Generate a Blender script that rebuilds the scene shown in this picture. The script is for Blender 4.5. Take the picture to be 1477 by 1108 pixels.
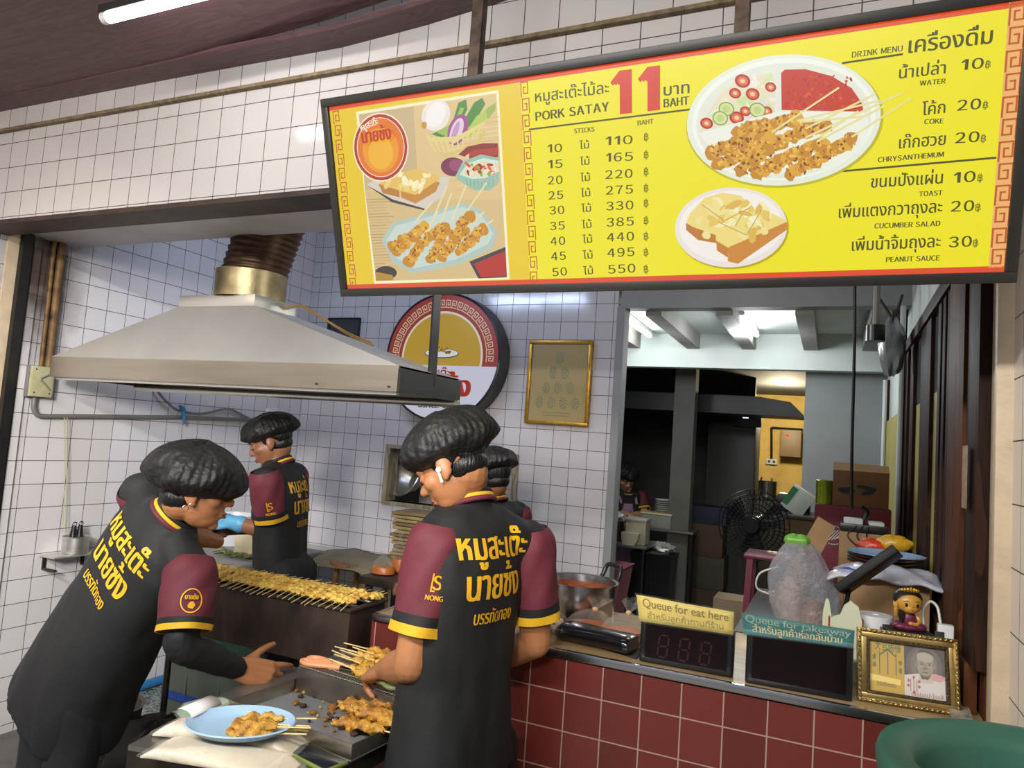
import bpy, bmesh, math, random
import numpy as np
from mathutils import Vector, Matrix, Euler, geometry
from mathutils.bvhtree import BVHTree
for _o in list(bpy.data.objects):
    bpy.data.objects.remove(_o)
SC = bpy.context.scene
COL = SC.collection
PI = math.pi
rnd = random.Random(7)

# ------------------------------------------------------------------ camera
H = 1.6
FPX, CX, CY = 1039.0, 738.5, 554.0
RX = Vector((0.9121, -0.0327, 0.4087)); RY = Vector((0.4038, -0.1015, -0.9092)); RZ = Vector((0.0712, 0.9943, -0.0794))
RX.normalize(); RY = (RY - RX * RX.dot(RY)).normalized(); RZ = RX.cross(RY)
RM = Matrix((RX, RY, RZ))
cam = bpy.data.cameras.new('camera')
cam.sensor_fit = 'HORIZONTAL'; cam.sensor_width = 36.0; cam.lens = FPX * 36.0 / 1477.0
cam.clip_start = 0.05; cam.clip_end = 100
camo = bpy.data.objects.new('camera', cam); COL.objects.link(camo)
camo.matrix_world = Matrix.Translation((0, 0, H)) @ RM.to_4x4()
SC.camera = camo

# ------------------------------------------------------------------ exposure, world, big lights
SC.view_settings.view_transform = 'Standard'; SC.view_settings.look = 'None'
SC.view_settings.exposure = 0.0; SC.view_settings.gamma = 1.0; SC.view_settings.use_curve_mapping = False
W = bpy.data.worlds.new('evening_street'); SC.world = W; W.use_nodes = True
W.node_tree.nodes['Background'].inputs[0].default_value = (0.86, 0.90, 1.0, 1)
W.node_tree.nodes['Background'].inputs[1].default_value = 0.30

# The walls, counter and fittings are scaled about the camera by CAM_SCALE (FZ: floor level before scaling).
CAM_SCALE = 0.77
FZ = 1.6 - 1.6 / CAM_SCALE
SCALE_ABOUT_CAM = Matrix.Diagonal((CAM_SCALE, CAM_SCALE, CAM_SCALE, 1.0)) @ Matrix.Translation((0, 0, -FZ))
def lamp(name, kind, loc, energy, color, size=0.1, size_y=None, target=None, **kw):
    loc = SCALE_ABOUT_CAM @ Vector(loc); target = SCALE_ABOUT_CAM @ Vector(target) if target is not None else None
    energy *= CAM_SCALE * CAM_SCALE; size *= CAM_SCALE; size_y = size_y * CAM_SCALE if size_y else None
    l = bpy.data.lights.new(name, kind); l.energy = energy; l.color = color
    if kind == 'AREA':
        l.shape = 'RECTANGLE'; l.size = size; l.size_y = size_y or size
    elif kind in ('POINT', 'SPOT'):
        l.shadow_soft_size = size
    if kind == 'SPOT':
        l.spot_size = math.radians(kw['cone']); l.spot_blend = 0.7
    o = bpy.data.objects.new(name, l); COL.objects.link(o); o.location = loc
    if target is not None:
        o.rotation_euler = (Vector(target) - Vector(loc)).to_track_quat('-Z', 'Y').to_euler()
    return o

COOL = (0.90, 0.95, 1.0); WARM = (1.0, 0.82, 0.62)
lamp('canopy_tube_light', 'AREA', (-2.0, -0.9, 3.15), 170, (1.0, 0.985, 0.96), 2.4, 0.1, (-2.1, 0.2, 0.7))
lamp('canopy_warm_lamp', 'AREA', (-4.1, 0.5, 3.1), 14, (1.0, 0.84, 0.68), 0.6, 0.6, (-4.1, 1.9, 0.6))
lamp('pendant_spot_left', 'SPOT', (-0.9, -1.2, 2.45), 980, (1.0, 0.95, 0.90), 0.30, None, (-4.7, 3.6, 1.05), cone=36)
lamp('pendant_spot_right', 'SPOT', (-0.2, -1.2, 2.45), 520, (1.0, 0.92, 0.83), 0.30, None, (-2.1, 5.6, 1.0), cone=30)
lamp('canopy_right_lamp', 'AREA', (-0.2, -0.6, 3.15), 75, (1.0, 0.95, 0.88), 1.2, 0.1, (-0.2, 0.5, 0.6))
lamp('booth_tube_light', 'AREA', (-3.2, 3.55, 3.25), 19, (0.56, 0.68, 1.0), 1.2, 0.1, (-3.3, 5.4, 1.9))
lamp('booth_front_fill', 'AREA', (-1.1, 3.05, 2.62), 10, (1.0, 0.95, 0.90), 0.9, 0.1, (-2.7, 5.6, 0.9))  # added fill light, hidden behind the menu sign, brightens the booth walls

# ------------------------------------------------------------------ pixel -> point on a real plane (1477x1108 frame)
def ray(px, py):
    d = RM @ Vector((px - CX, -(py - CY), -FPX)); return d.normalized()
EYE = Vector((0, 0, H))
def aY(px, py, Y): d = ray(px, py); return EYE + d * (Y / d.y)
def aX(px, py, X): d = ray(px, py); return EYE + d * (X / d.x)
def aZ(px, py, Z): d = ray(px, py); return EYE + d * ((Z - H) / d.z)
def aD(px, py, D):                      # at an axis depth
    d = ray(px, py); f = RM @ Vector((0, 0, -1)); return EYE + d * (D / d.dot(f))

# ------------------------------------------------------------------ materials
def lin(c):
    if isinstance(c, str):
        c = [int(c[i:i + 2], 16) / 255 for i in (0, 2, 4)]
    return tuple(x / 12.92 if x <= 0.04045 else ((x + 0.055) / 1.055) ** 2.4 for x in c[:3]) + (1.0,)
MATS = {}
def new_mat(name):
    m = bpy.data.materials.new(name); m.use_nodes = True
    return m, m.node_tree, m.node_tree.nodes['Principled BSDF']
def N(nt, t, **kw):
    n = nt.nodes.new(t)
    for k, v in kw.items():
        if k.startswith('i_'):
            n.inputs[k[2:].replace('_', ' ')].default_value = v
        else:
            setattr(n, k, v)
    return n
def mat(name, col, rough=0.5, metal=0.0, var=0.0, vs=8.0, bump=0.0, bs=60.0, spec=0.5, alpha=1.0, trans=0.0, emit=0.0, dirt=None, coat=0.0, stretch=None, sss=0.0):
    """principled material with object-space noise in colour and bump"""
    if name in MATS:
        return MATS[name]
    m, nt, b = new_mat(name)
    c = lin(col)
    b.inputs['Base Color'].default_value = c
    b.inputs['Roughness'].default_value = rough; b.inputs['Metallic'].default_value = metal
    b.inputs['Specular IOR Level'].default_value = spec
    b.inputs['Alpha'].default_value = alpha; b.inputs['Transmission Weight'].default_value = trans
    b.inputs['Coat Weight'].default_value = coat
    if sss:
        b.inputs['Subsurface Weight'].default_value = sss; b.inputs['Subsurface Radius'].default_value = (0.02, 0.008, 0.005)
    if emit:
        b.inputs['Emission Color'].default_value = c; b.inputs['Emission Strength'].default_value = emit
    if var or bump or dirt:
        tc = N(nt, 'ShaderNodeTexCoord'); mp = N(nt, 'ShaderNodeMapping')
        nt.links.new(tc.outputs['Object'], mp.inputs[0])
        if stretch: mp.inputs['Scale'].default_value = stretch
    if var or dirt:
        n = N(nt, 'ShaderNodeTexNoise', i_Scale=vs, i_Detail=5.0); nt.links.new(mp.outputs[0], n.inputs['Vector'])
        r = N(nt, 'ShaderNodeValToRGB'); nt.links.new(n.outputs['Fac'], r.inputs[0])
        d = lin(dirt) if dirt else tuple(x * (1 - var) for x in c[:3]) + (1,)
        r.color_ramp.elements[0].position = 0.3; r.color_ramp.elements[1].position = 0.62
        r.color_ramp.elements[0].color = d; r.color_ramp.elements[1].color = c if dirt else tuple(min(1, x * (1 + var * 0.6)) for x in c[:3]) + (1,)
        nt.links.new(r.outputs[0], b.inputs['Base Color'])
    if bump:
        n2 = N(nt, 'ShaderNodeTexNoise', i_Scale=bs, i_Detail=4.0); nt.links.new(mp.outputs[0], n2.inputs['Vector'])
        bp = N(nt, 'ShaderNodeBump', i_Strength=bump, i_Distance=0.01); nt.links.new(n2.outputs['Fac'], bp.inputs['Height'])
        nt.links.new(bp.outputs[0], b.inputs['Normal'])
    MATS[name] = m
    return m
def emat(name, col, s):
    if name in MATS: return MATS[name]
    m, nt, b = new_mat(name)
    b.inputs['Base Color'].default_value = (0, 0, 0, 1); b.inputs['Emission Color'].default_value = lin(col); b.inputs['Emission Strength'].default_value = s
    b.inputs['Roughness'].default_value = 0.4
    MATS[name] = m; return m
def print_mat(name, emit, rough=0.35):
    """printed sheet: colours come from the mesh's 'Col' attribute; emit > 0 for a backlit one"""
    m, nt, b = new_mat(name)
    a = N(nt, 'ShaderNodeVertexColor', layer_name='Col')
    b.inputs['Roughness'].default_value = rough
    if emit:
        b.inputs['Base Color'].default_value = (0.02, 0.02, 0.02, 1)
        nt.links.new(a.outputs[0], b.inputs['Emission Color']); b.inputs['Emission Strength'].default_value = emit
    else:
        nt.links.new(a.outputs[0], b.inputs['Base Color'])
    MATS[name] = m; return m
def tile_mat(name, ax, w, h, o, oz, c1, c2, grout, rough=0.12, mortar=0.0022, stain=None, stain_col='6a4a2a'):
    """square glazed tiles laid on a wall; ax = world axis along the rows"""
    m, nt, b = new_mat(name)
    g = N(nt, 'ShaderNodeTexCoord'); sx = N(nt, 'ShaderNodeSeparateXYZ'); nt.links.new(g.outputs['Object'], sx.inputs[0])
    cb = N(nt, 'ShaderNodeCombineXYZ')
    a1 = N(nt, 'ShaderNodeMath', operation='SUBTRACT'); a1.inputs[1].default_value = o - 100 * w
    a2 = N(nt, 'ShaderNodeMath', operation='SUBTRACT'); a2.inputs[1].default_value = oz - 100 * h
    nt.links.new(sx.outputs[{'x': 0, 'y': 1}[ax]], a1.inputs[0]); nt.links.new(sx.outputs[2], a2.inputs[0])
    nt.links.new(a1.outputs[0], cb.inputs[0]); nt.links.new(a2.outputs[0], cb.inputs[1])
    br = N(nt, 'ShaderNodeTexBrick', offset=0.0, squash=1.0)
    for k, v in (('Scale', 1.0), ('Mortar Size', mortar), ('Mortar Smooth', 0.1), ('Bias', 0.0), ('Brick Width', w), ('Row Height', h)):
        br.inputs[k].default_value = v
    br.inputs['Color1'].default_value = lin(c1); br.inputs['Color2'].default_value = lin(c2); br.inputs['Mortar'].default_value = lin(grout)
    nt.links.new(cb.outputs[0], br.inputs['Vector'])
    out = br.outputs['Color']
    if stain:                              # soot and rust round one spot of the wall: (x, y, z, radius)
        d = N(nt, 'ShaderNodeVectorMath', operation='DISTANCE'); d.inputs[1].default_value = stain[:3]
        mp = N(nt, 'ShaderNodeMapping'); mp.inputs['Scale'].default_value = (1, 1, 0.45); mp.inputs['Location'].default_value = (0, 0, stain[2] * 0.55)
        nt.links.new(g.outputs['Object'], mp.inputs[0]); nt.links.new(mp.outputs[0], d.inputs[0])
        nz = N(nt, 'ShaderNodeTexNoise', i_Scale=9.0, i_Detail=6.0); nt.links.new(g.outputs['Object'], nz.inputs['Vector'])
        ad = N(nt, 'ShaderNodeMath', operation='MULTIPLY_ADD'); ad.inputs[1].default_value = 0.45 * stain[3]; nt.links.new(nz.outputs['Fac'], ad.inputs[0]); nt.links.new(d.outputs['Value'], ad.inputs[2])
        rp = N(nt, 'ShaderNodeMapRange'); rp.inputs['From Min'].default_value = stain[3] * 0.45; rp.inputs['From Max'].default_value = stain[3] * 1.05
        rp.inputs['To Min'].default_value = 0.93; rp.inputs['To Max'].default_value = 0.0
        nt.links.new(ad.outputs[0], rp.inputs['Value'])
        mx = N(nt, 'ShaderNodeMix', data_type='RGBA'); nt.links.new(rp.outputs[0], mx.inputs['Factor']); nt.links.new(out, mx.inputs['A']); mx.inputs['B'].default_value = lin(stain_col)
        out = mx.outputs['Result']
    nt.links.new(out, b.inputs['Base Color'])
    rr = N(nt, 'ShaderNodeMapRange'); rr.inputs['To Min'].default_value = rough; rr.inputs['To Max'].default_value = 0.9
    nt.links.new(br.outputs['Fac'], rr.inputs['Value']); nt.links.new(rr.outputs[0], b.inputs['Roughness'])
    bp = N(nt, 'ShaderNodeBump', invert=True, i_Strength=0.35, i_Distance=0.003); nt.links.new(br.outputs['Fac'], bp.inputs['Height'])
    nw = N(nt, 'ShaderNodeTexNoise', i_Scale=5.0); nt.links.new(g.outputs['Object'], nw.inputs['Vector'])
    b2 = N(nt, 'ShaderNodeBump', i_Strength=0.05, i_Distance=0.02); nt.links.new(nw.outputs['Fac'], b2.inputs['Height']); nt.links.new(bp.outputs[0], b2.inputs['Normal'])
    nt.links.new(b2.outputs[0], b.inputs['Normal'])
    MATS[name] = m; return m
def wood_mat(name, c1, c2, scale=(1, 1, 1), rough=0.45, ws=3.0, bump=0.3, spec=0.5):
    """grain runs along object x before scaling"""
    if name in MATS: return MATS[name]
    m, nt, b = new_mat(name)
    g = N(nt, 'ShaderNodeTexCoord'); mp = N(nt, 'ShaderNodeMapping'); mp.inputs['Scale'].default_value = scale
    nt.links.new(g.outputs['Object'], mp.inputs[0])
    nz = N(nt, 'ShaderNodeTexNoise', i_Scale=1.3, i_Detail=2.0); nt.links.new(mp.outputs[0], nz.inputs['Vector'])
    mu = N(nt, 'ShaderNodeMath', operation='MULTIPLY'); mu.inputs[1].default_value = ws * 2.2; nt.links.new(nz.outputs['Fac'], mu.inputs[0])
    sn = N(nt, 'ShaderNodeMath', operation='FRACT'); nt.links.new(mu.outputs[0], sn.inputs[0])
    n2 = N(nt, 'ShaderNodeTexNoise', i_Scale=14.0, i_Detail=4.0); nt.links.new(mp.outputs[0], n2.inputs['Vector'])
    mix = N(nt, 'ShaderNodeMath', operation='MULTIPLY_ADD'); mix.inputs[1].default_value = 0.6; nt.links.new(sn.outputs[0], mix.inputs[0]); 
    m3 = N(nt, 'ShaderNodeMath', operation='MULTIPLY'); m3.inputs[1].default_value = 0.5; nt.links.new(n2.outputs['Fac'], m3.inputs[0]); nt.links.new(m3.outputs[0], mix.inputs[2])
    r = N(nt, 'ShaderNodeValToRGB'); r.color_ramp.elements[0].position = 0.2; r.color_ramp.elements[1].position = 0.75
    r.color_ramp.elements[0].color = lin(c1); r.color_ramp.elements[1].color = lin(c2)
    nt.links.new(mix.outputs[0], r.inputs[0]); nt.links.new(r.outputs[0], b.inputs['Base Color'])
    b.inputs['Roughness'].default_value = rough; b.inputs['Specular IOR Level'].default_value = spec
    bp = N(nt, 'ShaderNodeBump', i_Strength=bump, i_Distance=0.004); nt.links.new(mix.outputs[0], bp.inputs['Height']); nt.links.new(bp.outputs[0], b.inputs['Normal'])
    MATS[name] = m; return m
def clear_mat(name, col='ffffff', alpha=0.25, rough=0.15, bump=0.0, edge=0.32):
    """thin clear plastic or glass: transparent mixed with a glossy sheen"""
    if name in MATS: return MATS[name]
    m, nt, b = new_mat(name)
    nt.nodes.remove(b); out = nt.nodes['Material Output']
    t = N(nt, 'ShaderNodeBsdfTransparent'); t.inputs[0].default_value = lin(col)
    p = N(nt, 'ShaderNodeBsdfPrincipled'); p.inputs['Base Color'].default_value = lin(col); p.inputs['Roughness'].default_value = rough; p.inputs['Specular IOR Level'].default_value = 0.8
    mx = N(nt, 'ShaderNodeMixShader')
    lw = N(nt, 'ShaderNodeLayerWeight', i_Blend=0.35)
    mr = N(nt, 'ShaderNodeMapRange'); mr.inputs['To Min'].default_value = alpha; mr.inputs['To Max'].default_value = min(1, alpha + edge)
    nt.links.new(lw.outputs['Facing'], mr.inputs['Value']); nt.links.new(mr.outputs[0], mx.inputs[0])
    nt.links.new(t.outputs[0], mx.inputs[1]); nt.links.new(p.outputs[0], mx.inputs[2]); nt.links.new(mx.outputs[0], out.inputs[0])
    if bump:
        tc = N(nt, 'ShaderNodeTexCoord'); n2 = N(nt, 'ShaderNodeTexNoise', i_Scale=38.0, i_Detail=3.0); nt.links.new(tc.outputs['Object'], n2.inputs['Vector'])
        bp = N(nt, 'ShaderNodeBump', i_Strength=bump, i_Distance=0.02); nt.links.new(n2.outputs['Fac'], bp.inputs['Height']); nt.links.new(bp.outputs[0], p.inputs['Normal']); nt.links.new(bp.outputs[0], lw.inputs['Normal'])
    MATS[name] = m; return m

# ------------------------------------------------------------------ mesh building
def basis(d, up=Vector((0, 0, 1))):
    d = Vector(d).normalized()
    x = up.cross(d)
    if x.length < 1e-4: x = Vector((1, 0, 0)).cross(d)
    if x.length < 1e-4: x = Vector((0, 1, 0)).cross(d)
    x.normalize(); return x, d.cross(x), d
class MB:
    def __init__(s): s.v = []; s.f = []; s.m = []; s.c = []
    def add(s, vs, fs, M=None, mi=0, col=None):
        o = len(s.v)
        s.v += [tuple(M @ Vector(p)) for p in vs] if M is not None else [tuple(p) for p in vs]
        for f in fs:
            s.f.append(tuple(i + o for i in f)); s.m.append(mi); s.c.append(col)
        return s
    def box(s, lo, hi, M=None, mi=0, bev=0.0, seg=2, col=None):
        x0, y0, z0 = lo; x1, y1, z1 = hi
        vs = [(x0, y0, z0), (x1, y0, z0), (x1, y1, z0), (x0, y1, z0), (x0, y0, z1), (x1, y0, z1), (x1, y1, z1), (x0, y1, z1)]
        fs = [(3, 2, 1, 0), (4, 5, 6, 7), (0, 1, 5, 4), (1, 2, 6, 5), (2, 3, 7, 6), (3, 0, 4, 7)]
        if bev:
            bm = bmesh.new(); bv = [bm.verts.new(p) for p in vs]
            for f in fs: bm.faces.new([bv[i] for i in f])
            bmesh.ops.bevel(bm, geom=bm.edges[:], offset=bev, segments=seg, profile=0.6, affect='EDGES')
            bm.verts.index_update()
            vs = [v.co.copy() for v in bm.verts]; fs = [[v.index for v in f.verts] for f in bm.faces]; bm.free()
        return s.add(vs, fs, M, mi, col)
    def tube(s, pts, r, n=8, caps=True, mi=0, M=None, flat=1.0, up=Vector((0, 0, 1)), col=None):
        pts = [Vector(p) for p in pts]; k = len(pts)
        rs = r if isinstance(r, (list, tuple)) else [r] * k
        vs = []; px = None
        for i, p in enumerate(pts):
            d = (pts[min(i + 1, k - 1)] - pts[max(i - 1, 0)])
            if d.length < 1e-9: d = Vector((0, 0, 1))
            d.normalize()
            if px is None: x, y, _ = basis(d, up)
            else:
                x = px - d * px.dot(d)
                if x.length < 1e-5: x = basis(d, up)[0]
                x.normalize(); y = d.cross(x)
            px = x
            for j in range(n):
                a = 2 * PI * j / n
                vs.append(p + (x * math.cos(a) + y * math.sin(a) * flat) * rs[i])
        fs = [(i * n + j, i * n + (j + 1) % n, (i + 1) * n + (j + 1) % n, (i + 1) * n + j) for i in range(k - 1) for j in range(n)]
        if caps: fs += [tuple(range(n - 1, -1, -1)), tuple((k - 1) * n + j for j in range(n))]
        return s.add(vs, fs, M, mi, col)
    def lathe(s, prof, n=24, M=None, mi=0, sx=1.0, sy=1.0, a0=0.0, a1=2 * PI, col=None):
        full = abs(a1 - a0 - 2 * PI) < 1e-6; cnt = n if full else n + 1
        vs = [(r * math.cos(a0 + (a1 - a0) * j / n) * sx, r * math.sin(a0 + (a1 - a0) * j / n) * sy, z) for r, z in prof for j in range(cnt)]
        fs = []
        for i in range(len(prof) - 1):
            for j in range(n if full else n):
                a, b2 = i * cnt + j, i * cnt + (j + 1) % cnt
                fs.append((a, b2, b2 + cnt, a + cnt))
        if prof[0][0] > 1e-6 and full and getattr(s, 'capl', False): pass
        return s.add(vs, fs, M, mi, col)
    def ell(s, c, r, M=None, nu=16, nv=10, mi=0, R=None, col=None, fn=None):
        r = (r, r, r) if isinstance(r, (int, float)) else r
        c = Vector(c); vs = []
        def pt(u, w):
            p = Vector((math.sin(w) * math.cos(u), math.sin(w) * math.sin(u), math.cos(w)))
            k = fn(u, w) if fn else 1.0
            p = Vector((p.x * r[0] * k, p.y * r[1] * k, p.z * r[2] * k))
            return (R @ p if R is not None else p) + c
        vs.append(pt(0, 0))
        for i in range(1, nv):
            for j in range(nu): vs.append(pt(2 * PI * j / nu, PI * i / nv))
        vs.append(pt(0, PI)); L = len(vs) - 1
        fs = [(0, 1 + j, 1 + (j + 1) % nu) for j in range(nu)]
        for i in range(nv - 2):
            for j in range(nu):
                a = 1 + i * nu + j; b2 = 1 + i * nu + (j + 1) % nu
                fs.append((a, a + nu, b2 + nu, b2))
        o = 1 + (nv - 2) * nu
        fs += [(o + j, L, o + (j + 1) % nu) for j in range(nu)]
        return s.add(vs, fs, M, mi, col)
    def loft(s, rings, caps=True, mi=0, M=None, closed=True, col=None):
        n = len(rings[0]); vs = [p for r in rings for p in r]
        fs = [(i * n + j, i * n + (j + 1) % n, (i + 1) * n + (j + 1) % n, (i + 1) * n + j) for i in range(len(rings) - 1) for j in range(n if closed else n - 1)]
        if caps: fs += [tuple(range(n - 1, -1, -1)), tuple((len(rings) - 1) * n + j for j in range(n))]
        return s.add(vs, fs, M, mi, col)
    def prism(s, poly, z0, z1, M=None, mi=0, col=None):
        n = len(poly)
        vs = [(x, y, z0) for x, y in poly] + [(x, y, z1) for x, y in poly]
        fs = [tuple(range(n - 1, -1, -1)), tuple(range(n, 2 * n))] + [(j, (j + 1) % n, n + (j + 1) % n, n + j) for j in range(n)]
        return s.add(vs, fs, M, mi, col)
    def poly(s, poly, z=0.0, M=None, mi=0, col=None):
        return s.add([(x, y, z) for x, y in poly], [tuple(range(len(poly)))], M, mi, col)
    def shift(s, L):
        L = Vector(L); s.v = [tuple(Vector(p) - L) for p in s.v]; return s
    def mesh(s, name, mats, ang=40):
        me = bpy.data.meshes.new(name); me.from_pydata(s.v, [], s.f)
        for m in (mats if isinstance(mats, (list, tuple)) else [mats]): me.materials.append(m)
        if any(s.m): me.polygons.foreach_set('material_index', s.m)
        if any(c is not None for c in s.c):
            at = me.color_attributes.new('Col', 'FLOAT_COLOR', 'CORNER'); cols = []
            for p, c in zip(me.polygons, s.c): cols += list(c or (1, 1, 1, 1)) * p.loop_total
            at.data.foreach_set('color', cols)
        if ang:
            me.polygons.foreach_set('use_smooth', [True] * len(me.polygons)); me.set_sharp_from_angle(angle=math.radians(ang))
        me.update(); return me
    def build(s, name, mats, parent=None, ang=40, label=None):
        o = bpy.data.objects.new(name, s.mesh(name, mats, ang)); COL.objects.link(o)
        if parent is not None: o.parent = parent
        if label: o['label'] = label
        return o
def tag(o, label, cat, group=None, kind=None):
    o['label'] = label; o['category'] = cat
    if group: o['group'] = group
    if kind: o['kind'] = kind
    return o
def thing(name, label, cat, loc=(0, 0, 0), rotz=0.0, group=None, rot=None):
    o = bpy.data.objects.new(name, None); o.empty_display_size = 0.05; COL.objects.link(o); o.location = loc
    o.rotation_euler = rot if rot is not None else (0, 0, rotz)
    return tag(o, label, cat, group)
def solo(name, mb, m, label, cat, loc=(0, 0, 0), rotz=0.0, group=None, ang=40, rot=None):
    o = mb.build(name, m, None, ang); o.location = loc; o.rotation_euler = rot if rot is not None else (0, 0, rotz)
    return tag(o, label, cat, group)
def dup(src, loc=None, rot=None, label=None, group=None):
    c = src.copy(); COL.objects.link(c)
    if loc is not None: c.location = loc
    if rot is not None: c.rotation_euler = rot
    if label: c['label'] = label
    if group: c['group'] = group
    for ch in list(src.children):
        k = ch.copy(); COL.objects.link(k); k.parent = c
        for g in list(ch.children):
            q = g.copy(); COL.objects.link(q); q.parent = k
    return c
def struct(name, mb, m, ang=30):
    o = mb.build(name, m, None, ang); o['kind'] = 'structure'; return o
def arc(pts, n=8):
    """Catmull-Rom through the points"""
    P = [Vector(p) for p in pts]; Q = [P[0] * 2 - P[1]] + P + [P[-1] * 2 - P[-2]]; out = []
    for i in range(1, len(Q) - 2):
        a, b, c, d = Q[i - 1:i + 3]
        for k in range(n):
            t = k / n
            out.append(0.5 * ((2 * b) + (c - a) * t + (2 * a - 5 * b + 4 * c - d) * t * t + (3 * b - a - 3 * c + d) * t ** 3))
    return out + [P[-1]]

# ------------------------------------------------------------------ lettering: outline text filled by the non-zero rule
_TX = {}
def _outline(s):
    if s in _TX: return _TX[s]
    cu = bpy.data.curves.new('lettering', 'FONT'); cu.body = s; cu.size = 1.0
    ob = bpy.data.objects.new('lettering', cu); COL.objects.link(ob)
    dg = bpy.context.evaluated_depsgraph_get()
    c2 = ob.to_curve(dg); conts = []
    for sp in c2.splines:
        pts = []; bp = sp.bezier_points; n = len(bp)
        for i in range(n):
            a, b = bp[i], bp[(i + 1) % n]
            st = max(abs((a.handle_right - a.co).cross(b.co - a.co).length), abs((b.handle_left - b.co).cross(b.co - a.co).length)) < 1e-4
            q = 1 if st else 4
            for k in range(q):
                t = k / q; u = 1 - t
                p = a.co * u ** 3 + a.handle_right * 3 * u * u * t + b.handle_left * 3 * u * t * t + b.co * t ** 3
                pts.append((p.x, p.y))
        if len(pts) > 2: conts.append(pts)
    ob.to_curve_clear(); bpy.data.objects.remove(ob); bpy.data.curves.remove(cu)
    vs = []; es = []
    for c in conts:
        o = len(vs); vs += [Vector(p) for p in c]; es += [(o + i, o + (i + 1) % len(c)) for i in range(len(c))]
    ov, oe, of = geometry.delaunay_2d_cdt(vs, es, [], 0, 1e-5)[:3]
    C = np.array([(ov[a] + ov[b] + ov[c]) / 3 for a, b, c in of]); wn = np.zeros(len(C))
    for c in conts:
        A = np.array(c); B = np.roll(A, -1, 0)
        lo = A.min(0); hi = A.max(0); idx = np.where((C[:, 0] > lo[0]) & (C[:, 0] < hi[0]) & (C[:, 1] > lo[1]) & (C[:, 1] < hi[1]))[0]
        if not len(idx): continue
        q = C[idx]; up = (A[None, :, 1] <= q[:, None, 1]); up2 = (B[None, :, 1] <= q[:, None, 1])
        lf = (B[None, :, 0] - A[None, :, 0]) * (q[:, None, 1] - A[None, :, 1]) - (q[:, None, 0] - A[None, :, 0]) * (B[None, :, 1] - A[None, :, 1])
        wn[idx] += ((up & ~up2 & (lf > 0)).astype(int) - (~up & up2 & (lf < 0)).astype(int)).sum(1)
    fs = [f for f, w in zip(of, wn) if abs(w) > 0.5]
    use = sorted({i for f in fs for i in f}); mp = {i: k for k, i in enumerate(use)}
    _TX[s] = ([tuple(ov[i]) for i in use], [tuple(mp[i] for i in f) for f in fs])
    return _TX[s]
def wide(s):
    return ''.join(chr(ord(c) + 0xFEE0) if 33 <= ord(c) <= 126 else c for c in s)
def glyphs(s, gap=0.12, space=0.35):
    """line set glyph by glyph in the plain grotesque face"""
    V = []; F = []; x = 0.0
    for ch in s:
        if ch == ' ': x += space; continue
        if ch == '1':                      # plain stroke with a flag
            o = len(V); V += [(x + .20, 0), (x + .33, 0), (x + .33, .74), (x + .20, .74), (x, .56), (x + .05, .50), (x + .20, .60)]; F += [(o, o + 1, o + 2), (o, o + 2, o + 6), (o + 2, o + 3, o + 6), (o + 3, o + 4, o + 6), (o + 4, o + 5, o + 6)]; x += .33 + gap; continue
        v, f = _outline(wide(ch)); x0 = min(p[0] for p in v); x1 = max(p[0] for p in v)
        o = len(V); V += [(p[0] - x0 + x, p[1]) for p in v]; F += [tuple(i + o for i in t) for t in f]; x += x1 - x0 + gap
    return V, F
def lettering(mb, s, x0, y0, x1, y1, h, bold=0.0, z=0.0, col=None, mi=0, mode='glyph', fn=None, gap=0.12, sub=0):
    """text from baseline point (x0,y0) to (x1,y1), letter height h (for thai: height of the body letters)"""
    V, F = glyphs(s, gap) if mode == 'glyph' else _outline(s)
    V = np.array(V); lo = V[:, 0].min(); wd = V[:, 0].max() - lo
    ref = 0.74 if mode == 'glyph' else 0.53
    a = Vector((x1 - x0, y1 - y0)); L = a.length; a = a / L; b = Vector((-a.y, a.x))
    for k in ([0] if not bold else [-1, 0, 1]):
        pts = [(x0 + a.x * ((p[0] - lo) / wd * L + k * bold) + b.x * p[1] / ref * h, y0 + a.y * ((p[0] - lo) / wd * L + k * bold) + b.y * p[1] / ref * h) for p in V]
        mb.add([(fn(x, y) if fn else (x, y, z + 0.00005 * k)) for x, y in pts], F, None, mi, col)
    return mb
# ------------------------------------------------------------------ setting
XL, XR, YU, YC, YB = -4.75, 0.53, 2.53, 2.80, 5.60
T_W1, T_W2, GR = 'cbc5c1', 'c5bfbb', '4a4648'
m_facade = tile_mat('facade_tile', 'x', 0.1505, 0.1495, -3.871, 3.141, T_W1, 'c8c2be', GR)
m_facade2 = tile_mat('facade_top_tile', 'x', 0.1505, 0.30, aY(35, 184, 2.515).x, 3.09, T_W1, T_W2, GR)
m_left = tile_mat('left_wall_tile', 'y', 0.1525, 0.1525, 2.991, 1.406, 'dcd9da', 'd6d3d5', GR, stain=(XL, 2.97, 2.55, 0.42), stain_col='3a2413')
m_back = tile_mat('back_wall_tile', 'x', 0.1505, 0.151, -0.8067 * YB, 1.417, 'd2cecf', 'cbc7c9', '3f3a3c')
m_right = tile_mat('right_wall_tile', 'y', 0.1505, 0.20, 2.66, 1.515, 'ded6cc', 'd6cec5', '2e2a28')
m_maroon = tile_mat('maroon_tile', 'x', 0.1513, 0.1500, -1.0864, 0.6287, '72322c', '602822', 'a88c7c', rough=0.25, mortar=0.0026)
m_maroon_y = tile_mat('maroon_tile_side', 'y', 0.1513, 0.1500, 2.80, 0.6287, '72322c', '602822', 'a88c7c', rough=0.25, mortar=0.0026)
m_soffit = mat('sooty_soffit', '3a2a22', 0.6, var=0.5, vs=7, bump=0.2)
m_ceil = wood_mat('brown_ceiling_board', '533b3e', '684a4c', (0.8, 6.5, 6.5), 0.5, 6.0, 0.35)
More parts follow.
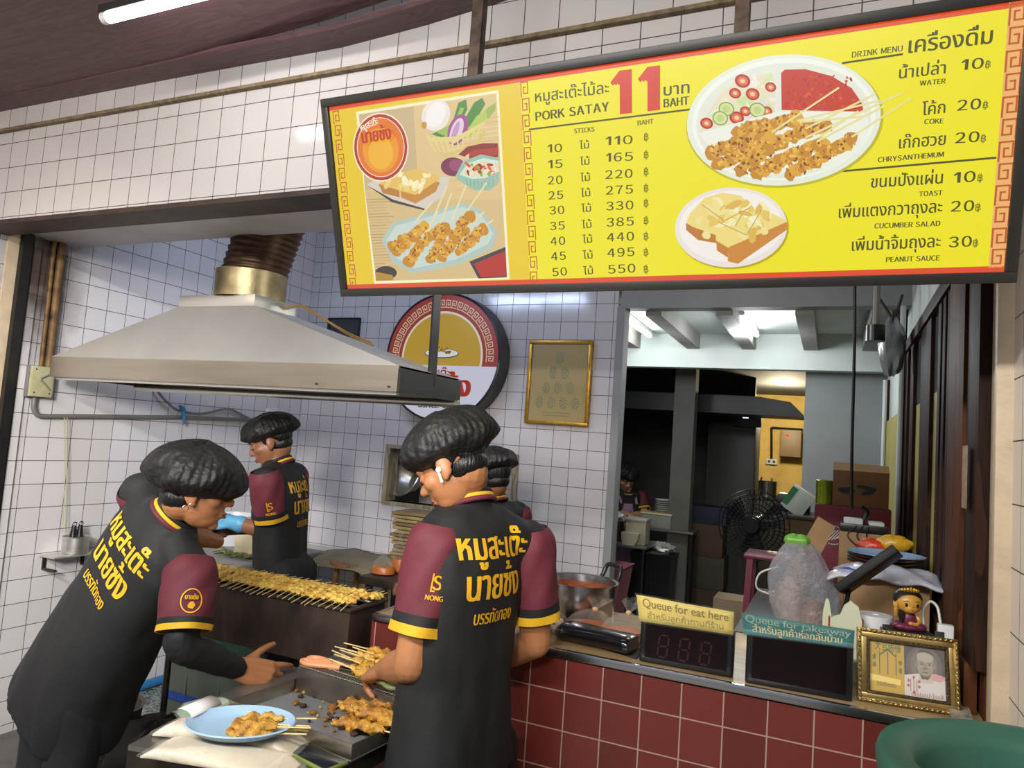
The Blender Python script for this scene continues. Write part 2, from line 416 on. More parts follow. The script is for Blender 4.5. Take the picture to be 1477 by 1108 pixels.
m_cement = mat('cement_ledge', '7d6c52', 0.85, var=0.4, vs=30, bump=0.4)
m_panel = mat('grey_panel', 'a9a4a2', 0.55, var=0.12, vs=3)
m_dkmetal = mat('dark_rail', '22211f', 0.5, 0.3, var=0.3, vs=20)
m_cream = mat('cream_paint', 'cdb89c', 0.45, var=0.10, vs=12, bump=0.15)
m_grey = mat('grey_plaster', '8d9090', 0.7, var=0.08, vs=4)
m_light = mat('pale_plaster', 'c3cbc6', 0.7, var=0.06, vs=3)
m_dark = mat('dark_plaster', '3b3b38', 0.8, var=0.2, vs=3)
m_joist = mat('beam_plaster', '8f8c86', 0.7, var=0.1, vs=5)
m_street = mat('street_concrete', '6c6864', 0.8, var=0.2, vs=6, bump=0.3)
def terrazzo():
    m, nt, b = new_mat('terrazzo')
    g = N(nt, 'ShaderNodeTexCoord'); v = N(nt, 'ShaderNodeTexVoronoi', i_Scale=75.0); nt.links.new(g.outputs['Object'], v.inputs['Vector'])
    r = N(nt, 'ShaderNodeValToRGB'); nt.links.new(v.outputs['Color'], r.inputs[0])
    e = r.color_ramp.elements; e[0].position = 0.25; e[0].color = lin('35403c'); e[1].position = 0.8; e[1].color = lin('a9b4ae')
    nt.links.new(r.outputs[0], b.inputs['Base Color']); b.inputs['Roughness'].default_value = 0.35; return m
struct('floor', MB().box((-8, -4, FZ - 0.1), (4, 3.3, FZ)), m_street)
struct('floor_interior', MB().box((-5.2, 3.3, FZ - 0.1), (1.4, 14, FZ)), terrazzo())
struct('wall_left', MB().box((XL - 0.12, -2.5, FZ), (XL, YB + 0.12, 4.2)), m_left)
# back wall round the serving hatch
hx0, hx1, hz0, hz1 = -3.70, -2.43, 0.985, 1.46
struct('wall_back', MB().box((XL, YB, FZ), (hx0, YB + 0.12, 4.2)).box((hx0, YB, FZ), (hx1, YB + 0.12, hz0)).box((hx0, YB, hz1), (hx1, YB + 0.12, 4.2)).box((hx1, YB, FZ), (-1.625, YB + 0.12, 4.2)), m_back)
struct('trim_1', MB().box((-1.625, YB - 0.012, FZ), (-1.56, YB + 0.14, 2.75), bev=0.004), m_grey)
struct('wall_front', MB().box((XL, YU, 2.68), (XR, 2.70, 3.225)), m_facade)
struct('wall_front_upper', MB().box((XL, YU - 0.012, 3.225), (XR + 1.5, 2.70, 4.2)), m_facade2)
struct('trim_2', MB().box((XL, YU - 0.03, 3.208), (XR, YU, 3.226), bev=0.003), m_cement)
struct('trim_3', MB().box((XL, YU + 0.002, 2.655), (XR, 2.73, 2.681)), m_soffit)
xs = [(-7, 3.345), (-4.75, 3.345), (-3.0, 3.34), (-2.1, 3.331), (-1.66, 3.358), (-1.25, 3.40), (-0.6, 3.46), (1.5, 3.62)]
struct('trim_4', MB().loft([[(x, 2.385, z), (x, YU, z), (x, YU, z + 0.03), (x, 2.385, z + 0.03)] for x, z in xs]), m_ceil)
xs = [(-8, 3.335), (-4.75, 3.345), (-3.0, 3.352), (-2.1, 3.40), (-1.4, 3.47), (-0.6, 3.52), (2.5, 3.7)]
struct('ceiling', MB().loft([[(x, -3.0, z), (x, 2.41, z), (x, 2.41, z + 0.05), (x, -3.0, z + 0.05)] for x, z in xs]), m_ceil)
struct('ceiling_booth', MB().box((XL, 2.735, 2.70), (XR, 3.17, 2.76)).box((XL, 2.735, 2.685), (XR, 2.80, 2.72)), m_panel)
struct('ceiling_front', MB().box((-1.6, 2.7, 3.55), (0.72, YB + .14, 3.65)), m_grey)
struct('ceiling_rear', MB().box((XL, 2.7, 4.1), (-1.6, YB, 4.2)), m_grey)
# shutter rail on the left wall
struct('trim_5', MB().box((XL, 2.73, FZ), (XL + 0.012, 2.80, 2.70)), m_cream)
struct('trim_6', MB().box((XL, 2.80, FZ), (XL + 0.05, 2.86, 2.70)).box((XL, 2.86, FZ), (XL + 0.02, 2.885, 2.70)), m_dkmetal)
struct('trim_7', MB().box((XL, 2.885, FZ), (XL + 0.022, 2.935, 2.70)), m_left)
# right side
struct('wall_right', MB().box((XR, 1.9, FZ), (XR + 0.12, 2.78, 4.2)), m_right)
struct('trim_8', MB().box((0.482, 2.78, 0.8), (XR + 0.1, 2.86, 2.7), bev=0.006), m_cream)
# interior of the shop
struct('wall_interior_header', MB().box((-1.6, YB, 2.735), (0.6, YB + 0.14, 4.2)), m_grey)
struct('ceiling_interior', MB().box((-4, YB + 0.14, 2.86), (1.2, 7.62, 2.92)), m_light)
for i, x in enumerate((-2.6, -1.93, -1.30, -0.74, -0.16, 0.36)):
    struct('beam_%d' % (i + 1), MB().box((x - 0.13, YB + 0.14, 2.70), (x, 7.60, 2.865)), m_joist)
struct('wall_interior_back', MB().box((-4, 7.6, 2.505), (1.2, 7.75, 2.90)), m_light)
struct('wall_interior_grey', MB().box((aY(1160, 600, 7.9).x, 7.9, FZ), (1.0, 8.0, 2.9)), m_grey)
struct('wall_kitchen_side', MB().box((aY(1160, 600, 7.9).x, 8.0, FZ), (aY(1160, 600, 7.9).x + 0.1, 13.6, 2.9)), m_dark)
struct('wall_kitchen_back', MB().box((-4, 13.5, FZ), (1.2, 13.6, 3.0)), mat('yellowed_plaster', 'c9a95c', 0.8, var=0.15, vs=4))
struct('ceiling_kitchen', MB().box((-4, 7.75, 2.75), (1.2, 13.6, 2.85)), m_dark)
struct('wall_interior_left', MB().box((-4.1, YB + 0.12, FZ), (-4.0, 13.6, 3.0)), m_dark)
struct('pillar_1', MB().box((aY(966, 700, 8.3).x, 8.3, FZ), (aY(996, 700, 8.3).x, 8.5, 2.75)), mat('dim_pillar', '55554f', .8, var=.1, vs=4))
struct('wall_interior_right', MB().box((0.47, 2.86, 2.45), (0.60, 7.6, 2.9)).box((0.47, 5.9, FZ), (0.60, 7.9, 2.9)), m_light)
# ------------------------------------------------------------------ hanging menu lightbox
ST_TH = math.radians(17.9)
SO = Vector((-1.80, 2.30, 2.126)); SX = Vector((1, 0, 0)); SV = Vector((0, -math.sin(ST_TH), math.cos(ST_TH))); SN = SX.cross(SV)
SW, SH = 2.24, 0.741
def SG(px, py):
    d = ray(px, py); t = (SO - EYE).dot(SN) / d.dot(SN); p = EYE + d * t - SO
    return p.dot(SX), p.dot(SV)
sign = thing('menu_sign', 'long yellow backlit menu board with black frame hanging over the counter', 'sign', SO)
sign.rotation_euler = Matrix((SX, SV, SN)).transposed().to_euler()
m_frame = mat('sign_frame_black', '2b2926', 0.4, 0.2)
f = MB()
fw = 0.030
f.box((0, 0, -0.14), (SW, fw, 0.012), bev=0.003).box((0, SH - fw, -0.14), (SW, SH, 0.012), bev=0.003).box((0, fw, -0.14), (fw, SH - fw, 0.012), bev=0.003).box((SW - fw, fw, -0.14), (SW, SH - fw, 0.012), bev=0.003)
f.box((0.005, 0.005, -0.14), (SW - 0.005, SH - 0.005, -0.13))
f.build('frame', m_frame, sign)
PM = print_mat('backlit_print', 0.92)
def L(c): return lin(c)
cY, cY2, cR, cK, cO, cMe = L('f2e604'), L('ecca1c'), L('e24a1e'), L('4a4a18'), L('f2b46a'), L('c05a20')
p = MB(); DM = SG(757, 260)[0]
p.poly([(fw, fw), (DM, fw), (DM, SH - fw), (fw, SH - fw)], 0, col=cY2).poly([(DM, fw), (SW - fw, fw), (SW - fw, SH - fw), (DM, SH - fw)], 0, col=cY)
for t0, t1 in ((fw, fw + 0.016), (SH - fw - 0.014, SH - fw)):
    p.poly([(fw, t0), (SW - fw, t0), (SW - fw, t1), (fw, t1)], 0.0004, col=cR)
def stroke(mb, pts, w, z, col):
    for a, b in zip(pts, pts[1:]):
        a = Vector(a); b = Vector(b); d = (b - a).normalized() * w / 2; n = Vector((-d.y, d.x))
        q = [a - d - n, b + d - n, b + d + n, a - d + n]; mb.poly([tuple(v) for v in q], z, col=col)
MEAND = [(0, 0), (0, .84), (.84, .84), (.84, .18), (.3, .18), (.3, .55), (.56, .55)]
def meander(u0, t0, t1, w, n, fill=None):
    ph = (t1 - t0) / n
    if fill: p.poly([(u0 - w * .1, t0), (u0 + w * 1.1, t0), (u0 + w * 1.1, t1), (u0 - w * .1, t1)], 0.0004, col=fill)
    for i in range(n):
        y = t1 - (i + 1) * ph
        stroke(p, [(u0 + (a if i % 2 == 0 else .84 - a + .1) * w, y + b * ph * 1.02) for a, b in MEAND] , w * .13, 0.0008, cMe)
a, b = SG(480, 158), SG(505.5, 418); meander(a[0], b[1], a[1], 0.030, 13)
a, b = SG(751, 116), SG(765.4, 411); meander(a[0], b[1], a[1], 0.028, 13)
a, b = SG(1458, 2), SG(1432, 386); meander(a[0], b[1], a[1], 0.036, 12, cO)
p.build('backlit_panel', PM, sign, ang=0)
# lettering
tx = MB()
def TXT(s, x0, y0, x1, y1, h, bold=0.0, mode='glyph', col=cK, z=0.0015, gap=0.12):
    a, b = SG(x0, y0), SG(x1, y1); hh = SG(x0, y0 - h)[1] - a[1]
    lettering(tx, s, a[0], a[1], b[0], b[1], hh, bold, z, col, 0, mode, None, gap)
def z3(x, y): return 740 + x / 2.996, 60 + y / 2.996
def z5(x, y): return 1150 + x / 2.639, y / 2.639
def T3(s, x0, y0, x1, y1, h, **k): TXT(s, *z3(x0, y0), *z3(x1, y1), h / 2.996, **k)
def T5(s, x0, y0, x1, y1, h, **k): TXT(s, *z5(x0, y0), *z5(x1, y1), h / 2.639, **k)
def baht(zf, x0, x1, y, h):
    (ax, ay), (bx, by) = zf(x0, y), zf(x1, y - 1); sc = 2.996 if zf is z3 else 2.639
    TXT('B', ax, ay, bx, by, h / sc); a = SG((ax + bx) / 2 - .3, ay); c = SG((ax + bx) / 2 - .3, ay - h / sc); d = (c[1] - a[1]) * 0.18
    for o in (-0.1, 0.16):
        w = (SG(bx, by)[0] - SG(ax, ay)[0]); stroke(tx, [(a[0] + o * w, a[1] - d), (a[0] + o * w, c[1] + d)], w * .12, 0.0016, cK)
T3('หมูสะเต๊ะไม้ละ', 97, 262, 415, 222, 36, mode='th', bold=0.0006)
T3('PORK SATAY', 100, 343, 414, 300, 38, bold=0.0016, gap=0.14)
T3('11', 436, 317, 622, 297, 188, bold=0.010, col=L('d8361c'), gap=0.26)
T3('บาท', 652, 235, 762, 222, 38, mode='th', bold=0.0008)
T3('BAHT', 653, 285, 760, 272, 36, bold=0.0014)
T3('STICKS', 265, 397, 352, 388, 20, bold=0.0007); T3('BAHT', 539, 362, 607, 355, 21, bold=0.0007)
rows = [(150, 480, 288, 465, 400, 448, 427), (152, 548, 290, 535, 402, 520, 504), (152, 618, 292, 605, 400, 594, 577), (155, 683, 294, 672, 402, 662, 648), (160, 748, 297, 738, 404, 730, 713), (162, 815, 299, 808, 406, 800, 788), (164, 881, 302, 872, 407, 865, 856), (167, 946, 304, 940, 409, 932, 925), (172, 1014, 306, 1008, 413, 1003, 998)]
for i, (a, b, c, d, e, f_, g) in enumerate(rows):
    n = 10 + 5 * i
    T3(str(n), a, b, a + 62, b - 4, 35, bold=0.0007, gap=0.2); T3('ไม้', c, d, c + 42, d - 4, 24, mode='th', bold=0.0004)
    T3(str(n * 11), e, f_, e + 116, f_ - 6, 37, bold=0.0007, gap=0.2); baht(z3, 566, 586, g, 28)
T5('DRINK MENU', 208, 220, 400, 195, 22, bold=0.0006, gap=0.14); T5('เครื่องดื่ม', 423, 203, 740, 165, 46, mode='th', bold=0.0010)
for th, en, x0, y0, x1, y1, n, a, b, c, d, bx, by, ex0, ey0, ex1, ey1 in (
    ('น้ำเปล่า', 'WATER', 387, 300, 563, 280, '10', 622, 268, 706, 260, 714, 258, 466, 327, 563, 318),
    ('โค้ก', 'COKE', 475, 440, 562, 430, '20', 608, 422, 696, 415, 705, 413, 483, 473, 555, 470),
    ('เก๊กฮวย', 'CHRYSANTHEMUM', 387, 566, 563, 551, '20', 600, 546, 690, 540, 697, 540, 307, 618, 556, 597),
    ('ขนมปังแผ่น', 'TOAST', 280, 715, 552, 698, '10', 594, 697, 676, 691, 685, 690, 463, 748, 551, 743),
    ('เพิ่มแตงกวาถุงละ', 'CUCUMBER SALAD', 158, 830, 550, 808, '20', 584, 806, 670, 803, 677, 802, 294, 870, 543, 860),
    ('เพิ่มน้ำจิ้มถุงละ', 'PEANUT SAUCE', 208, 955, 544, 940, '30', 577, 942, 662, 938, 668, 938, 338, 998, 541, 991)):
    T5(th, x0, y0, x1, y1, 34, mode='th', bold=0.0006); T5(n, a, b, c, d, 40, bold=0.0009, gap=0.2); baht(z5, bx, bx + 20, by, 24)
    T5(en, ex0, ey0, ex1, ey1, 19, bold=0.0007, gap=0.13)
for a, b in (((764, 186.8), (998.7, 157.5)), ((1216, 91), (1300.8, 78.4)), ((1201, 248.2), (1435.3, 227.7))):
    stroke(tx, [SG(*a), SG(*b)], 0.0055, 0.0006, cK)
tx.build('lettering', PM, sign, ang=0)
# printed food pictures: flat shapes on the board
def blob(cx, cy, rx, ry, rot=0.0, n=18, j=0.12, r=rnd):
    o = []
    for k in range(n):
        a = 2 * PI * k / n; q = 1 + r.uniform(-j, j); x, y = rx * q * math.cos(a), ry * q * math.sin(a)
        o.append((cx + x * math.cos(rot) - y * math.sin(rot), cy + x * math.sin(rot) + y * math.cos(rot)))
    return o
class Pic:
    def __init__(s, zf): s.zf = zf; s.mb = MB(); s.z = 0.001
    def P(s, pts, c, dz=0.000006):
        s.z += dz; q = [SG(*s.zf(*a)) for a in pts]; s.mb.poly(q, s.z, col=L(c))
    def E(s, cx, cy, rx, ry, c, rot=0.0, j=0.0, n=28): s.P(blob(cx, cy, rx, ry, rot, n, j), c)
    def S(s, a, b, w, c):
        d = Vector((b[0] - a[0], b[1] - a[1])).normalized() * w / 2; n = (-d.y, d.x)
        s.P([(a[0] - n[0], a[1] - n[1]), (b[0] - n[0], b[1] - n[1]), (b[0] + n[0], b[1] + n[1]), (a[0] + n[0], a[1] + n[1])], c)
    def satay(s, a, b, w, cols=('c98a1e', 'e0a830', 'a8621a', '8a4a14', 'f0c050')):
        a = Vector(a); b = Vector(b); d = b - a; n = Vector((-d.y, d.x)).normalized(); k = max(5, int(d.length / (w * .42)))
        for i in range(k):
            q = a + d * (i / (k - 1)) + n * rnd.uniform(-.12, .12) * w
            s.E(q.x, q.y, w * rnd.uniform(.46, .6), w * rnd.uniform(.42, .55), cols[i % 2], rnd.uniform(0, 3), .18, 12)
        for i in range(k * 5):
            q = a + d * rnd.uniform(-.02, 1.02) + n * rnd.uniform(-.45, .45) * w
            s.E(q.x, q.y, w * rnd.uniform(.07, .18), w * rnd.uniform(.05, .12), rnd.choice(cols), rnd.uniform(0, 3), .25, 8)
def z2(x, y): return 460 + x / 3.078, 80 + y / 3.078
g = Pic(z2)
g.P([(165, 250), (798, 154), (848, 994), (246, 1014)], 'fbf3c8')
g.P([(178, 262), (788, 168), (836, 985), (255, 1002)], 'e2c48a')
g.P([(178, 262), (420, 225), (440, 560), (205, 600)], 'cdb488'); g.P([(205, 600), (560, 640), (814, 640), (836, 985), (255, 1002)], 'd8bd84')
for i in range(26):
    y = 640 + i * 13; g.S((212 + i * 1.6, y), (330 + rnd.uniform(-40, 60), y - 4), 4, rnd.choice(['b89a66', 'a88a58', 'c9ab74']))
for i in range(16):
    y = 300 + i * 20; g.S((560 + rnd.uniform(0, 60), y), (800, y - 28), 4, rnd.choice(['d9b878', 'ecd49c']))
# basket of vegetables
g.E(520, 265, 62, 72, 'efe6da', .4); g.E(520, 262, 40, 60, 'f8f2ec', .4); g.E(468, 310, 12, 16, 'c99a3a')
for q in ([(500, 350), (590, 310), (620, 210), (655, 195), (660, 240), (600, 350), (560, 370)], [(650, 280), (690, 210), (725, 188), (740, 215), (690, 300), (650, 330)]): g.P(q, '4f8a3a')
g.P([(520, 340), (600, 300), (630, 230), (645, 235), (610, 330), (570, 362)], '9cbf50'); g.P([(660, 330), (700, 270), (750, 235), (760, 262), (700, 340), (660, 372)], 'b5cc58'); g.P([(740, 240), (785, 210), (785, 240), (750, 285)], '9db94e')
g.E(618, 330, 42, 72, 'a0508c', .35); g.E(612, 335, 26, 60, 'e8cfe0', .35); g.E(606, 340, 12, 50, 'c79abd', .35)
g.P([(470, 345), (500, 365), (610, 360), (740, 290), (735, 310), (610, 385), (495, 382)], 'e6d487')
for k in range(10): g.S((480 + k * 27, 360 - max(0, k - 5) * 15), (520 + k * 20, 430 - max(0, k - 4) * 14), 7, 'e6d487')
g.P([(515, 425), (560, 438), (690, 395), (735, 330), (742, 345), (700, 408), (560, 450)], 'd9c470')
# red dish, shallot, salad bowl
g.P([(620, 440), (660, 405), (730, 390), (795, 390), (798, 450), (700, 470)], '8e2a22'); g.P([(650, 440), (690, 420), (797, 408), (798, 440), (720, 455)], 'b23a2c')
g.E(598, 495, 56, 42, '7c3050', .1); g.E(612, 488, 34, 26, '9c4a6c', .1); g.P([(640, 455), (668, 435), (668, 470)], 'e3c9a0')
g.P([(605, 540), (640, 470), (720, 440), (800, 455), (802, 560), (760, 600), (690, 598), (650, 575)], '9cc0ac'); g.P([(625, 530), (660, 480), (730, 456), (800, 468), (800, 515), (740, 545), (680, 548)], 'd6e6d4')
g.P([(640, 525), (672, 488), (735, 470), (800, 480), (800, 505), (735, 535), (680, 538)], 'e8d8b0')
for i in range(26): g.E(rnd.uniform(655, 792), rnd.uniform(482, 528), rnd.uniform(8, 18), rnd.uniform(5, 11), rnd.choice(['c8341e', 'e05a2a', '8cb040', 'f0e4d0', 'a02818']), rnd.uniform(0, 3), .2, 9)
for k in range(8): g.S((655 + k * 17, 560 + abs(k - 4) * -3), (660 + k * 16, 594 - abs(k - 4) * 4), 3, '7fa893')
# toast plate
g.P([(212, 575), (300, 520), (585, 540), (560, 620), (470, 680), (330, 640)], 'd9d0c2'); g.P([(212, 575), (330, 640), (470, 680), (470, 688), (325, 652)], '4a3c30')
g.P([(265, 570), (330, 530), (440, 500), (540, 540), (520, 600), (430, 655), (365, 630), (358, 600), (290, 610)], 'e8c060'); g.P([(265, 570), (358, 600), (360, 630), (285, 612)], 'c08030'); g.P([(365, 602), (430, 620), (520, 560), (538, 565), (520, 605), (430, 658), (368, 632)], 'c98a34')
for i in range(20): g.E(rnd.uniform(300, 510), rnd.uniform(520, 595), rnd.uniform(10, 26), rnd.uniform(6, 14), rnd.choice(['f6e6a0', 'eed27a', 'fbf2c4']), rnd.uniform(0, 3), .2, 10)
# plate of satay
g.P([(280, 820), (330, 740), (520, 690), (640, 655), (730, 690), (795, 790), (770, 855), (620, 930), (420, 968), (330, 920)], 'b4c8bd'); g.P([(300, 820), (345, 755), (530, 705), (640, 672), (720, 705), (775, 790), (750, 838), (610, 905), (425, 945), (345, 900)], 'cad9cf')
for a, b in (((425, 745), (500, 655)), ((470, 790), (530, 690)), ((540, 750), (590, 610)), ((590, 735), (655, 575)), ((660, 690), (745, 565)), ((640, 780), (735, 695)), ((735, 760), (775, 730)), ((480, 790), (570, 580))): g.S(a, b, 8, 'e9dcaa')
for a, b in (((330, 850), (470, 760)), ((400, 915), (490, 800)), ((500, 905), (560, 770)), ((545, 890), (650, 780)), ((625, 870), (730, 770)), ((510, 800), (560, 760)), ((600, 800), (670, 715)), ((345, 870), (440, 790))): g.satay(a, b, 46)
g.P([(670, 915), (830, 850), (836, 985), (710, 990)], '3a3a44'); g.P([(690, 925), (828, 868), (834, 980), (722, 984)], 'b8281c')
g.E(300, 965, 48, 30, '40342a'); g.P([(255, 1000), (252, 960), (330, 975), (332, 998)], 'b88a30')
# round shop badge with lettering
g.E(277, 408, 124, 154, 'f5e9c0', -.03); g.E(277, 408, 118, 147, 'b5302a', -.03); g.E(277, 408, 106, 133, 'f4ead0', -.03); g.E(277, 408, 103, 130, 'e8781e', -.03); g.E(277, 420, 80, 100, 'f09a22', -.03); g.E(277, 435, 55, 72, 'f4b42a', -.03)
g.mb.build('picture_of_food', PM, sign, ang=0)
tb = MB()
def T2(s, x0, y0, x1, y1, h, col, bold): 
    a, b = SG(*z2(x0, y0)), SG(*z2(x1, y1)); lettering(tb, s, a[0], a[1], b[0], b[1], SG(*z2(x0, y0 - h))[1] - a[1], bold, 0.016, L(col), 0, 'th')
T2('หมูสะเต๊ะ', 200, 338, 276, 305, 22, 'fff6e0', 0.0006); T2('นายซ้ง', 205, 392, 332, 372, 44, 'c0281e', 0.0024)
tb.build('badge_lettering', PM, sign, ang=0)
def z4(x, y): return 960 + x / 3.166, 50 + y / 3.166
g = Pic(z4)
g.E(545, 398, 452, 300, 'c2b81a', -.10, 0, 48); g.E(540, 390, 444, 298, 'e9efdc', -.10, 0, 48); g.E(540, 386, 420, 278, 'f4f7ea', -.10, 0, 48); g.E(540, 392, 400, 262, 'e6ead8', -.10, 0, 48)
g.P([(528, 175), (545, 160), (640, 158), (760, 190), (850, 245), (895, 310), (905, 352), (530, 345)], 'c8341c')
for i in range(60): g.E(rnd.uniform(545, 860), rnd.uniform(190, 340), rnd.uniform(4, 14), rnd.uniform(3, 7), rnd.choice(['d44a24', 'b42a16', 'dc5c30']), rnd.uniform(0, 3), .2, 8)
g.P([(160, 440), (190, 360), (260, 260), (350, 195), (470, 178), (498, 200), (498, 350), (330, 400)], 'ece0c0')
for i in range(46): 
    x = rnd.uniform(200, 490); y = rnd.uniform(max(195, 420 - (x - 170) * 1.1), 400 - max(0, x - 330) * .3)
    g.E(x, y, rnd.uniform(16, 34), rnd.uniform(9, 18), rnd.choice(['f2ece0', 'cfe0a0', 'e8d8e0', 'f4e8c0', 'd8e6b0']), rnd.uniform(0, 3), .15, 10)
for x, y, r_ in ((352, 212, 36), (318, 268, 28), (398, 272, 32), (480, 240, 26), (188, 405, 30), (325, 380, 34), (365, 350, 26), (462, 350, 26)): g.E(x, y, r_, r_ * .85, 'b82818', .3); g.E(x, y, r_ * .68, r_ * .56, 'e87040', .3); g.E(x, y, r_ * .34, r_ * .28, 'f4d0a0', .3)
for x, y, r_ in ((278, 340, 36), (250, 382, 36), (420, 345, 38)): g.E(x, y, r_, r_ * .9, '7aa044', .3); g.E(x, y, r_ * .85, r_ * .76, 'd6e29a', .3); g.E(x, y, r_ * .5, r_ * .44, 'c2d480', .3)
g.P([(150, 452), (330, 402), (510, 352), (905, 356), (930, 400), (900, 520), (760, 610), (480, 640), (300, 620)], 'f0f2e2')
for a, b in (((330, 445), (600, 385)), ((210, 535), (470, 460)), ((245, 590), (460, 500)), ((420, 540), (640, 430)), ((345, 620), (470, 530)), ((420, 630), (720, 490)), ((570, 635), (850, 480)), ((620, 450), (730, 410))): g.satay(a, b, 64)
for a, b in (((485, 447), (792, 243)), ((600, 395), (985, 300)), ((640, 430), (960, 270)), ((640, 470), (1085, 265)), ((690, 490), (1000, 325)), ((700, 470), (880, 350)), ((850, 468), (1122, 290)), ((610, 400), (900, 375))): g.S(a, b, 9, 'eadf9a')
g.E(306, 888, 258, 182, 'b8a818', -.05, 0, 40); g.E(300, 880, 256, 182, 'efe6dc', -.05, 0, 40); g.E(300, 875, 236, 162, 'f8f1ea', -.05, 0, 40)
g.P([(95, 860), (110, 820), (180, 745), (260, 722), (345, 735), (385, 780), (380, 795), (450, 798), (555, 850), (555, 890), (330, 1045), (285, 1035), (283, 1015), (235, 985), (230, 950), (150, 935), (95, 890)], 'f0dc80')
g.P([(95, 860), (130, 880), (230, 915), (232, 952), (150, 938), (95, 892)], 'c47a2c'); g.P([(290, 970), (555, 855), (556, 890), (332, 1046), (285, 1035)], 'd08a34'); g.P([(232, 940), (290, 975), (285, 1018), (236, 986)], 'c98030')
for i in range(44): 
    x = rnd.uniform(150, 480); y = rnd.uniform(760, 930)
    if abs(x - 300) + abs(y - 850) < 220: g.E(x, y, rnd.uniform(14, 40), rnd.uniform(8, 20), rnd.choice(['f8ecb0', 'faf4cc', 'e8c860', 'f4e294', 'e0b850']), rnd.uniform(0, 3), .2, 10)
for a, b in (((165, 775), (270, 850)), ((270, 850), (385, 790)), ((240, 855), (370, 915)), ((370, 915), (440, 800)), ((320, 875), (350, 820))): g.S(a, b, 4, 'c89c48')
g.mb.build('picture_of_satay_plates', PM, sign, ang=0)
# steel posts that hold it, dropping from the canopy
hp = mat('rusty_steel', '57463a', 0.6, 0.4, var=0.5, vs=25)
m4 = sign.matrix_world
for x, dz in ((-1.235, 0), (-0.30, 0.0)):
    q = MB().box((x - 0.022, 2.20, 2.80), (x + 0.022, 2.24, 3.5), bev=0.002)
    o = q.build('hanger_post', hp, None)
    sign_m = Matrix.Translation(SO) @ Matrix((SX, SV, SN)).transposed().to_4x4()
    o.data.transform(sign_m.inverted()); o.parent = sign
# ------------------------------------------------------------------ canopy tube, hood, pipes and the signs inside the booth
m_steel = mat('brushed_steel', 'd2d0c8', 0.34, 0.9, var=0.10, vs=5, bump=0.05, bs=120, stretch=(0.3, 1, 6))
m_steel_w = mat('worn_steel', 'dddcd6', 0.42, 0.78, var=0.07, vs=3, bump=0.03, bs=9)
m_steel_d = mat('sooty_steel', '4f4740', 0.50, 0.8, var=0.35, vs=9, bump=0.15, bs=30)
m_black = mat('black_paint', '1d1d1c', 0.5)
m_blackpl = mat('black_plastic', '17181a', 0.32)
m_white = mat('white_plastic', 'dcdcd8', 0.4)
m_greyp = mat('grey_conduit', '74736f', 0.45, var=0.1, vs=10)
m_tube = emat('lit_tube', 'ffffff', 20.0)
def tube_light(p0, p1, label, group=None, batten=True, r=0.014):
    p0, p1 = Vector(p0), Vector(p1); d = (p1 - p0).normalized(); t = thing('fluorescent_light', label, 'light', p0, 0, group)
    MB().tube([d * 0.03, p1 - p0 - d * 0.03], r, 12).build('tube', m_tube, t)
    for q in (Vector((0, 0, 0)), p1 - p0 - d * 0.03): MB().tube([q, q + d * 0.03], r * 1.05, 12).build('end_cap', m_white, t)
    x, y, _ = basis(d); up = Vector((0, 0, 1))
    b = MB(); 
    if batten:
        s = d.cross(up).normalized() * 0.018
        b.loft([[q - s + up * 0.02, q + s + up * 0.02, q + s + up * 0.055, q - s + up * 0.055] for q in (Vector((0, 0, 0)) - d * 0.02, p1 - p0 + d * 0.02)]).build('batten', m_black if batten == 2 else m_white, t)
    return t
a, b = aZ(150, 27, 3.262), aZ(300, -6.5, 3.265); d = (b - a).normalized()
a2 = Vector((a.x, a.y, 3.262))
tube_light(a2, a2 + Vector((d.x, d.y, 0.028)).normalized() * 1.2, 'long fluorescent tube under the brown wooden canopy', None, 2, .024)
# range hood
HY0, HY1, HX0, HX1, HZ = 2.95, 3.58, -4.525, -1.935, 1.80
hood = thing('range_hood', 'wide stainless steel hood tapering up to a square collar above the grill', 'hood', (0, 0, 0))
zb = 1.928; px0, px1, py0, py1, pz = -3.66, -3.06, 3.12, 3.47, 2.272
MB().loft([[(HX0, HY0, zb), (HX1, HY0, zb), (HX1, HY1, zb), (HX0, HY1, zb)], [(px0, py0, pz), (px1, py0, pz), (px1, py1, pz), (px0, py1, pz)]], caps=False).build('canopy', m_steel_w, hood, 20)
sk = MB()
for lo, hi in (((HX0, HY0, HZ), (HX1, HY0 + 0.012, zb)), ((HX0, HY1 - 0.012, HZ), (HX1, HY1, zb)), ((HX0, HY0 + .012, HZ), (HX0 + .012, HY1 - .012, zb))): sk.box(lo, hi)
sk.build('skirt', mat('hood_band_steel', 'a59c8e', 0.36, 1.0, var=0.12, vs=5, bump=.05, bs=60, stretch=(.3, 1, 4)), hood)  # darker tone in the band's colour stands in for its darker reflections
MB().box((HX1 - 0.012, HY0 + .012, HZ + 0.0), (HX1 + 0.006, HY1 + 0.01, zb - 0.01)).build('end_panel', m_black, hood)
gt = MB().tube([(HX0 + .03, HY1 - 0.03, HZ - 0.012), (HX1 + .02, HY1 - 0.03, HZ - 0.012)], 0.022, 10)
gt.box((HX0 + 0.02, HY0 + 0.03, HZ - 0.014), (HX1 - 0.02, HY0 + 0.06, HZ + 0.005)).build('grease_gutter', m_steel, hood)
MB().box((HX0 + 0.02, HY0 + 0.02, zb - 0.03), (HX1 - 0.02, HY1 - 0.02, zb - 0.02)).build('filter', m_steel_d, hood)
MB().box((px0, py0, pz - 0.005), (px1, py1, pz + 0.068), bev=0.003).build('collar', m_steel, hood)
for x, y in ((-1.98, 2.946), (-2.42, 2.946)): MB().box((x - 0.006, y - 0.004, 1.818), (x + 0.006, y + 0.006, 1.828), bev=0.002).build('rivet', m_steel_d, hood)
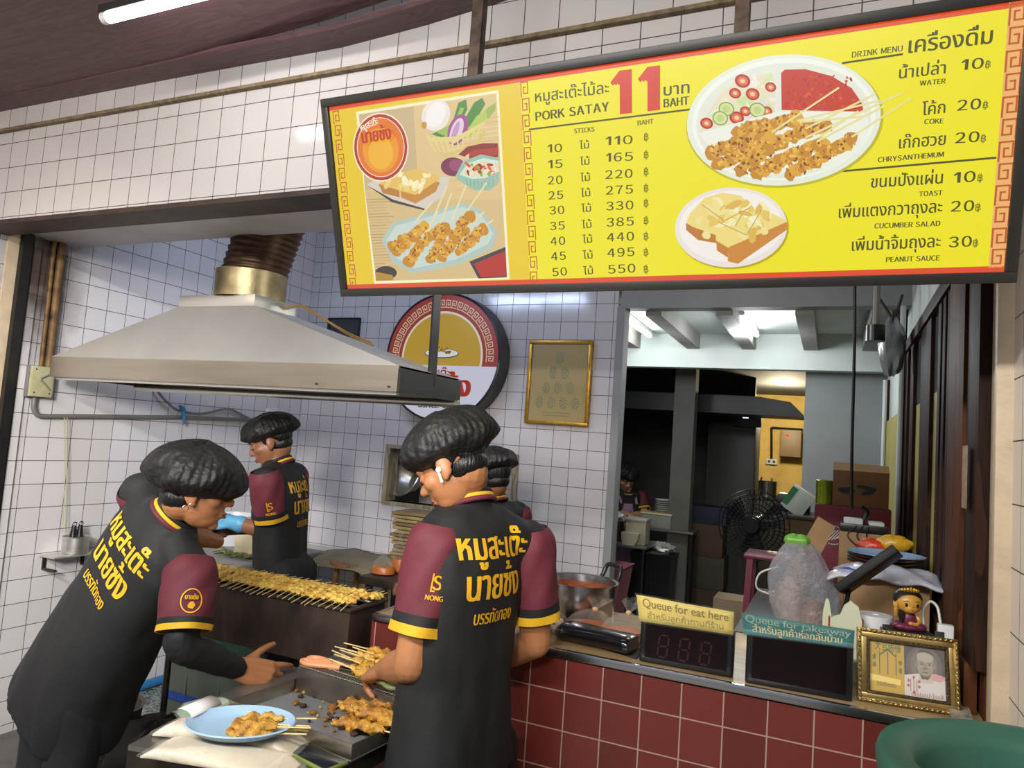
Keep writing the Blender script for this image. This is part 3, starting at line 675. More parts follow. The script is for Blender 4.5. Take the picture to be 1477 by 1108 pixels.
cx, cy = -3.275, 3.30; rr = 0.205
m_brass = mat('burnt_steel', '9a8d6c', 0.4, 0.9, var=0.45, vs=7, bump=0.1, bs=40)
MB().lathe([(rr * 1.02, 2.338), (rr * 1.02, 2.50), (rr * 1.04, 2.503), (rr * .96, 2.50)], 40, Matrix.Translation((cx, cy, 0))).build('duct_ring', m_brass, hood)
prof = []; n = 34
fl = MB(); rings = []
for i in range(n * 3):
    t = i / (n * 3 - 1); z = 2.47 + t * 1.3; ox = 0.0 + 0.55 * t ** 1.15 * 0.9; r_ = rr * 0.93 + (0.006 if i % 3 == 1 else (-0.006 if i % 3 == 2 else 0))
    rings.append([(cx + 0.01 + ox * .75 + r_ * math.cos(2 * PI * j / 32), cy + 0.1 * t + r_ * math.sin(2 * PI * j / 32), z - 0.30 * r_ * math.cos(2 * PI * j / 32) * min(1, t * 3)) for j in range(32)])
fl.loft(rings, caps=False).build('flexible_duct', mat('flexible_duct', '4c3a2c', 0.45, 0.85, var=0.4, vs=9), hood, 80)
q = MB(); q.tube([aY(632, 400, 3.3), aY(622, 557, 3.3)], 0.028, 4); q.build('hanger', m_black, hood, 20)
hw = MB().tube(arc([(-3.06, 3.36, 2.30), (-2.97, 3.40, 2.325), (-2.88, 3.45, 2.28), (-2.74, 3.60, 2.19), (-2.64, 3.70, 2.15)], 6), 0.008, 6)
hw.tube(arc([(-3.06, 3.38, 2.315), (-2.96, 3.42, 2.33), (-2.86, 3.47, 2.27), (-2.72, 3.60, 2.17), (-2.62, 3.70, 2.13)], 6), 0.006, 6).build('cable', mat('grimy_cable', '8a6a38', 0.6, var=0.3), hood)
# vent opening with louvre glass in the back wall
c0, c1 = aY(475, 459, YB - 0.01), aY(518, 486, YB - 0.01)
vt = thing('wall_vent', 'small dark vent opening with glass pane on the back wall above the hood', 'vent', (c0.x, YB, c1.z)); w, h = c1.x - c0.x, c0.z - c1.z
MB().box((0, -0.03, 0), (w, -0.001, 0.012)).box((0, -0.03, h - .012), (w, -0.001, h)).box((0, -.03, .012), (.012, -.001, h - .012)).box((w - .012, -.03, .012), (w, -.001, h - .012)).build('frame', m_black, vt)
MB().box((0.012, -0.016, 0.012), (w - 0.012, -0.006, h - 0.012)).build('pane', mat('vent_glass', '56605f', 0.08, 0.9), vt)
# round shop sign
RS = Vector((-3.115, 5.40, 2.285)); RR = 0.565
rs = thing('round_sign', 'large round shop sign with red border and white lower half on the back wall', 'sign', RS)
Mx = Matrix.Rotation(PI / 2, 4, 'X')
MB().lathe([(0, -0.19), (RR, -0.19), (RR, 0.0), (RR - 0.02, 0.006), (RR - 0.02, 0.0)], 64, Mx).build('drum', mat('sign_drum', '1b1c20', 0.35), rs)
pr = MB(); zc = -0.075                                  # chord between the gold and the white part
def arcpts(r, a0, a1, n=48): return [(r * math.cos(a0 + (a1 - a0) * k / n), r * math.sin(a0 + (a1 - a0) * k / n)) for k in range(n + 1)]
R1 = RR - 0.02; ang = math.asin(zc / R1)
pr.poly(arcpts(R1, ang, PI - ang), 0.001, Mx, col=L('9c2f24')); pr.poly(arcpts(R1, PI - ang, 2 * PI + ang), 0.001, Mx, col=L('dfe0f4'))
r2 = R1 * .735; a2_ = math.asin(zc / r2); pr.poly(arcpts(r2, a2_, PI - a2_), 0.0015, Mx, col=L('f0e6d2')); r3 = R1 * .70; a3 = math.asin(zc / r3); pr.poly(arcpts(r3, a3, PI - a3), 0.002, Mx, col=L('c9a21c'))
nm = 26
for i in range(nm):
    t = -0.08 + (PI + 0.16) * (i + .5) / nm; rm = R1 * .80; wm = R1 * .135; um = R1 * .87 * (PI + .16) / nm
    pts = [((rm + (q[0]) * wm) * math.cos(t + (q[1] - .5) * um / (R1 * .87) * .95), (rm + q[0] * wm) * math.sin(t + (q[1] - .5) * um / (R1 * .87) * .95)) for q in MEAND]
    for a_, b_ in zip(pts, pts[1:]):
        a_, b_ = Vector(a_), Vector(b_); dd = (b_ - a_).normalized() * .004; nn = Vector((-dd.y, dd.x)); pr.poly([tuple(v) for v in (a_ - dd - nn, b_ + dd - nn, b_ + dd + nn, a_ - dd + nn)], 0.002, Mx, col=L('e6c9a8'))
# a plate of satay
def el(cx_, cy_, rx, ry, z, c, j=0, rot=0): pr.poly(blob(cx_, cy_, rx, ry, rot, 24, j), z, Mx, col=L(c))
el(0.0, 0.03, 0.17, 0.042, .0022, '2c2c40'); el(0.0, 0.033, 0.162, 0.036, .0024, 'f1f0f6')
for i in range(26): el(rnd.uniform(-.07, .08), rnd.uniform(.035, .085), rnd.uniform(.012, .022), rnd.uniform(.008, .013), .0026 + i * 1e-5, rnd.choice(['b98a20', '8a5c16', 'd7a930']), .2, rnd.uniform(0, 3))
pr.build('sign_face', print_mat('round_sign_print', 0.62), rs, 0)
tx = MB(); fnr = lambda x, y: tuple(Mx @ Vector((x, y, 0.004)))
lettering(tx, 'หมูสะเต๊ะ', -0.24, -0.165, 0.10, -0.165, 0.05, 0.003, 0, L('b5341f'), 0, 'th', fnr)
lettering(tx, 'นายซ้ง', -0.30, -0.345, 0.30, -0.335, 0.135, 0.014, 0, L('b5341f'), 0, 'th', fnr)
lettering(tx, 'SINCE 1980', -0.19, -0.445, 0.19, -0.440, 0.055, 0.004, 0, L('2a2628'), 0, 'glyph', fnr, 0.1)
tx.build('lettering', MATS['round_sign_print'], rs, 0)
# gold plaque in a frame
gp = thing('framed_plaque', 'framed golden plaque with small green emblems on the back wall', 'plaque', (-2.085, YB - 0.03, 2.112)); gw, gh = 0.278, 0.350
m_gold = mat('gilt_frame', 'a9812e', 0.35, 0.8, var=0.25, vs=20)
fr = MB()
for lo, hi in (((-gw, -gh), (gw, -gh + .03)), ((-gw, gh - .03), (gw, gh)), ((-gw, -gh + .03), (-gw + .03, gh - .03)), ((gw - .03, -gh + .03), (gw, gh - .03))): fr.box((lo[0], -0.02, lo[1]), (hi[0], 0.03, hi[1]), bev=0.005)
fr.build('frame', m_gold, gp)
gq = MB(); gq.poly([(-gw + .03, -gh + .03), (gw - .03, -gh + .03), (gw - .03, gh - .03), (-gw + .03, gh - .03)], 0.0, Mx, col=L('a58b2a'))
for r_ in range(4):
    for k in range(r_ + 1):
        ex, ey = (k - r_ / 2) * 0.105, 0.205 - r_ * 0.125
        for j in range(12):
            aa = 2 * PI * j / 12; gq.poly(blob(ex + .028 * math.cos(aa), ey + .042 * math.sin(aa), .006, .007, 0, 6, .3), 0.001, Mx, col=L('4d6a34'))
        for o in (-.010, 0.0, .010): gq.poly([(ex + o - .0018, ey - .028), (ex + o + .0018, ey - .028), (ex + o + .0018, ey + .028), (ex + o - .0018, ey + .028)], .001, Mx, col=L('4d6a34'))
for k in range(2):
    for j in range(20 - 0 * k): gq.poly([(-.12 + j * .012, -.255 - k * .024), (-.112 + j * .012, -.255 - k * .024), (-.112 + j * .012, -.247 - k * .024), (-.12 + j * .012, -.247 - k * .024)], .001, Mx, col=L('5f6a34'))
gq.build('gold_sheet', print_mat('plaque_print', 0, 0.4), gp, 0)
MB().box((-gw + .03, -0.012, -gh + .03), (gw - .03, -0.008, gh - .03)).build('glass', clear_mat('frame_glass', 'ffffff', 0.04, 0.03), gp)
# serving hatch frame
ht = MB()
for lo, hi in (((hx0 - .03, hz0 - .035), (hx1 + .03, hz0)), ((hx0 - .03, hz1), (hx1 + .03, hz1 + .035)), ((hx0 - .03, hz0), (hx0 + .02, hz1)), ((hx1 - .02, hz0), (hx1 + .03, hz1))): ht.box((lo[0], YB - 0.02, lo[1]), (hi[0], YB + 0.14, hi[1]), bev=0.004)
o = struct('window_1', ht, wood_mat('pale_old_wood', '6f6450', 'a89c80', (4, 4, 1.2), 0.6))
struct('wall_hatch_room', MB().box((XL, 6.7, FZ), (-2.3, 6.8, 3.0)), m_back)
lamp('hatch_room_lamp', 'POINT', (-3.4, 6.0, 2.2), 5, COOL, 0.1)
struct('ceiling_hatch_room', MB().box((XL, YB + .12, 2.6), (-2.30, 6.8, 2.7)), m_grey)
struct('wall_hatch_side', MB().box((-2.36, YB + .14, FZ), (-2.30, 6.8, 2.7)), m_dark)
bw = MB(); c = aY(598, 693, 5.85)
bw.lathe([(0.0, -0.02), (0.10, -0.02), (0.19, 0.10), (0.205, 0.105), (0.20, 0.112), (0.185, 0.104), (0.096, -0.012), (0, -0.012)], 36)
solo('steel_bowl', bw, m_steel, 'big steel bowl tipped on its side inside the serving hatch', 'bowl', c, rot=(math.radians(68), 0.0, math.radians(-25)))
# grill trough filled with satay ------------------------------------------------
GX0, GX1, GY0, GY1, GZ = -3.30, -1.915, 2.70, 2.975, 0.80
gr = thing('charcoal_grill', 'long sooty charcoal grill trough on legs under the hood', 'grill', (0, 0, 0))
m_grill = mat('grill_iron', '4a3d35', 0.55, 0.55, var=0.45, vs=7, bump=0.25, bs=25, stretch=(1, 1, 0.5))
tr = MB(); zbm = 0.55
tr.box((GX0, GY0, zbm), (GX1, GY0 + .01, GZ)).box((GX0, GY1 - .01, zbm), (GX1, GY1, GZ)).box((GX0, GY0 + .01, zbm), (GX0 + .01, GY1 - .01, GZ)).box((GX1 - .01, GY0 + .01, zbm), (GX1, GY1 - .01, GZ)).box((GX0 + .01, GY0 + .01, zbm), (GX1 - .01, GY1 - .01, zbm + .01))
tr.build('trough', m_grill, gr)
tr = MB()
for lo, hi in (((GX0 - .01, GY0 - .012), (GX1 + .01, GY0 + .022)), ((GX0 - .01, GY1 - .022), (GX1 + .01, GY1 + .012)), ((GX1 - .024, GY0 + .022), (GX1 + .01, GY1 - .022)), ((GX0 - .01, GY0 + .022), (GX0 + .024, GY1 - .022))): tr.box((lo[0], lo[1], GZ), (hi[0], hi[1], GZ + .012), bev=0.003)
tr.build('rim', m_steel_d, gr)
for y in (GY0 + .085, GY0 + .20):
    MB().tube([(GX0, y, GZ + .006), (GX1, y, GZ + .006)], 0.006, 6).build('rail', m_steel_w, gr)
ch = MB()
for i in range(170): ch.ell((rnd.uniform(GX0 + .03, GX1 - .03), rnd.uniform(GY0 + .03, GY1 - .03), GZ - .075 + rnd.uniform(0, .02)), (rnd.uniform(.015, .035), rnd.uniform(.012, .025), .018), None, 7, 5, 0, Matrix.Rotation(rnd.uniform(0, 3), 3, 'Z'))
ch.build('charcoal', mat('charcoal', '1c1a1a', 0.9, var=0.5, vs=30), gr, 20)['kind'] = 'stuff'
for x in (GX0 + .06, GX1 - .06):
    for y in (GY0 + .03, GY1 - .03): MB().tube([(x, y, FZ), (x, y, zbm)], 0.018, 6).build('leg', m_steel_d, gr)
# satay
m_meat = mat('grilled_pork', 'd2a03c', 0.42, var=0.35, vs=70, bump=0.6, bs=120, dirt='9c682a')
m_meat2 = mat('golden_pork', 'efcd66', 0.42, var=0.3, vs=80, bump=0.5, bs=130, dirt='d0a03c')
m_char = mat('charred_pork', 'c88f3a', 0.5, var=0.4, vs=50, bump=0.5, bs=110, dirt='6a3c18')
m_stick = mat('bamboo_stick', 'd9c084', 0.6, var=0.15, vs=40)
def meat_mb(seed, Lm=0.115, w=0.017):
    r = random.Random(seed); m = MB(); rings = []; n = 18
    ph = [r.uniform(0, 6) for _ in range(6)]
    for i in range(n + 1):
        t = i / n; e = math.sin(PI * min(1, max(0.04, t * 0.96 + .02))) ** 0.45
        k = 1 + .22 * math.sin(t * 19 + ph[0]) + .12 * math.sin(t * 37 + ph[1]); ring = []
        for j in range(12):
            a = 2 * PI * j / 12; q = w * e * k * (1 + .16 * math.sin(3 * a + t * 22 + ph[2]) + .12 * math.sin(5 * a - t * 31 + ph[3]) + r.uniform(-.08, .08))
            ring.append((t * Lm, q * 1.15 * math.cos(a) + .004 * math.sin(t * 14 + ph[4]), q * .72 * math.sin(a) + .0025 * math.sin(t * 17 + ph[5])))
        rings.append(ring)
    return m.loft(rings)
m_meat3 = mat('amber_pork', 'ddb252', 0.42, var=0.35, vs=70, bump=0.5, bs=120, dirt='ad7630')
SAT = []
for i, mm in enumerate((m_meat, m_meat2, m_meat3, m_char, m_meat2)):
    root = thing('pork_satay', 'pork satay', 'satay', (0, 0, 0)); 
    meat_mb(11 + i).build('meat', mm, root, 70)
    MB().tube([(-0.085, 0, 0), (0.118, 0, 0)], 0.0021, 6).build('stick', m_stick, root)
    SAT.append(root)
used = set()
def satay(kind, loc, rot, label, group):
    src = SAT[kind]
    if kind not in used:
        used.add(kind); src.location = loc; src.rotation_euler = rot; src['label'] = label; src['group'] = group; return src
    return dup(src, loc, rot, label, group)
n = 29
for i in range(n):                       # front row: sticks out over the front edge
    x = -2.93 + (i / (n - 1)) * 0.98
    satay(rnd.choice((4, 4, 2, 1)), (x + rnd.uniform(-.006, .006), GY0 + .022 + rnd.uniform(-.008, .008), GZ + .024 + rnd.uniform(0, .006)), (rnd.uniform(-.3, .3), math.radians(-7 + rnd.uniform(-2, 2)), math.radians(90 + 10 + rnd.uniform(-5, 5))),
          'pork satay in the front row on the grill, stick jutting over the front edge', 'satay in the front row on the grill')
n = 40
for i in range(n):
    x = -3.27 + (i / (n - 1)) * 1.34
    satay(rnd.choice((1, 1, 4, 2)), (x + rnd.uniform(-.006, .006), GY1 - .012 + rnd.uniform(-.008, .008), GZ + .026 + rnd.uniform(0, .006)), (rnd.uniform(-.3, .3), math.radians(-4 + rnd.uniform(-3, 3)), math.radians(-90 + 8 + rnd.uniform(-6, 6))),
          'pork satay in the rear row on the grill, stick pointing to the back wall', 'satay in the rear row on the grill')
# ------------------------------------------------------------------ left wall fittings
m_box = mat('switch_box', 'b7b28c', 0.4, var=0.12, vs=12)
sb = thing('switch_box', 'beige electrical switch box on the left wall', 'switch box', (XL, 2.93, 1.665))
MB().box((0, 0, 0), (0.055, 0.155, 0.205), bev=0.006).build('housing', m_greyp, sb)
sbc = MB().box((0.055, 0.004, 0.004), (0.078, 0.151, 0.201), bev=0.006).build('cover', m_box, sb)
MB().tube([(0.085, 0.06, 0.125), (0.085, 0.13, 0.165)], 0.006, 6).tube([(0.085, 0.06, 0.115), (0.085, 0.125, 0.055)], 0.006, 6).tube([(0.085, 0.06, 0.112), (0.085, 0.06, 0.128)], 0.007, 6).build('lever', mat('lever_grey', '8f8c74', 0.4), sb)
for y, z in ((.03, .18), (.13, .18), (.03, .03), (.13, .03)): MB().ell((.079, y, z), .005, None, 8, 6).build('screw', m_black, sbc)
cd = MB().tube(arc([(XL + .028, 3.0, 1.665), (XL + .028, 3.002, 1.60), (XL + .028, 3.03, 1.555), (XL + .028, 3.09, 1.548), (XL + .028, 3.3, 1.56), (XL + .03, 3.8, 1.585), (XL + .03, 4.2, 1.605), (XL + .03, 5.25, 1.635)], 8), 0.0155, 10)
solo('wall_conduit', cd, m_greyp, 'grey conduit running from the switch box along the left wall', 'conduit')
hw = MB().tube(arc([aX(222, 545, XL + .04), aX(228, 565, XL + .04), aX(243, 582, XL + .04), aX(258, 592, XL + .04), aX(290, 597, XL + .03), aX(328, 590, XL + .03), aX(352, 600, XL + .03), aX(368, 606, XL + .03), aX(388, 598, XL + .03)], 6), 0.010, 8)
solo('sagging_cable', hw, mat('grimy_grey_cable', '7f7d79', 0.5, var=0.3), 'sagging grey cable from hood to socket on the left wall', 'cable')
m_pipe = mat('rusty_pipe', '7d6038', 0.6, 0.2, var=0.5, vs=14, dirt='3d2512')
for y, r_, lb in ((3.015, .014, 'thinner rusty pipe above the switch box'), (3.065, .026, 'thicker rusty pipe above the switch box')):
    solo('wall_pipe', MB().tube([(XL + .03, y, 1.86), (XL + .03, y - .01, 2.70)], r_, 10), m_pipe, lb, 'pipe')
bl = MB().tube([(XL + .02, 3.08, 1.945), (XL + .02, 3.40, 1.925)], .008, 8)
solo('blue_water_pipe', bl, mat('blue_pipe', '2c4a9c', 0.4), 'thin blue pipe disappearing behind the hood on the left wall', 'pipe')
for (y, z, lb) in ((5.12, 1.655, 'white wall socket at the end of the sagging cable'), (5.28, 1.60, 'white wall socket at the end of the conduit')):
    s = thing('wall_socket', lb, 'socket', (XL, y, z)); MB().box((0, 0, 0), (.03, .14, .09), bev=.006).build('plate', m_white, s)
    for yy in (.045, .085): MB().box((.03, yy, .035), (.032, yy + .012, .055)).build('outlet', m_black, s)
c = aX(262, 598, XL + .05); rg = MB()
rg.tube(arc([c + Vector((0, -.03, .07)), c + Vector((.01, 0, .04)), c + Vector((.012, .01, -.02)), c + Vector((.01, .02, -.08))], 6), [.035 * k for k in ([.5, .6, .75, .9, 1, 1, .95, .9, .9, .85, .8, .75, .7, .6, .55, .5, .45, .4, .2])], 10, flat=.5)
solo('blue_rag', rg, mat('blue_rag', '3f84b4', 0.8, var=0.2, vs=30, bump=0.4), 'blue rag knotted round the cable on the left wall', 'rag')
c = aX(93, 602, XL + .045); c2 = aX(90, 768, XL + .06)
solo('hanging_string', MB().tube([c, (c + c2) / 2 + Vector((0, .012, 0)), c2], .0025, 5).tube([c + Vector((0, .02, 0)), (c + c2) / 2 + Vector((0, .012, .1)), c2 + Vector((0, .02, 0))], .0025, 5), mat('string', 'a9a878', 0.8), 'greenish string hanging from the conduit on the left wall', 'string')
sp = MB(); A0 = aX(60, 803, XL + .02)
sh = thing('wall_shelf', 'small steel bracket shelf on the left wall under the string', 'shelf', (XL, A0.y - .01, A0.z - .03))
MB().box((0, 0, .03), (.16, .36, .042), bev=.002).build('board', m_steel_w, sh)
for y in (.03, .30): MB().box((0, y, -.06), (.012, y + .02, .03)).box((.012, y, -.06), (.13, y + .02, -.048)).build('bracket', m_steel_d, sh)
pt = thing('steel_pot', 'steel pot on the small shelf of the left wall', 'pot', (XL + .10, A0.y + .17, A0.z + .012))
MB().lathe([(0, .001), (.07, .001), (.078, .008), (.08, .11), (.086, .113), (.082, .117), (.077, .112), (.075, .012), (0, .012)], 28).build('body', m_steel, pt)
for k, dy in enumerate((-.025, .02)):
    g = MB().tube([(0, 0, .0), (0, 0, .075)], [.024, .014], 10).lathe([(.014, 0), (.018, .004), (.014, .008), (.010, .004), (.014, 0)], 12, Matrix.Translation((0, 0, .085)) @ Matrix.Rotation(PI / 2, 4, 'Y'))
    solo('black_weight', g, m_blackpl, ('nearer' if k == 0 else 'farther') + ' black tapered weight on the string above the steel pot', 'weight', (XL + .10, A0.y + .17 + dy, A0.z + .125))
# ------------------------------------------------------------------ red tiled counter and what stands on it
CX0, CX1, CZ, CD = -1.855, 0.50, 0.785, 3.62
m_top = wood_mat('counter_laminate', '8a6f4c', 'a98f68', (1.2, 5, 5), 0.35, 2.0, 0.05)
m_alu = mat('aluminium_edge', 'c9cbd0', 0.22, 1.0)
ct = thing('counter', 'counter faced with dark red tiles, metal edge and wooden top', 'counter', (0, 0, 0))
bs = MB().box((CX0 + .002, YC, FZ), (CX1 - .01, CD, CZ - .035)); bs.build('tiled_front', m_maroon, ct, 20)
MB().box((CX0 - .012, YC + .004, FZ), (CX0 + .002, CD, CZ - .02)).build('tiled_end', m_maroon_y, ct, 20)
MB().box((CX0, YC + .012, CZ - .035), (CX1, CD, CZ), bev=.003).build('top', m_top, ct)
MB().box((CX0 - .006, YC - .012, CZ - .026), (CX1 - .02, YC + .014, CZ + .004), bev=.004).box((CX0 - .014, YC + .014, CZ - .022), (CX0 + .006, CD, CZ + .003), bev=.003).build('metal_edge', m_alu, ct)
# sauce pot
P0 = aY(836, 838, 3.30); PZ = P0.z - CZ
pot = thing('sauce_pot', 'wide aluminium pot full of orange peanut sauce on the counter', 'pot', (P0.x, 3.30, CZ)); r = 0.172
m_alp = mat('pot_aluminium', 'b5b6ba', 0.22, 1.0, var=0.06, vs=6)
MB().lathe([(0, .002), (r * .93, .002), (r * .97, .012), (r, PZ * .9), (r * 1.0, PZ - .004), (r * 1.07, PZ), (r * 1.07, PZ + .006), (r * .985, PZ + .002), (r * .96, PZ * .8), (r * .9, .02), (0, .02)], 48).build('body', m_alp, pot)
def sauce_m():
    return mat('peanut_sauce', 'a85212', 0.6, var=0.6, vs=40, bump=0.25, bs=40, dirt='54210a', spec=.1)
sc_ = MB()
for i in range(12):
    pass
sc_.lathe([(0, PZ - .028), (r * .5, PZ - .029), (r * .965, PZ - .030)], 40).build('sauce', sauce_m(), pot)
for a in (math.radians(232), math.radians(60)):
    c, s = math.cos(a), math.sin(a); o = Vector((c, s, 0)); t_ = Vector((-s, c, 0)); b = r * .99
    h = arc([o * b - t_ * .055 + Vector((0, 0, PZ - .03)), o * (b + .03) - t_ * .055 + Vector((0, 0, PZ + .012)), o * (b + .05) - t_ * .045 + Vector((0, 0, PZ + .058)), o * (b + .052) + Vector((0, 0, PZ + .064)), o * (b + .05) + t_ * .045 + Vector((0, 0, PZ + .058)), o * (b + .03) + t_ * .055 + Vector((0, 0, PZ + .012)), o * b + t_ * .055 + Vector((0, 0, PZ - .03))], 6)
    MB().tube(h, .0105, 10).build('handle', m_blackpl, pot, label='black looped handle')
# tied bags
m_bag = clear_mat('clear_bag', 'faf8f4', 0.02, 0.10, 0.30, 0.22); m_sauce = mat('bagged_sauce', 'b0581c', 0.45, var=0.25, vs=12); m_rub = mat('rubber_band', 'dba782', 0.6)
def sauce_bag(px0, px1, py, pyt, Y, label, lean=1, seed=0):
    a, b = aY(px0, py, Y), aY(px1, py, Y); w = (b - a).length; cx_, cz = (a.x + b.x) / 2, CZ; top = aY(px0, pyt, Y).z - CZ; r_ = random.Random(seed)
    t = thing('sauce_bag', label, 'bag', (cx_, Y, CZ), 0, 'tied bags of sauce on the counter'); 
    def shell(k, z1): 
        rings = []
        for i in range(15):
            u = i / 14 * z1; e = .82 + .2 * math.sin(PI * min(1, u * 1.6)) if u < .5 else 1.02 * math.cos((u - .5) * 2.9) ** .8 if u < 1.0 else .1; e = max(e, .10); R = []
            for j in range(24):
                th = 2 * PI * j / 24; q = e * k * (1 + .06 * math.sin(3 * th + seed + u * 5) + .05 * math.sin(7 * th - u * 9) * u)
                R.append((math.cos(th) * w * .52 * q + lean * u * w * .24, math.sin(th) * w * .36 * q, u * top * .86))
            rings.append(R)
        return rings
    MB().loft(shell(.955, .50)).build('sauce', m_sauce, t); MB().loft(shell(1, 1)).build('bag', m_bag, t)
    kx = lean * w * .24; kz = top * .86
    MB().lathe([(w * .05, -.008), (w * .075, 0), (w * .05, .008)], 14, Matrix.Translation((kx, 0, kz))).build('rubber_band', m_rub, t)
    k = MB(); rings = []
    for i in range(8):
        u = i / 7; rings.append([((w * .05 + w * .20 * u) * math.cos(2 * PI * j / 28) * (1 + .3 * math.sin(6 * 2 * PI * j / 28 + seed) * u) + kx + lean * .02 * u, (w * .05 + w * .16 * u) * math.sin(2 * PI * j / 28) * (1 + .3 * math.sin(5 * 2 * PI * j / 28) * u), kz + u * top * .30 + .01 * math.sin(j * 1.7) * u) for j in range(28)])
    k.loft(rings, caps=False).build('bag_neck', m_bag, t)
sauce_bag(814, 872, 903, 864, 3.05, 'tied clear bag half full of brown sauce, beside the pot', 1, 1)
sauce_bag(864, 920, 909, 868, 3.00, 'tied clear bag half full of brown sauce, touching the yellow queue sign', 1, 2)
for k, (x, y, lb) in enumerate(((788, 889, 'knotted clear plastic bag by the elbow of the person in front'), (803, 881, 'knotted clear plastic bag in front of the pot'))):
    c = aY(x, y, 3.02); mb = MB(); w = .075
    mb.ell((0, 0, w * .62), (w * .72, w * .5, w * .62), None, 28, 16, fn=lambda u, v: 1 + .10 * math.sin(5 * u + k) * math.sin(4 * v) + .06 * math.sin(11 * u + 7 * v))
    t = thing('knotted_bag', lb, 'bag', (c.x, 3.02, CZ), 0, 'knotted clear bags in front of the pot'); mb.build('bag', m_bag, t); MB().ell((.01, 0, w * .5), (w * .45, w * .32, w * .4), None, 14, 10, fn=lambda u, v: 1 + .15 * math.sin(4 * u) * math.sin(3 * v)).build('contents', mat('pale_relish', 'd9c9b4', .5, var=.3, vs=40), t)
    MB().lathe([(.010, -.006), (.016, 0), (.010, .006)], 12, Matrix.Translation((w * .55, -.02, w * .75)) @ Matrix.Rotation(1.1, 4, 'Y')).build('rubber_band', m_rub, t)
# black case on a cloth
c0, c1 = Vector((-1.045, 2.975, CZ)), Vector((-0.70, 2.925, CZ)); ca = MB(); rings = []; d = (c1 - c0); nrm = Vector((-d.y, d.x, 0)).normalized()
for i in range(25):
    u = i / 24; e = min(1, math.sqrt(max(0, 1 - (1 - min(1, u / .16)) ** 2)) if u < .16 else 1); e = max(.12, e * (1 if u < .96 else .9)); w = .072 * e * (1 + .08 * math.sin(u * 7)); h = .062 * e
    rings.append([c0 + d * u + nrm * w * math.copysign(abs(math.cos(a)) ** .8, math.cos(a)) + Vector((0, 0, .008 + h * .55 + h * .55 * math.copysign(abs(math.sin(a)) ** .7, math.sin(a)))) for a in [2 * PI * j / 28 for j in range(28)]])
t = thing('black_case', 'long glossy black case lying on the counter in front of the sauce bags', 'case', c0); ca.loft(rings).shift(c0).build('shell', mat('glossy_black_case', '0c0e14', 0.22, coat=.3), t)
mk = MB(); lettering(mk, 'fino', .195, .0, .235, -.006, .018, 0, 0, None, 0, 'th', lambda x, y: (x - .0, y * .2 - .060 - 0 * x, .055 + y * .9)); mk.build('logo', m_white, t, 0)
mb = MB(); V = []
nx, ny = 16, 6; Pm = [aZ(798, 913, CZ + .002), aZ(918, 951, CZ + .002), aZ(930, 938, CZ + .002), aZ(812, 901, CZ + .002)]
for j in range(ny + 1):
    for i in range(nx + 1):
        u, v = i / nx, j / ny; p = (Pm[0] * (1 - u) + Pm[1] * u) * (1 - v) + (Pm[3] * (1 - u) + Pm[2] * u) * v; V.append(p + Vector((0, 0, .003 + .003 * math.sin(u * 13 + v * 3) + (.012 if i == 0 else 0))))
mb.add(V, [(j * (nx + 1) + i, j * (nx + 1) + i + 1, (j + 1) * (nx + 1) + i + 1, (j + 1) * (nx + 1) + i) for j in range(ny) for i in range(nx)])
o = solo('dark_cloth', mb, mat('dark_cloth', '2b2724', .85, bump=.3, bs=120), 'dark folded cloth under the black case at the counter edge', 'cloth'); o.modifiers.new('s', 'SOLIDIFY').thickness = .005
# queue displays
def quad_frame(p00, p10, p01):               # lower left, lower right, upper left
    x = (p10 - p00); w = x.length; x.normalize(); y = p01 - p00; y = (y - x * y.dot(x)); h = y.length; y.normalize(); return frame_m(p00, x, y, x.cross(y)), w, h
def frame_m(o, x, y, z):
    M = Matrix((x, y, z)).transposed().to_4x4(); M.translation = o; return M
def display(px, py, px1, py1, pyt, label, digits):
    a, b = aZ(px, py, CZ + .001), aZ(px1, py1, CZ + .001); b.y = a.y + (b.y - a.y) * .5
    dirx = (b - a).normalized(); ang = math.atan2(dirx.y, dirx.x); w = (b - a).length; h = aY(px, pyt, a.y).z - CZ
    t = thing('queue_display', label, 'display', a, ang)
    MB().box((0, 0, 0), (w, .06, h), bev=.010, seg=3).build('housing', m_blackpl, t)
    b_ = .022
    scr = MB().box((b_, -.002, b_), (w - b_, .004, h - .012)).build('screen', mat('dark_red_screen', '120607', 0.12), t)
    if digits:
        on = L('32121a')
        if 'segment_print' not in MATS: print_mat('segment_print', 0.0, .3)
        for k in range(3):
            g = MB()
            x0 = w * (.20 + .225 * k); dw, dh, th = w * .10, h * .50, .007; z0 = h * .20
            for (xa, za, xb, zb) in ((0, 0, dw, 0), (0, dh / 2, dw, dh / 2), (0, dh, dw, dh), (0, 0, 0, dh / 2), (0, dh / 2, 0, dh), (dw, 0, dw, dh / 2), (dw, dh / 2, dw, dh)):
                sl = .10; A = Vector((x0 + xa + za * sl, z0 + za)); B = Vector((x0 + xb + zb * sl, z0 + zb)); dd = (B - A).normalized(); A, B = A + dd * .005, B - dd * .005; n_ = Vector((-dd.y, dd.x)) * th / 2
                g.add([(q.x, -.0035, q.y) for q in (A - n_, B - n_, B + n_, A + n_)], [(0, 1, 2, 3)], None, 0, on)
            g.build('digit', MATS['segment_print'], scr, 0)
    return t, w, h, ang
D1 = display(921, 954, 1057, 978, 892, 'black queue number display with three unlit red digits, under the yellow sign', True)
D2 = display(1074, 985, 1229, 1012, 908, 'black blank queue display under the teal sign', False)
m_pap = print_mat('paper_print', 0, .5)
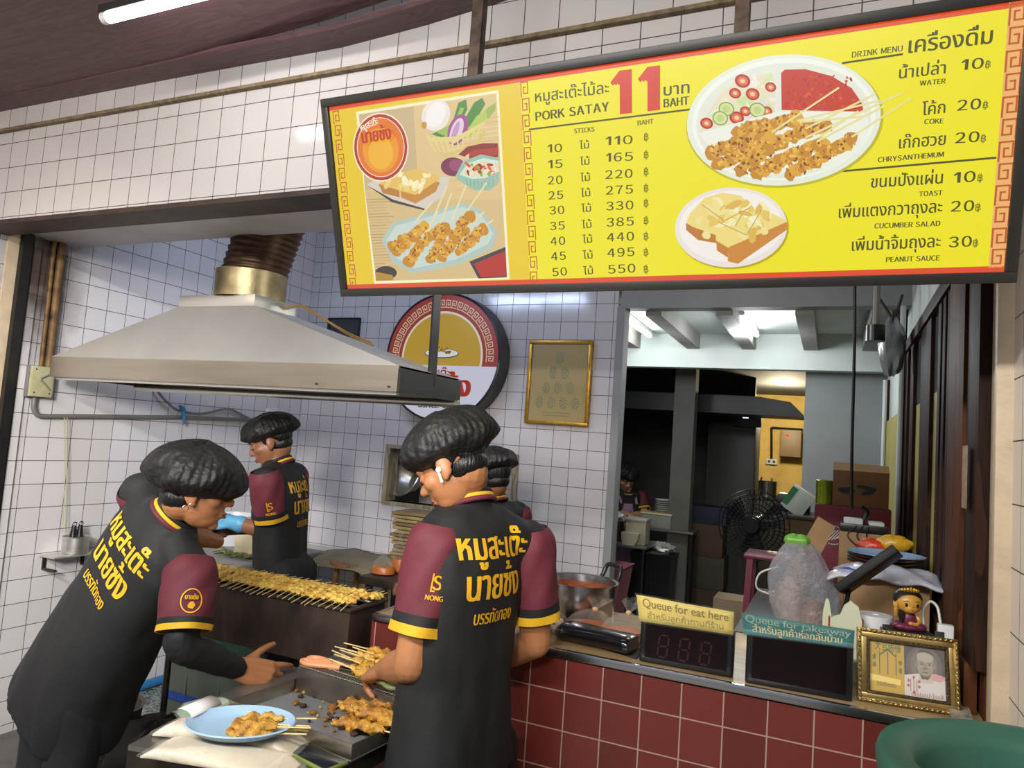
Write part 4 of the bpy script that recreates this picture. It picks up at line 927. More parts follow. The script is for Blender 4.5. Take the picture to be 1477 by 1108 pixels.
def paper_sign(pts, label, lines, bg, bg2, D, name='queue_sign', dz=0):
    t, w, h, ang = D; P = [aY(x, y, t.location.y - .016 + (t.location.y * 0)) for x, y in pts]     # TL TR BR BL
    o = P[3]; s = thing(name, label, 'sign', o); nx = 14; V = []; F = []; C = []
    mb = MB()
    def S(u, v):
        p = (P[3] * (1 - u) + P[2] * u) * (1 - v) + (P[0] * (1 - u) + P[1] * u) * v; return p + Vector((0, math.sin(ang) * (w * u) + .004 * math.sin(u * 9) * v, 0)) - o
    def S2(x, y): return tuple(S(x, y) + Vector((0, -.0022, 0)))
    mb.add([S(i / nx, j / 4) for j in range(5) for i in range(nx + 1)], [])
    for j in range(4):
        for i in range(nx): mb.f.append((j * (nx + 1) + i, j * (nx + 1) + i + 1, (j + 1) * (nx + 1) + i + 1, (j + 1) * (nx + 1) + i)); mb.m.append(0); mb.c.append(L(bg if not (bg2 and j == 0) else bg2))
    ob = mb.build('paper', m_pap, s, 80); ob.modifiers.new('s', 'SOLIDIFY').thickness = .0012
    tx = MB(); asp = (P[2] - P[3]).length / (P[0] - P[3]).length
    for (txt, x0, y0, x1, y1, hh, bold, col, mode) in lines:
        fl = MB(); lettering(fl, txt, x0 * asp, y0, x1 * asp, y1, hh, bold, 0, L(col), 0, mode, None, .16)
        tx.add([S2(p[0] / asp, p[1]) for p in fl.v], fl.f, None, 0, L(col))
    tx.build('lettering', m_pap, s, 0)
    pl = MB(); pl.add([S(i / nx * 1.03 - .015, v) + Vector((0, -.005, 0)) for v in (-.05, .5, 1.08) for i in range(nx + 1)], [(j * (nx + 1) + i, j * (nx + 1) + i + 1, (j + 1) * (nx + 1) + i + 1, (j + 1) * (nx + 1) + i) for j in range(2) for i in range(nx)])
    pl.build('plastic_sleeve', clear_mat('sign_sleeve', 'f6f4ea', .03, .12, .08), s)
    st = MB().box((.02, .012, -.0), (.05, .016, .05)).build('tape', m_blackpl, s)
paper_sign([(918, 858), (1058, 884), (1057, 917), (922, 896)], 'yellow paper sign for customers eating in, on top of the left queue display', [('Queue for eat here', .06, .58, .95, .56, .26, .005, '96834a', 'th'), ('สำหรับลูกค้าทานที่ร้าน', .10, .18, .90, .18, .18, .002, 'bba866', 'th')], 'dcc873', None, D1)
paper_sign([(1070, 884), (1233, 911), (1231, 936), (1073, 915)], 'teal paper sign for takeaway customers, on top of the blank queue display', [('Queue for takeaway', .03, .62, .97, .60, .26, .007, '9fc0bd', 'th'), ('สำหรับลูกค้าห่อกลับบ้าน', .09, .17, .90, .17, .27, .010, 'e9ddb8', 'th')], '2f7580', '5ea3b4', D2)
# framed portrait leaning back
a, b = aZ(1237, 1010, CZ + .002), aZ(1384, 1030, CZ + .002); b.y = a.y + (b.y - a.y) * .6; w = (b - a).length; dx = (b - a).normalized(); lean = math.radians(12)
up = (Vector((0, 0, 1)) * math.cos(lean) + Vector((-dx.y, dx.x, 0)) * math.sin(lean)); nz = dx.cross(up); h = aY(1238, 905, a.y + .05).z - CZ; h = h / math.cos(lean)
pf = thing('picture_frame', 'ornate gilt frame with a yellow leaf and an old portrait, standing on the counter', 'picture frame', a); pf.rotation_euler = Matrix((dx, up, nz)).transposed().to_euler()
m_gilt = mat('old_gilt', '8a7444', 0.38, 0.85, var=0.4, vs=30, bump=0.3, bs=60); m_gilt2 = mat('bright_gilt', 'b9a066', 0.3, 0.9, var=0.2, vs=20)
fb = .040
def ring(mb, i0, i1, z0, z1, bev=.002):
    for lo, hi in (((i0, i0), (w - i0, i1)), ((i0, h - i1), (w - i0, h - i0)), ((i0, i1), (i1, h - i1)), ((w - i1, i1), (w - i0, h - i1))): mb.box((lo[0], lo[1], z0), (hi[0], hi[1], z1), bev=bev)
mb = MB(); ring(mb, 0, .013, -.022, .006); mb.build('outer_moulding', m_gilt, pf)
mb = MB(); ring(mb, .012, .030, -.02, .000); mb.build('inner_moulding', m_gilt2, pf)
mb = MB(); ring(mb, .029, fb, -.02, .004); mb.build('rope_moulding', mat('dark_gilt', '4a3a20', .45, .6, bump=.4, bs=150), pf)
mb = MB(); k = 0
for i in range(int(w / .016)):
    for yy in (.0065, h - .0065): mb.ell((.008 + i * .016, yy, .008), (.007, .0045, .004), None, 8, 5, 0, Matrix.Rotation(.6, 3, 'Z'))
for i in range(int(h / .016)):
    for xx in (.0065, w - .0065): mb.ell((xx, .008 + i * .016, .008), (.0045, .007, .004), None, 8, 5, 0, Matrix.Rotation(.6, 3, 'Z'))
mb.build('carved_ornament', m_gilt2, pf)
MB().box((.005, .005, -.026), (w - .005, h - .005, -.021)).build('backing', m_black, pf)
pg = MB(); iw, ih = w - 2 * fb, h - 2 * fb; X = lambda u: fb + u * iw; Yv = lambda v: fb + v * ih
def pp(pts, c, z): pg.poly([(X(u), Yv(v)) for u, v in pts], z, None, 0, L(c))
def pe(u, v, ru, rv, c, z, j=0, rot=0): pg.poly([(X(a_), Yv(b_)) for a_, b_ in blob(u, v, ru, rv, rot, 24, j)], z, None, 0, L(c))
pp([(0, 0), (.47, 0), (.47, 1), (0, 1)], 'c9a32a', -.012); pp([(.47, 0), (1, 0), (1, 1), (.47, 1)], '4b423c', -.012); pe(.73, .62, .24, .40, '6b6158', -.0119); pe(.73, .62, .18, .32, '7d736a', -.0118)
for u in (.14, .25, .36): pp([(u - .006, .35), (u + .006, .35), (u + .006, .80), (u - .006, .80)], '49633a', -.0118)
pp([(.14, .74), (.25, .88), (.36, .74), (.35, .72), (.25, .84), (.15, .72)], '49633a', -.0117)
for u, v in ((.07, .68), (.07, .52), (.42, .62), (.42, .46)): pe(u, v, .025, .05, '5f7a3c', -.0118, .3)
pp([(.0, .20), (.42, .17), (.42, .28), (0, .33)], 'f0d670', -.0118)
pp([(.47, 0), (1, 0), (1, .38), (.93, .46), (.84, .49), (.73, .36), (.66, .46), (.47, .40)], 'd9d2cc', -.0117); pe(.90, .42, .11, .07, 'd9a2a0', -.0116, .15)
pp([(.66, .30), (.66, .48), (.73, .34), (.84, .48), (.84, .30), (.75, .28)], 'c9bfb4', -.01165)
pp([(.67, .46), (.70, .36), (.78, .36), (.82, .46), (.82, .56), (.68, .56)], '5f5348', -.0115); pe(.745, .66, .115, .24, 'a89c8c', -.0114); pe(.745, .52, .080, .10, 'a09484', -.01135); pe(.745, .80, .11, .11, 'b8ac9c', -.01134)
pe(.63, .64, .018, .06, '9a8e7e', -.0114); pe(.86, .64, .018, .06, '9a8e7e', -.0114)
pp([(.64, .86), (.68, .93), (.75, .95), (.82, .92), (.855, .84), (.80, .88), (.74, .90), (.68, .88)], '4a423c', -.0113)
for u in (.70, .80): pp([(u - .032, .695), (u, .71), (u + .032, .695), (u + .03, .685), (u, .698), (u - .03, .685)], '4a4038', -.0112); pe(u, .66, .022, .013, '3a322c', -.0112)
pp([(.735, .68), (.755, .68), (.775, .575), (.715, .575)], '968a7a', -.0112); pe(.745, .572, .028, .010, '5f5448', -.0111); pe(.745, .50, .042, .010, '5a4c44', -.0111)
for u in (.55, .59, .63): pp([(u - .004, .10), (u + .004, .10), (u + .004, .34), (u - .004, .34)], 'b0443c', -.0110)
for u, v in ((.52, .30), (.52, .20), (.66, .30), (.66, .20), (.59, .08), (.59, .37)): pe(u, v, .016, .028, 'b0443c', -.0110, .3)
lettering(pg, '天官賜福', X(.08), Yv(.84), X(.42), Yv(.83), .022, 0, -.0110, L('49633a'), 0, 'th'); lettering(pg, 'สำนักเรียนธรรม', X(.10), Yv(.115), X(.36), Yv(.115), .010, 0, -.0110, L('5f5a24'), 0, 'th'); lettering(pg, 'เซียนแปะโรงสี', X(.56), Yv(.015), X(.97), Yv(.015), .010, 0, -.0105, L('a8605a'), 0, 'th')
pg.build('portrait', m_pap, pf, 0)
MB().box((fb - .005, fb - .005, -.008), (w - fb + .005, h - fb + .005, -.006)).build('glass', MATS['frame_glass'], pf)
# figurine of a seated lady
Y0 = 3.06; c = aY(1309, 908, Y0); fz = CZ; k = (aY(1309, 842, Y0).z - aY(1309, 908, Y0).z)      # height of figure
bz = c.z - fz
fg = thing('figurine', 'small seated lady figurine with big head, golden tiara and purple dress', 'figurine', (c.x, Y0, fz), math.radians(14))
m_fs = mat('figurine_skin', 'c9963c', .35); m_fp = mat('figurine_dress', '6a2440', .4, var=.2, vs=60); m_fh = mat('figurine_hair', '1e1a1c', .35); m_fg = mat('figurine_gold', 'd3a32c', .3, .7)
MB().box((-.075, -.055, 0), (.085, .065, bz - .012), bev=.004).build('box_under_it', m_blackpl, fg); MB().box((-.07, -.05, bz - .012), (.075, .055, bz), bev=.004).build('base', m_black, fg)
b = MB(); b.ell((0, 0, bz + .012), (.058, .042, .018), None, 22, 12, fn=lambda u, v: 1 + .05 * math.sin(9 * u)); b.ell((.002, .002, bz + .035), (.028, .024, .036), None, 16, 12); b.ell((.03, -.02, bz + .015), (.028, .018, .015), None, 12, 8); b.ell((-.025, -.022, bz + .014), (.03, .018, .014), None, 12, 8); b.build('dress', m_fp, fg)
hz = bz + k * .60; hr = k * .265
b = MB().ell((0, 0, hz), (hr * 1.06, hr * .95, hr * .98), None, 26, 18).ell((0, -hr * .45, hz - hr * .42), (hr * .62, hr * .5, hr * .45), None, 16, 12); b.ell((0, -hr * .96, hz - hr * .22), (hr * .08,) * 3, None, 8, 6)
for s in (-1, 1): b.ell((s * hr * 1.05, .004, hz - hr * .25), (hr * .12, hr * .14, hr * .24), None, 10, 8)
b.tube([(0, 0, bz + .055), (0, 0, hz - hr * .7)], .010, 10)
b.tube(arc([(-.026, 0, bz + .052), (-.040, -.006, bz + .048), (-.046, -.014, bz + .066), (-.046, -.016, bz + .082)], 4), .0068, 8).ell((-.047, -.017, bz + .088), (.009, .006, .011), None, 10, 8)
b.tube(arc([(.026, 0, bz + .052), (.036, -.010, bz + .036), (.022, -.028, bz + .026), (.004, -.032, bz + .027)], 4), .0068, 8).ell((.0, -.032, bz + .028), (.010, .008, .007), None, 10, 8); b.build('body', m_fs, fg)
b = MB().ell((0, hr * .16, hz + hr * .18), (hr * 1.14, hr * .98, hr * .98), None, 26, 16); b.ell((0, hr * .9, hz - hr * .4), (hr * .62, hr * .42, hr * .9), None, 16, 12); b.tube([(-.022, -.006, hz - hr * .5), (-.030, -.02, bz + .055), (-.03, -.022, bz + .03)], [.008, .011, .006], 8); b.build('hair', m_fh, fg)
b = MB()
for i in range(7): u = -.9 + i * .3; b.ell((math.sin(u) * hr * .78, -math.cos(u) * hr * .62 + .002, hz + hr * (1.02 + .10 * (3 - abs(i - 3)) / 3)), (hr * .13, hr * .10, hr * (.14 + .03 * (3 - abs(i - 3)))), None, 8, 6)
b.build('tiara', m_fg, fg)
b = MB()
for s in (-1, 1): b.ell((s * hr * .42, -hr * .86, hz - hr * .10), (hr * .13, hr * .06, hr * .17), None, 10, 8); b.tube([(s * hr * .25, -hr * .90, hz + hr * .17), (s * hr * .43, -hr * .86, hz + hr * .22), (s * hr * .62, -hr * .75, hz + hr * .14)], hr * .025, 5)
b.build('eyes', mat('figurine_eyes', '3a1c14', .2), fg); MB().ell((0, -hr * .93, hz - hr * .48), (hr * .12, hr * .05, hr * .045), None, 8, 6).build('mouth', mat('figurine_lips', '9c3c2c', .4), fg)
c = aY(1355, 922, 3.02); solo('card_box', MB().box((-.055, -.02, 0), (.055, .03, c.z - CZ), bev=.002), mat('blue_white_box', 'b9bfd9', .4, var=.3, vs=25, dirt='5a66b4'), 'small white and blue card box behind the gilt frame', 'box', (c.x, 3.03, CZ), .1)
# black tilted device on its stand
m_dev = mat('device_black', '0e0f11', 0.5, spec=.25)
a, b = aY(1207, 850, 3.35), aY(1292, 791, 3.35); d = (b - a); x = d.normalized(); y = Vector((0, 1, 0)).cross(x); y = (Vector((0, .9, -.35)) - x * x.dot(Vector((0, .9, -.35)))).normalized(); z = x.cross(y)
t = thing('tablet_device', 'black flat device tilted up on a stand above the counter', 'device', a); M = frame_m(Vector((0, 0, 0)), x, y, z)
MB().box((0, -.02, -.018), (d.length, .16, .018), M, bev=.005).build('body', m_dev, t); MB().box((.02, 0, .018), (d.length - .015, .15, .0195), M).build('screen', mat('dark_glass', '2a3032', .1), t)
st = a - Vector((0, 0, 0)); MB().tube([M @ Vector((.03, .07, -.018)), Vector((.02, .05, -(a.z - CZ) * .55)), Vector((.0, .06, -(a.z - CZ) + .012))], .010, 8).build('stand_arm', m_dev, t); MB().box((-.06, 0, -(a.z - CZ)), (.06, .12, -(a.z - CZ) + .012), bev=.004).build('stand_base', m_dev, t)
# small cut-out holder
c0, c1 = aY(1186, 905, 3.12), aY(1246, 908, 3.12); w_ = c1.x - c0.x; z1 = aY(1215, 866, 3.12).z - CZ
out = [(0, 0), (w_, 0), (w_, z1 * .72), (w_ * .93, z1 * .80), (w_ * .86, z1 * .94), (w_ * .68, z1), (w_ * .52, z1 * .93), (w_ * .42, z1 * .80), (w_ * .22, z1 * .76), (w_ * .14, z1 * .98), (w_ * .06, z1 * .98), (0, z1 * .8)]
t = thing('cutout_holder', 'cream cut-out holder with two red bands behind the teal sign', 'holder', (c0.x, 3.12, CZ)); Mv = Matrix.Rotation(PI / 2, 4, 'X')
MB().prism(out, -.03, 0, Mv).build('body', mat('cream_card', 'd3d8b8', .6), t)
for x in (.16, .97): MB().box((w_ * x - .003, -.003, 0), (w_ * x + .003, .034, z1 * .78)).build('red_band', mat('red_band', 'a8302c', .5), t)
c = aY(1262, 906, 3.2); solo('paper_roll', MB().lathe([(0.012, 0), (.062, 0), (.064, .003), (.064, c.z - CZ + .045), (.062, c.z - CZ + .048), (.014, c.z - CZ + .048), (.012, c.z - CZ + .04), (.012, 0)], 32), mat('white_paper', 'dcdcdc', .7), 'white paper roll standing beside the cut-out holder', 'paper roll', (c.x, 3.22, CZ))
# papers, bag of takeaway, pack of bags, plates, cardboard on a desk behind the counter
m_desk = mat('dark_desk_top', '26231f', .4)
dk = thing('desk', 'dark desk behind the counter carrying packing clutter', 'desk', (0, 0, 0)); MB().box((-.40, CD + .02, CZ - .03), (.44, 4.9, CZ), bev=.003).build('top', m_desk, dk)
for x in (-.36, .40):
    for y in (CD + .06, 4.85): MB().box((x - .02, y - .02, FZ), (x + .02, y + .02, CZ - .03)).build('leg', m_desk, dk)
m_paper = mat('sheet_paper', 'dfe0e4', .7)
for k, (x, y, r_, lb) in enumerate(((1165, 893, .3, 'white sheet of paper nearest the teal sign'), (1150, 881, -.15, 'white sheet of paper farther back on the counter'), (1265, 882, .1, 'white sheet of paper behind the paper roll'))):
    c = aZ(x, y, CZ + .004 + .002 * k); c.y = min(c.y, 3.5 + .1 * k) if k < 2 else min(c.y, 3.48); c = Vector((aY(x, y, c.y).x, c.y, CZ + .004 + .003 * k)); solo('paper_sheet', MB().box((-.11, -.14, 0), (.11, .14, .0015)), m_paper, lb, 'paper', c, r_ + .4, 'loose papers on the counter')
def plastic_bag():
    Yb_ = 3.75; c = aY(1163, 866, Yb_); top = aY(1150, 783, Yb_).z - CZ; w2 = (aY(1214, 830, Yb_) - aY(1112, 830, Yb_)).length / 2
    t = thing('carrier_bag', 'bulging translucent carrier bag with brown soup inside, behind the teal sign', 'bag', (c.x, Yb_, CZ)); m = clear_mat('white_film', 'dfe0e6', .22, .25, .6); rings = []
    for i in range(22):
        u = i / 21; e = .30 + .78 * math.sin(PI * min(1, u * .80 + .17)) ** .8; R = []
        for j in range(40):
            th = 2 * PI * j / 40; q = max(.16, e) * (1 + .05 * math.sin(3 * th + u * 6) + .04 * math.sin(8 * th - 7 * u) + .05 * math.sin(13 * th) * max(0, u - .5))
            R.append((math.cos(th) * w2 * .92 * q - .04 * u, math.sin(th) * w2 * .62 * q, u * top))
        rings.append(R)
    MB().loft(rings).build('film', m, t)
    MB().ell((.025, 0, top * .21), (w2 * .55, w2 * .45, top * .20), None, 22, 14, fn=lambda u, v: 1 + .06 * math.sin(4 * u)).build('soup', mat('soup', '93552a', .3), t); MB().ell((-.07, -.02, top * .32), (w2 * .4, w2 * .4, top * .3), None, 18, 12, fn=lambda u, v: 1 + .1 * math.sin(4 * u) * math.sin(5 * v)).build('noodles', mat('noodle_bag', 'b9a184', .4, var=.4, vs=30), t)
    MB().tube(arc([(-w2 * .82, -.01, top * .72), (-w2 * 1.35, -.02, top * .62), (-w2 * 1.42, -.02, top * .46), (-w2 * 1.0, -.01, top * .40)], 8), .009, 6, flat=.5).build('handle', mat('white_strap', 'd6d2d0', .5), t); MB().ell((-.05, 0, top * 1.02), (.055, .03, .03), None, 16, 10, fn=lambda u, v: 1 + .2 * math.sin(5 * u)).build('green_knot', mat('green_film', '6fae3a', .35), t)
plastic_bag()
c = aY(1200, 845, 3.62); solo('clear_pouch', MB().ell((0, 0, .075), (.085, .06, .075), None, 28, 18, fn=lambda u, v: 1 + .10 * math.sin(4 * u + 3 * v) + .06 * math.sin(9 * u - 4 * v)), m_bag, 'crumpled clear plastic pouch beside the carrier bag', 'pouch', (c.x, 3.62, CZ))
pts = [aY(1108, 868, 3.85), aY(1140, 882, 3.85), aY(1205, 760, 4.05), aY(1180, 745, 4.05)]; mb = MB(); n_ = Vector((.0, .012, 0)); mb.add(pts + [p + n_ for p in pts], [(0, 1, 2, 3), (7, 6, 5, 4), (0, 4, 5, 1), (1, 5, 6, 2), (2, 6, 7, 3), (3, 7, 4, 0)])
m_card = mat('cardboard', '9c7c56', .75, var=.12, vs=12)
solo('cardboard_strip', mb, m_card, 'long strip of cardboard leaning behind the carrier bag', 'cardboard')
bxz = aY(1270, 885, 3.8).z
c = aY(1275, 860, 3.85); bx = thing('cardboard_box', 'open brown cardboard box under the pack of plastic bags', 'box', (c.x, 3.85, CZ)); MB().box((-.17, -.15, 0), (.17, .15, aY(1275, 838, 3.7).z - CZ), bev=.003).build('body', m_card, bx)
ztop = aY(1275, 838, 3.7).z
pk = MB(); nx, ny = 24, 14; V = []
for j in range(ny + 1):
    for i in range(nx + 1):
        u, v = i / nx * 2 - 1, j / ny * 2 - 1; V.append((u * .235 + .01 * math.sin(v * 5), v * .17 + .012 * math.sin(u * 6), .012 + .040 * (1 - u ** 4) * (1 - v ** 4) + .008 * math.sin(u * 9 + v * 4) - .05 * max(0, -u - .5)))
pk.add(V, [(j * (nx + 1) + i, j * (nx + 1) + i + 1, (j + 1) * (nx + 1) + i + 1, (j + 1) * (nx + 1) + i) for j in range(ny) for i in range(nx)])
t = thing('bag_pack', 'pack of white plastic bags with blue print lying on the cardboard box', 'pack', (aY(1278, 845, 3.75).x, 3.80, ztop), math.radians(-8)); o = pk.build('film', mat('glossy_film', 'c9cad6', .18, bump=.25, bs=25), t); o.modifiers.new('s', 'SOLIDIFY').thickness = .012
bl = MB()
for k in range(9): bl.box((-.19 + k * .006, -.172 + k * .012, .0395), (-.06 + k * .004, -.167 + k * .012, .0405))
bl.shift((.0, -.02, .005)).build('blue_print', mat('blue_ink', '3a46b4', .4), t)
t_p = aY(1279, 803, 4.0)
for k in range(4):
    t = solo('blue_plate', MB().lathe([(0, .0), (.10, .0), (.145, .012), (.172, .020), (.173, .023), (.145, .017), (.10, .006), (0, .006)], 40), mat('blue_melamine', '8db0dc', .2) if k == 3 else mat('black_melamine', '15171b', .3), 'light blue plate on top of the stack of dark plates' if k == 3 else 'dark plate in the stack under the light blue plate', 'plate', (t_p.x, 4.05, t_p.z - .06 + k * .016), 0, 'stacked plates behind the counter')
pb = thing('plate_box', 'dark box holding up the stack of plates', 'box', (t_p.x, 4.05, CZ)); MB().box((-.13, -.1, 0), (.13, .1, t_p.z - .06 - CZ), bev=.004).build('body', m_black, pb)
# cables and plug at the right end
wc = mat('white_cable', 'd6d4cf', .45)
solo('white_charger_cable', MB().tube(arc([aY(1332, 905, 3.1), aY(1332, 880, 3.12), aY(1342, 868, 3.12), aY(1352, 876, 3.1), aY(1356, 896, 3.08), aY(1358, 908, 3.06)], 8), .0048, 6), wc, 'white charger cable arching beside the figurine', 'cable')
c = aY(1361, 915, 3.06); s = thing('charger', 'white plug adapter with black lead behind the gilt frame', 'charger', (c.x, 3.06, CZ)); MB().box((-.02, -.015, 0), (.03, .02, c.z - CZ + .035), bev=.004).build('body', m_white, s); MB().box((-.03, -.02, 0), (.0, -.015, c.z - CZ + .01), bev=.001).build('lead', m_black, s)
c = Vector((0.432, 3.04, CZ)); pw = thing('power_adapter', 'black power adapter with white cable at the right end of the counter', 'adapter', (c.x, c.y, CZ), .3); MB().box((-.05, -.025, 0), (.05, .025, .05), bev=.008).build('body', m_blackpl, pw); MB().tube(arc([(-.04, .02, .04), (-.03, .05, .09), (.01, .08, .08), (-.02, .12, .07), (.0, .15, .03)], 6), .0055, 6).build('cable', wc, pw)
# marble slab and wooden shopfront on the right
ms = Vector((0.405, 2.87, CZ)); solo('marble_block', MB().box((-.02, -.05, 0), (.045, .28, .022), bev=.004), mat('mottled_marble', 'a9a294', .3, var=.5, vs=26, dirt='4a4640'), 'mottled stone strip at the right end of the counter', 'stone', (ms.x - .0, ms.y - .01, CZ), -.05)
# ------------------------------------------------------------------ inside the shop
struct('wall_shop_right', MB().box((0.60, 2.86, FZ), (0.72, 8.0, 4.2)), m_light)
m_wood = wood_mat('dark_red_wood', '3a2114', '5e3620', (6, 6, 1.0), 0.6, 2.0, 0.1, .12); m_wood2 = wood_mat('darker_wood', '20130e', '38241a', (6, 6, 1.0), 0.62, 2.0, 0.1, .12)
m_yel = mat('yellow_film', 'a89c56', 0.5, var=0.08, vs=5)
wp = thing('wooden_partition', 'dark wooden shopfront with glass and yellow-filmed panes along the right side', 'partition', (0, 0, 0))
XP = 0.447; zt = 2.40; ZS = CZ + .17
for i, (y0, y1, m, dx) in enumerate(((2.80, 3.10, m_wood2, .0), (3.11, 3.49, m_wood, -.012), (3.57, 3.65, m_wood2, 0), (3.72, 3.80, m_wood2, .0), (3.87, 3.96, m_wood2, 0), (4.25, 4.69, m_wood2, 0), (5.10, 5.3, m_wood2, 0), (5.5, 5.65, m_wood2, 0))):
    y0 = max(y0, 2.87) if i else 2.87; MB().box((XP + dx, y0, ZS if y0 < 4.9 else FZ), (XP + .07, y1, zt), bev=.004).build('post', m, wp)
MB().box((XP - .015, 2.87, zt), (XP + .08, 5.7, zt + .075), bev=.006).build('top_rail', m_wood2, wp)
MB().box((XP - .01, 2.98, CZ), (XP + .03, 4.9, ZS), bev=.003).box((XP + .04, 2.87, CZ), (XP + .10, 4.9, ZS + .01), bev=.003).build('bottom_track', m_wood, wp)
MB().box((XP + .02, 3.96, ZS), (XP + .03, 5.6, 2.0)).build('yellow_pane', m_yel, wp)
MB().box((XP + .02, 2.9, 2.0), (XP + .028, 5.6, zt)).box((XP + .045, 2.862, ZS), (XP + .05, 2.87, zt)).box((XP + .02, 3.49, ZS), (XP + .028, 3.96, 2.0)).build('pane', clear_mat('dusty_glass', 'aab4b8', .20, .06), wp)
nt_ = MB().box((XP - .002, 2.93, 1.58), (XP - .0005, 3.03, 1.80)); solo('paper_notice', nt_, mat('tan_notice', '9c8264', .6, var=.35, vs=40), 'small tan paper notice stuck on the wooden post at right', 'notice', (-.016, 0.02, -.10))
solo('white_notice', MB().box((0.5, 2.98, 1.35), (0.505, 3.2, 1.75)), mat('white_notice', 'b8b4bc', .5, var=.2, vs=20), 'pale printed notice behind the glass at far right', 'notice')
# window with yellow film further back, conduits
struct('window_2', MB().box((0.44, 5.75, 1.0), (0.468, 7.5, 2.02)), m_yel)
struct('trim_9', MB().box((0.43, 5.66, FZ), (0.468, 5.75, 2.42)).box((0.43, 7.5, FZ), (0.468, 7.62, 2.42)), m_wood2)
for k, (y, z1, lb) in enumerate(((5.62, 2.75, 'nearer pale conduit running down the right interior wall'), (7.35, 2.40, 'farther pale conduit running down the right interior wall'))): solo('conduit', MB().tube([(0.42, y, z1), (0.42, y, .8)], .018, 8), m_light, lb, 'conduit')
# tubes on the shop ceiling
for i, (a, b, lb) in enumerate((((897, 455), (935, 483), 'lit fluorescent tube on the shop ceiling beside the tiled wall end'), ((1070, 451), (1090, 481), 'lit fluorescent tube in the middle of the shop ceiling'))):
    p, q = aZ(*a, 2.80), aZ(*b, 2.80); q = p + (q - p).normalized() * min(1.15, 7.55 - p.y); tube_light(p, q, lb, 'shop ceiling tubes', True, .022)
lamp('shop_tube_light', 'POINT', (-1.84, 6.6, 2.62), 30, COOL, .12)
lamp('shop_tube_light_b', 'POINT', (-0.70, 6.6, 2.62), 30, COOL, .12)
lamp('shop_front_lamp', 'POINT', (-0.6, 4.6, 2.6), 10, (1.0, .96, .9), .12)
lamp('kitchen_lamp', 'POINT', (-0.7, 11.6, 2.4), 150, (1.0, .86, .60), .15)
# hanging wire, spotlight, wrapped bundle
solo('hanging_wire', MB().tube(arc([aY(1233, 400, 4.6), aY(1232, 520, 4.6), aY(1229, 640, 4.6), aY(1228, 735, 4.6)], 8), .010, 6), m_black, 'black wire hanging down from above in front of the grey shop wall', 'wire')
c = aY(1263, 481, 5.0); sl = thing('spotlight', 'black cylindrical spotlight hanging near the shop ceiling at right', 'lamp', c); MB().tube([(0, 0, -.05), (0, 0, .05)], .055, 20).build('shade', m_blackpl, sl); MB().tube([(0, 0, .05), (.0, 0, 3.56 - c.z)], .02, 8).build('stem', m_joist, sl)
c = aY(1287, 500, 5.2); wb = thing('wrapped_bundle', 'grey plastic-wrapped bundle hung on the right interior wall', 'bundle', c)
MB().ell((0, 0, 0), (.075, .07, .18), None, 24, 18, fn=lambda u, v: 1 + .10 * math.sin(5 * u) + .06 * math.sin(9 * u + 5 * v)).build('wrapping', mat('grey_film', '8d9294', .25, bump=.4, bs=20), wb); MB().tube(arc([(0, 0, .17), (-.04, 0, .24), (-.09, .0, .32)], 5), .012, 6).tube(arc([(0, 0, .17), (.03, 0, .26), (.05, .0, .34)], 5), .009, 6).build('cable', m_black, wb)
# standing fan
c = aY(1089, 757, 5.9); fr_ = (aY(1142, 757, 5.9) - aY(1037, 757, 5.9)).length / 2
fan = thing('standing_fan', 'black standing fan with round wire guard inside the shop', 'fan', (c.x, 5.9, FZ), math.radians(-10)); fz = c.z - FZ
gm = MB()
for k in range(1, 9): rr_ = fr_ * (k / 8); gm.lathe([(rr_ - .004, 0), (rr_, .004), (rr_ + .004, 0), (rr_, -.004), (rr_ - .004, 0)], 40, Matrix.Translation((0, -.10 + .05 * (k / 8) ** 2, fz)) @ Matrix.Rotation(PI / 2, 4, 'X'))
for k in range(44): a = 2 * PI * k / 44; gm.tube([(math.cos(a) * fr_ * .14, -.10, fz + math.sin(a) * fr_ * .14), (math.cos(a) * fr_, -.05, fz + math.sin(a) * fr_), (math.cos(a) * fr_ * .3, .06, fz + math.sin(a) * fr_ * .3)], .0028, 4, False)
gm.build('guard', m_blackpl, fan); MB().tube([(0, -.12, fz), (0, -.085, fz)], fr_ * .22, 24).build('guard_badge', m_blackpl, fan)
for k in range(3):
    R_ = Matrix.Translation((0, -.02, fz)) @ Matrix.Rotation(2 * PI * k / 3, 4, 'Y'); MB().loft([[(fr_ * .85 * u * math.cos(w_), .03 * math.sin(w_ * 2) * 1, fr_ * .85 * u * math.sin(w_)) for w_ in [(.0 + .95 * j / 6) for j in range(7)]] for u in (.12, .5, .8, 1.0)], caps=False, closed=False, M=R_).build('blade', mat('smoky_blade', '1c2022', .25), fan)
MB().tube([(0, 0, fz), (0, .16, fz)], [.06, .07], 18).build('motor', m_blackpl, fan); MB().tube([(0, .06, fz - .05), (0, .05, .03)], .028, 10).build('pole', m_blackpl, fan); MB().lathe([(0, .0), (.22, 0), (.23, .015), (.06, .05), (0, .05)], 32, Matrix.Translation((0, .05, 0))).build('base', m_blackpl, fan)
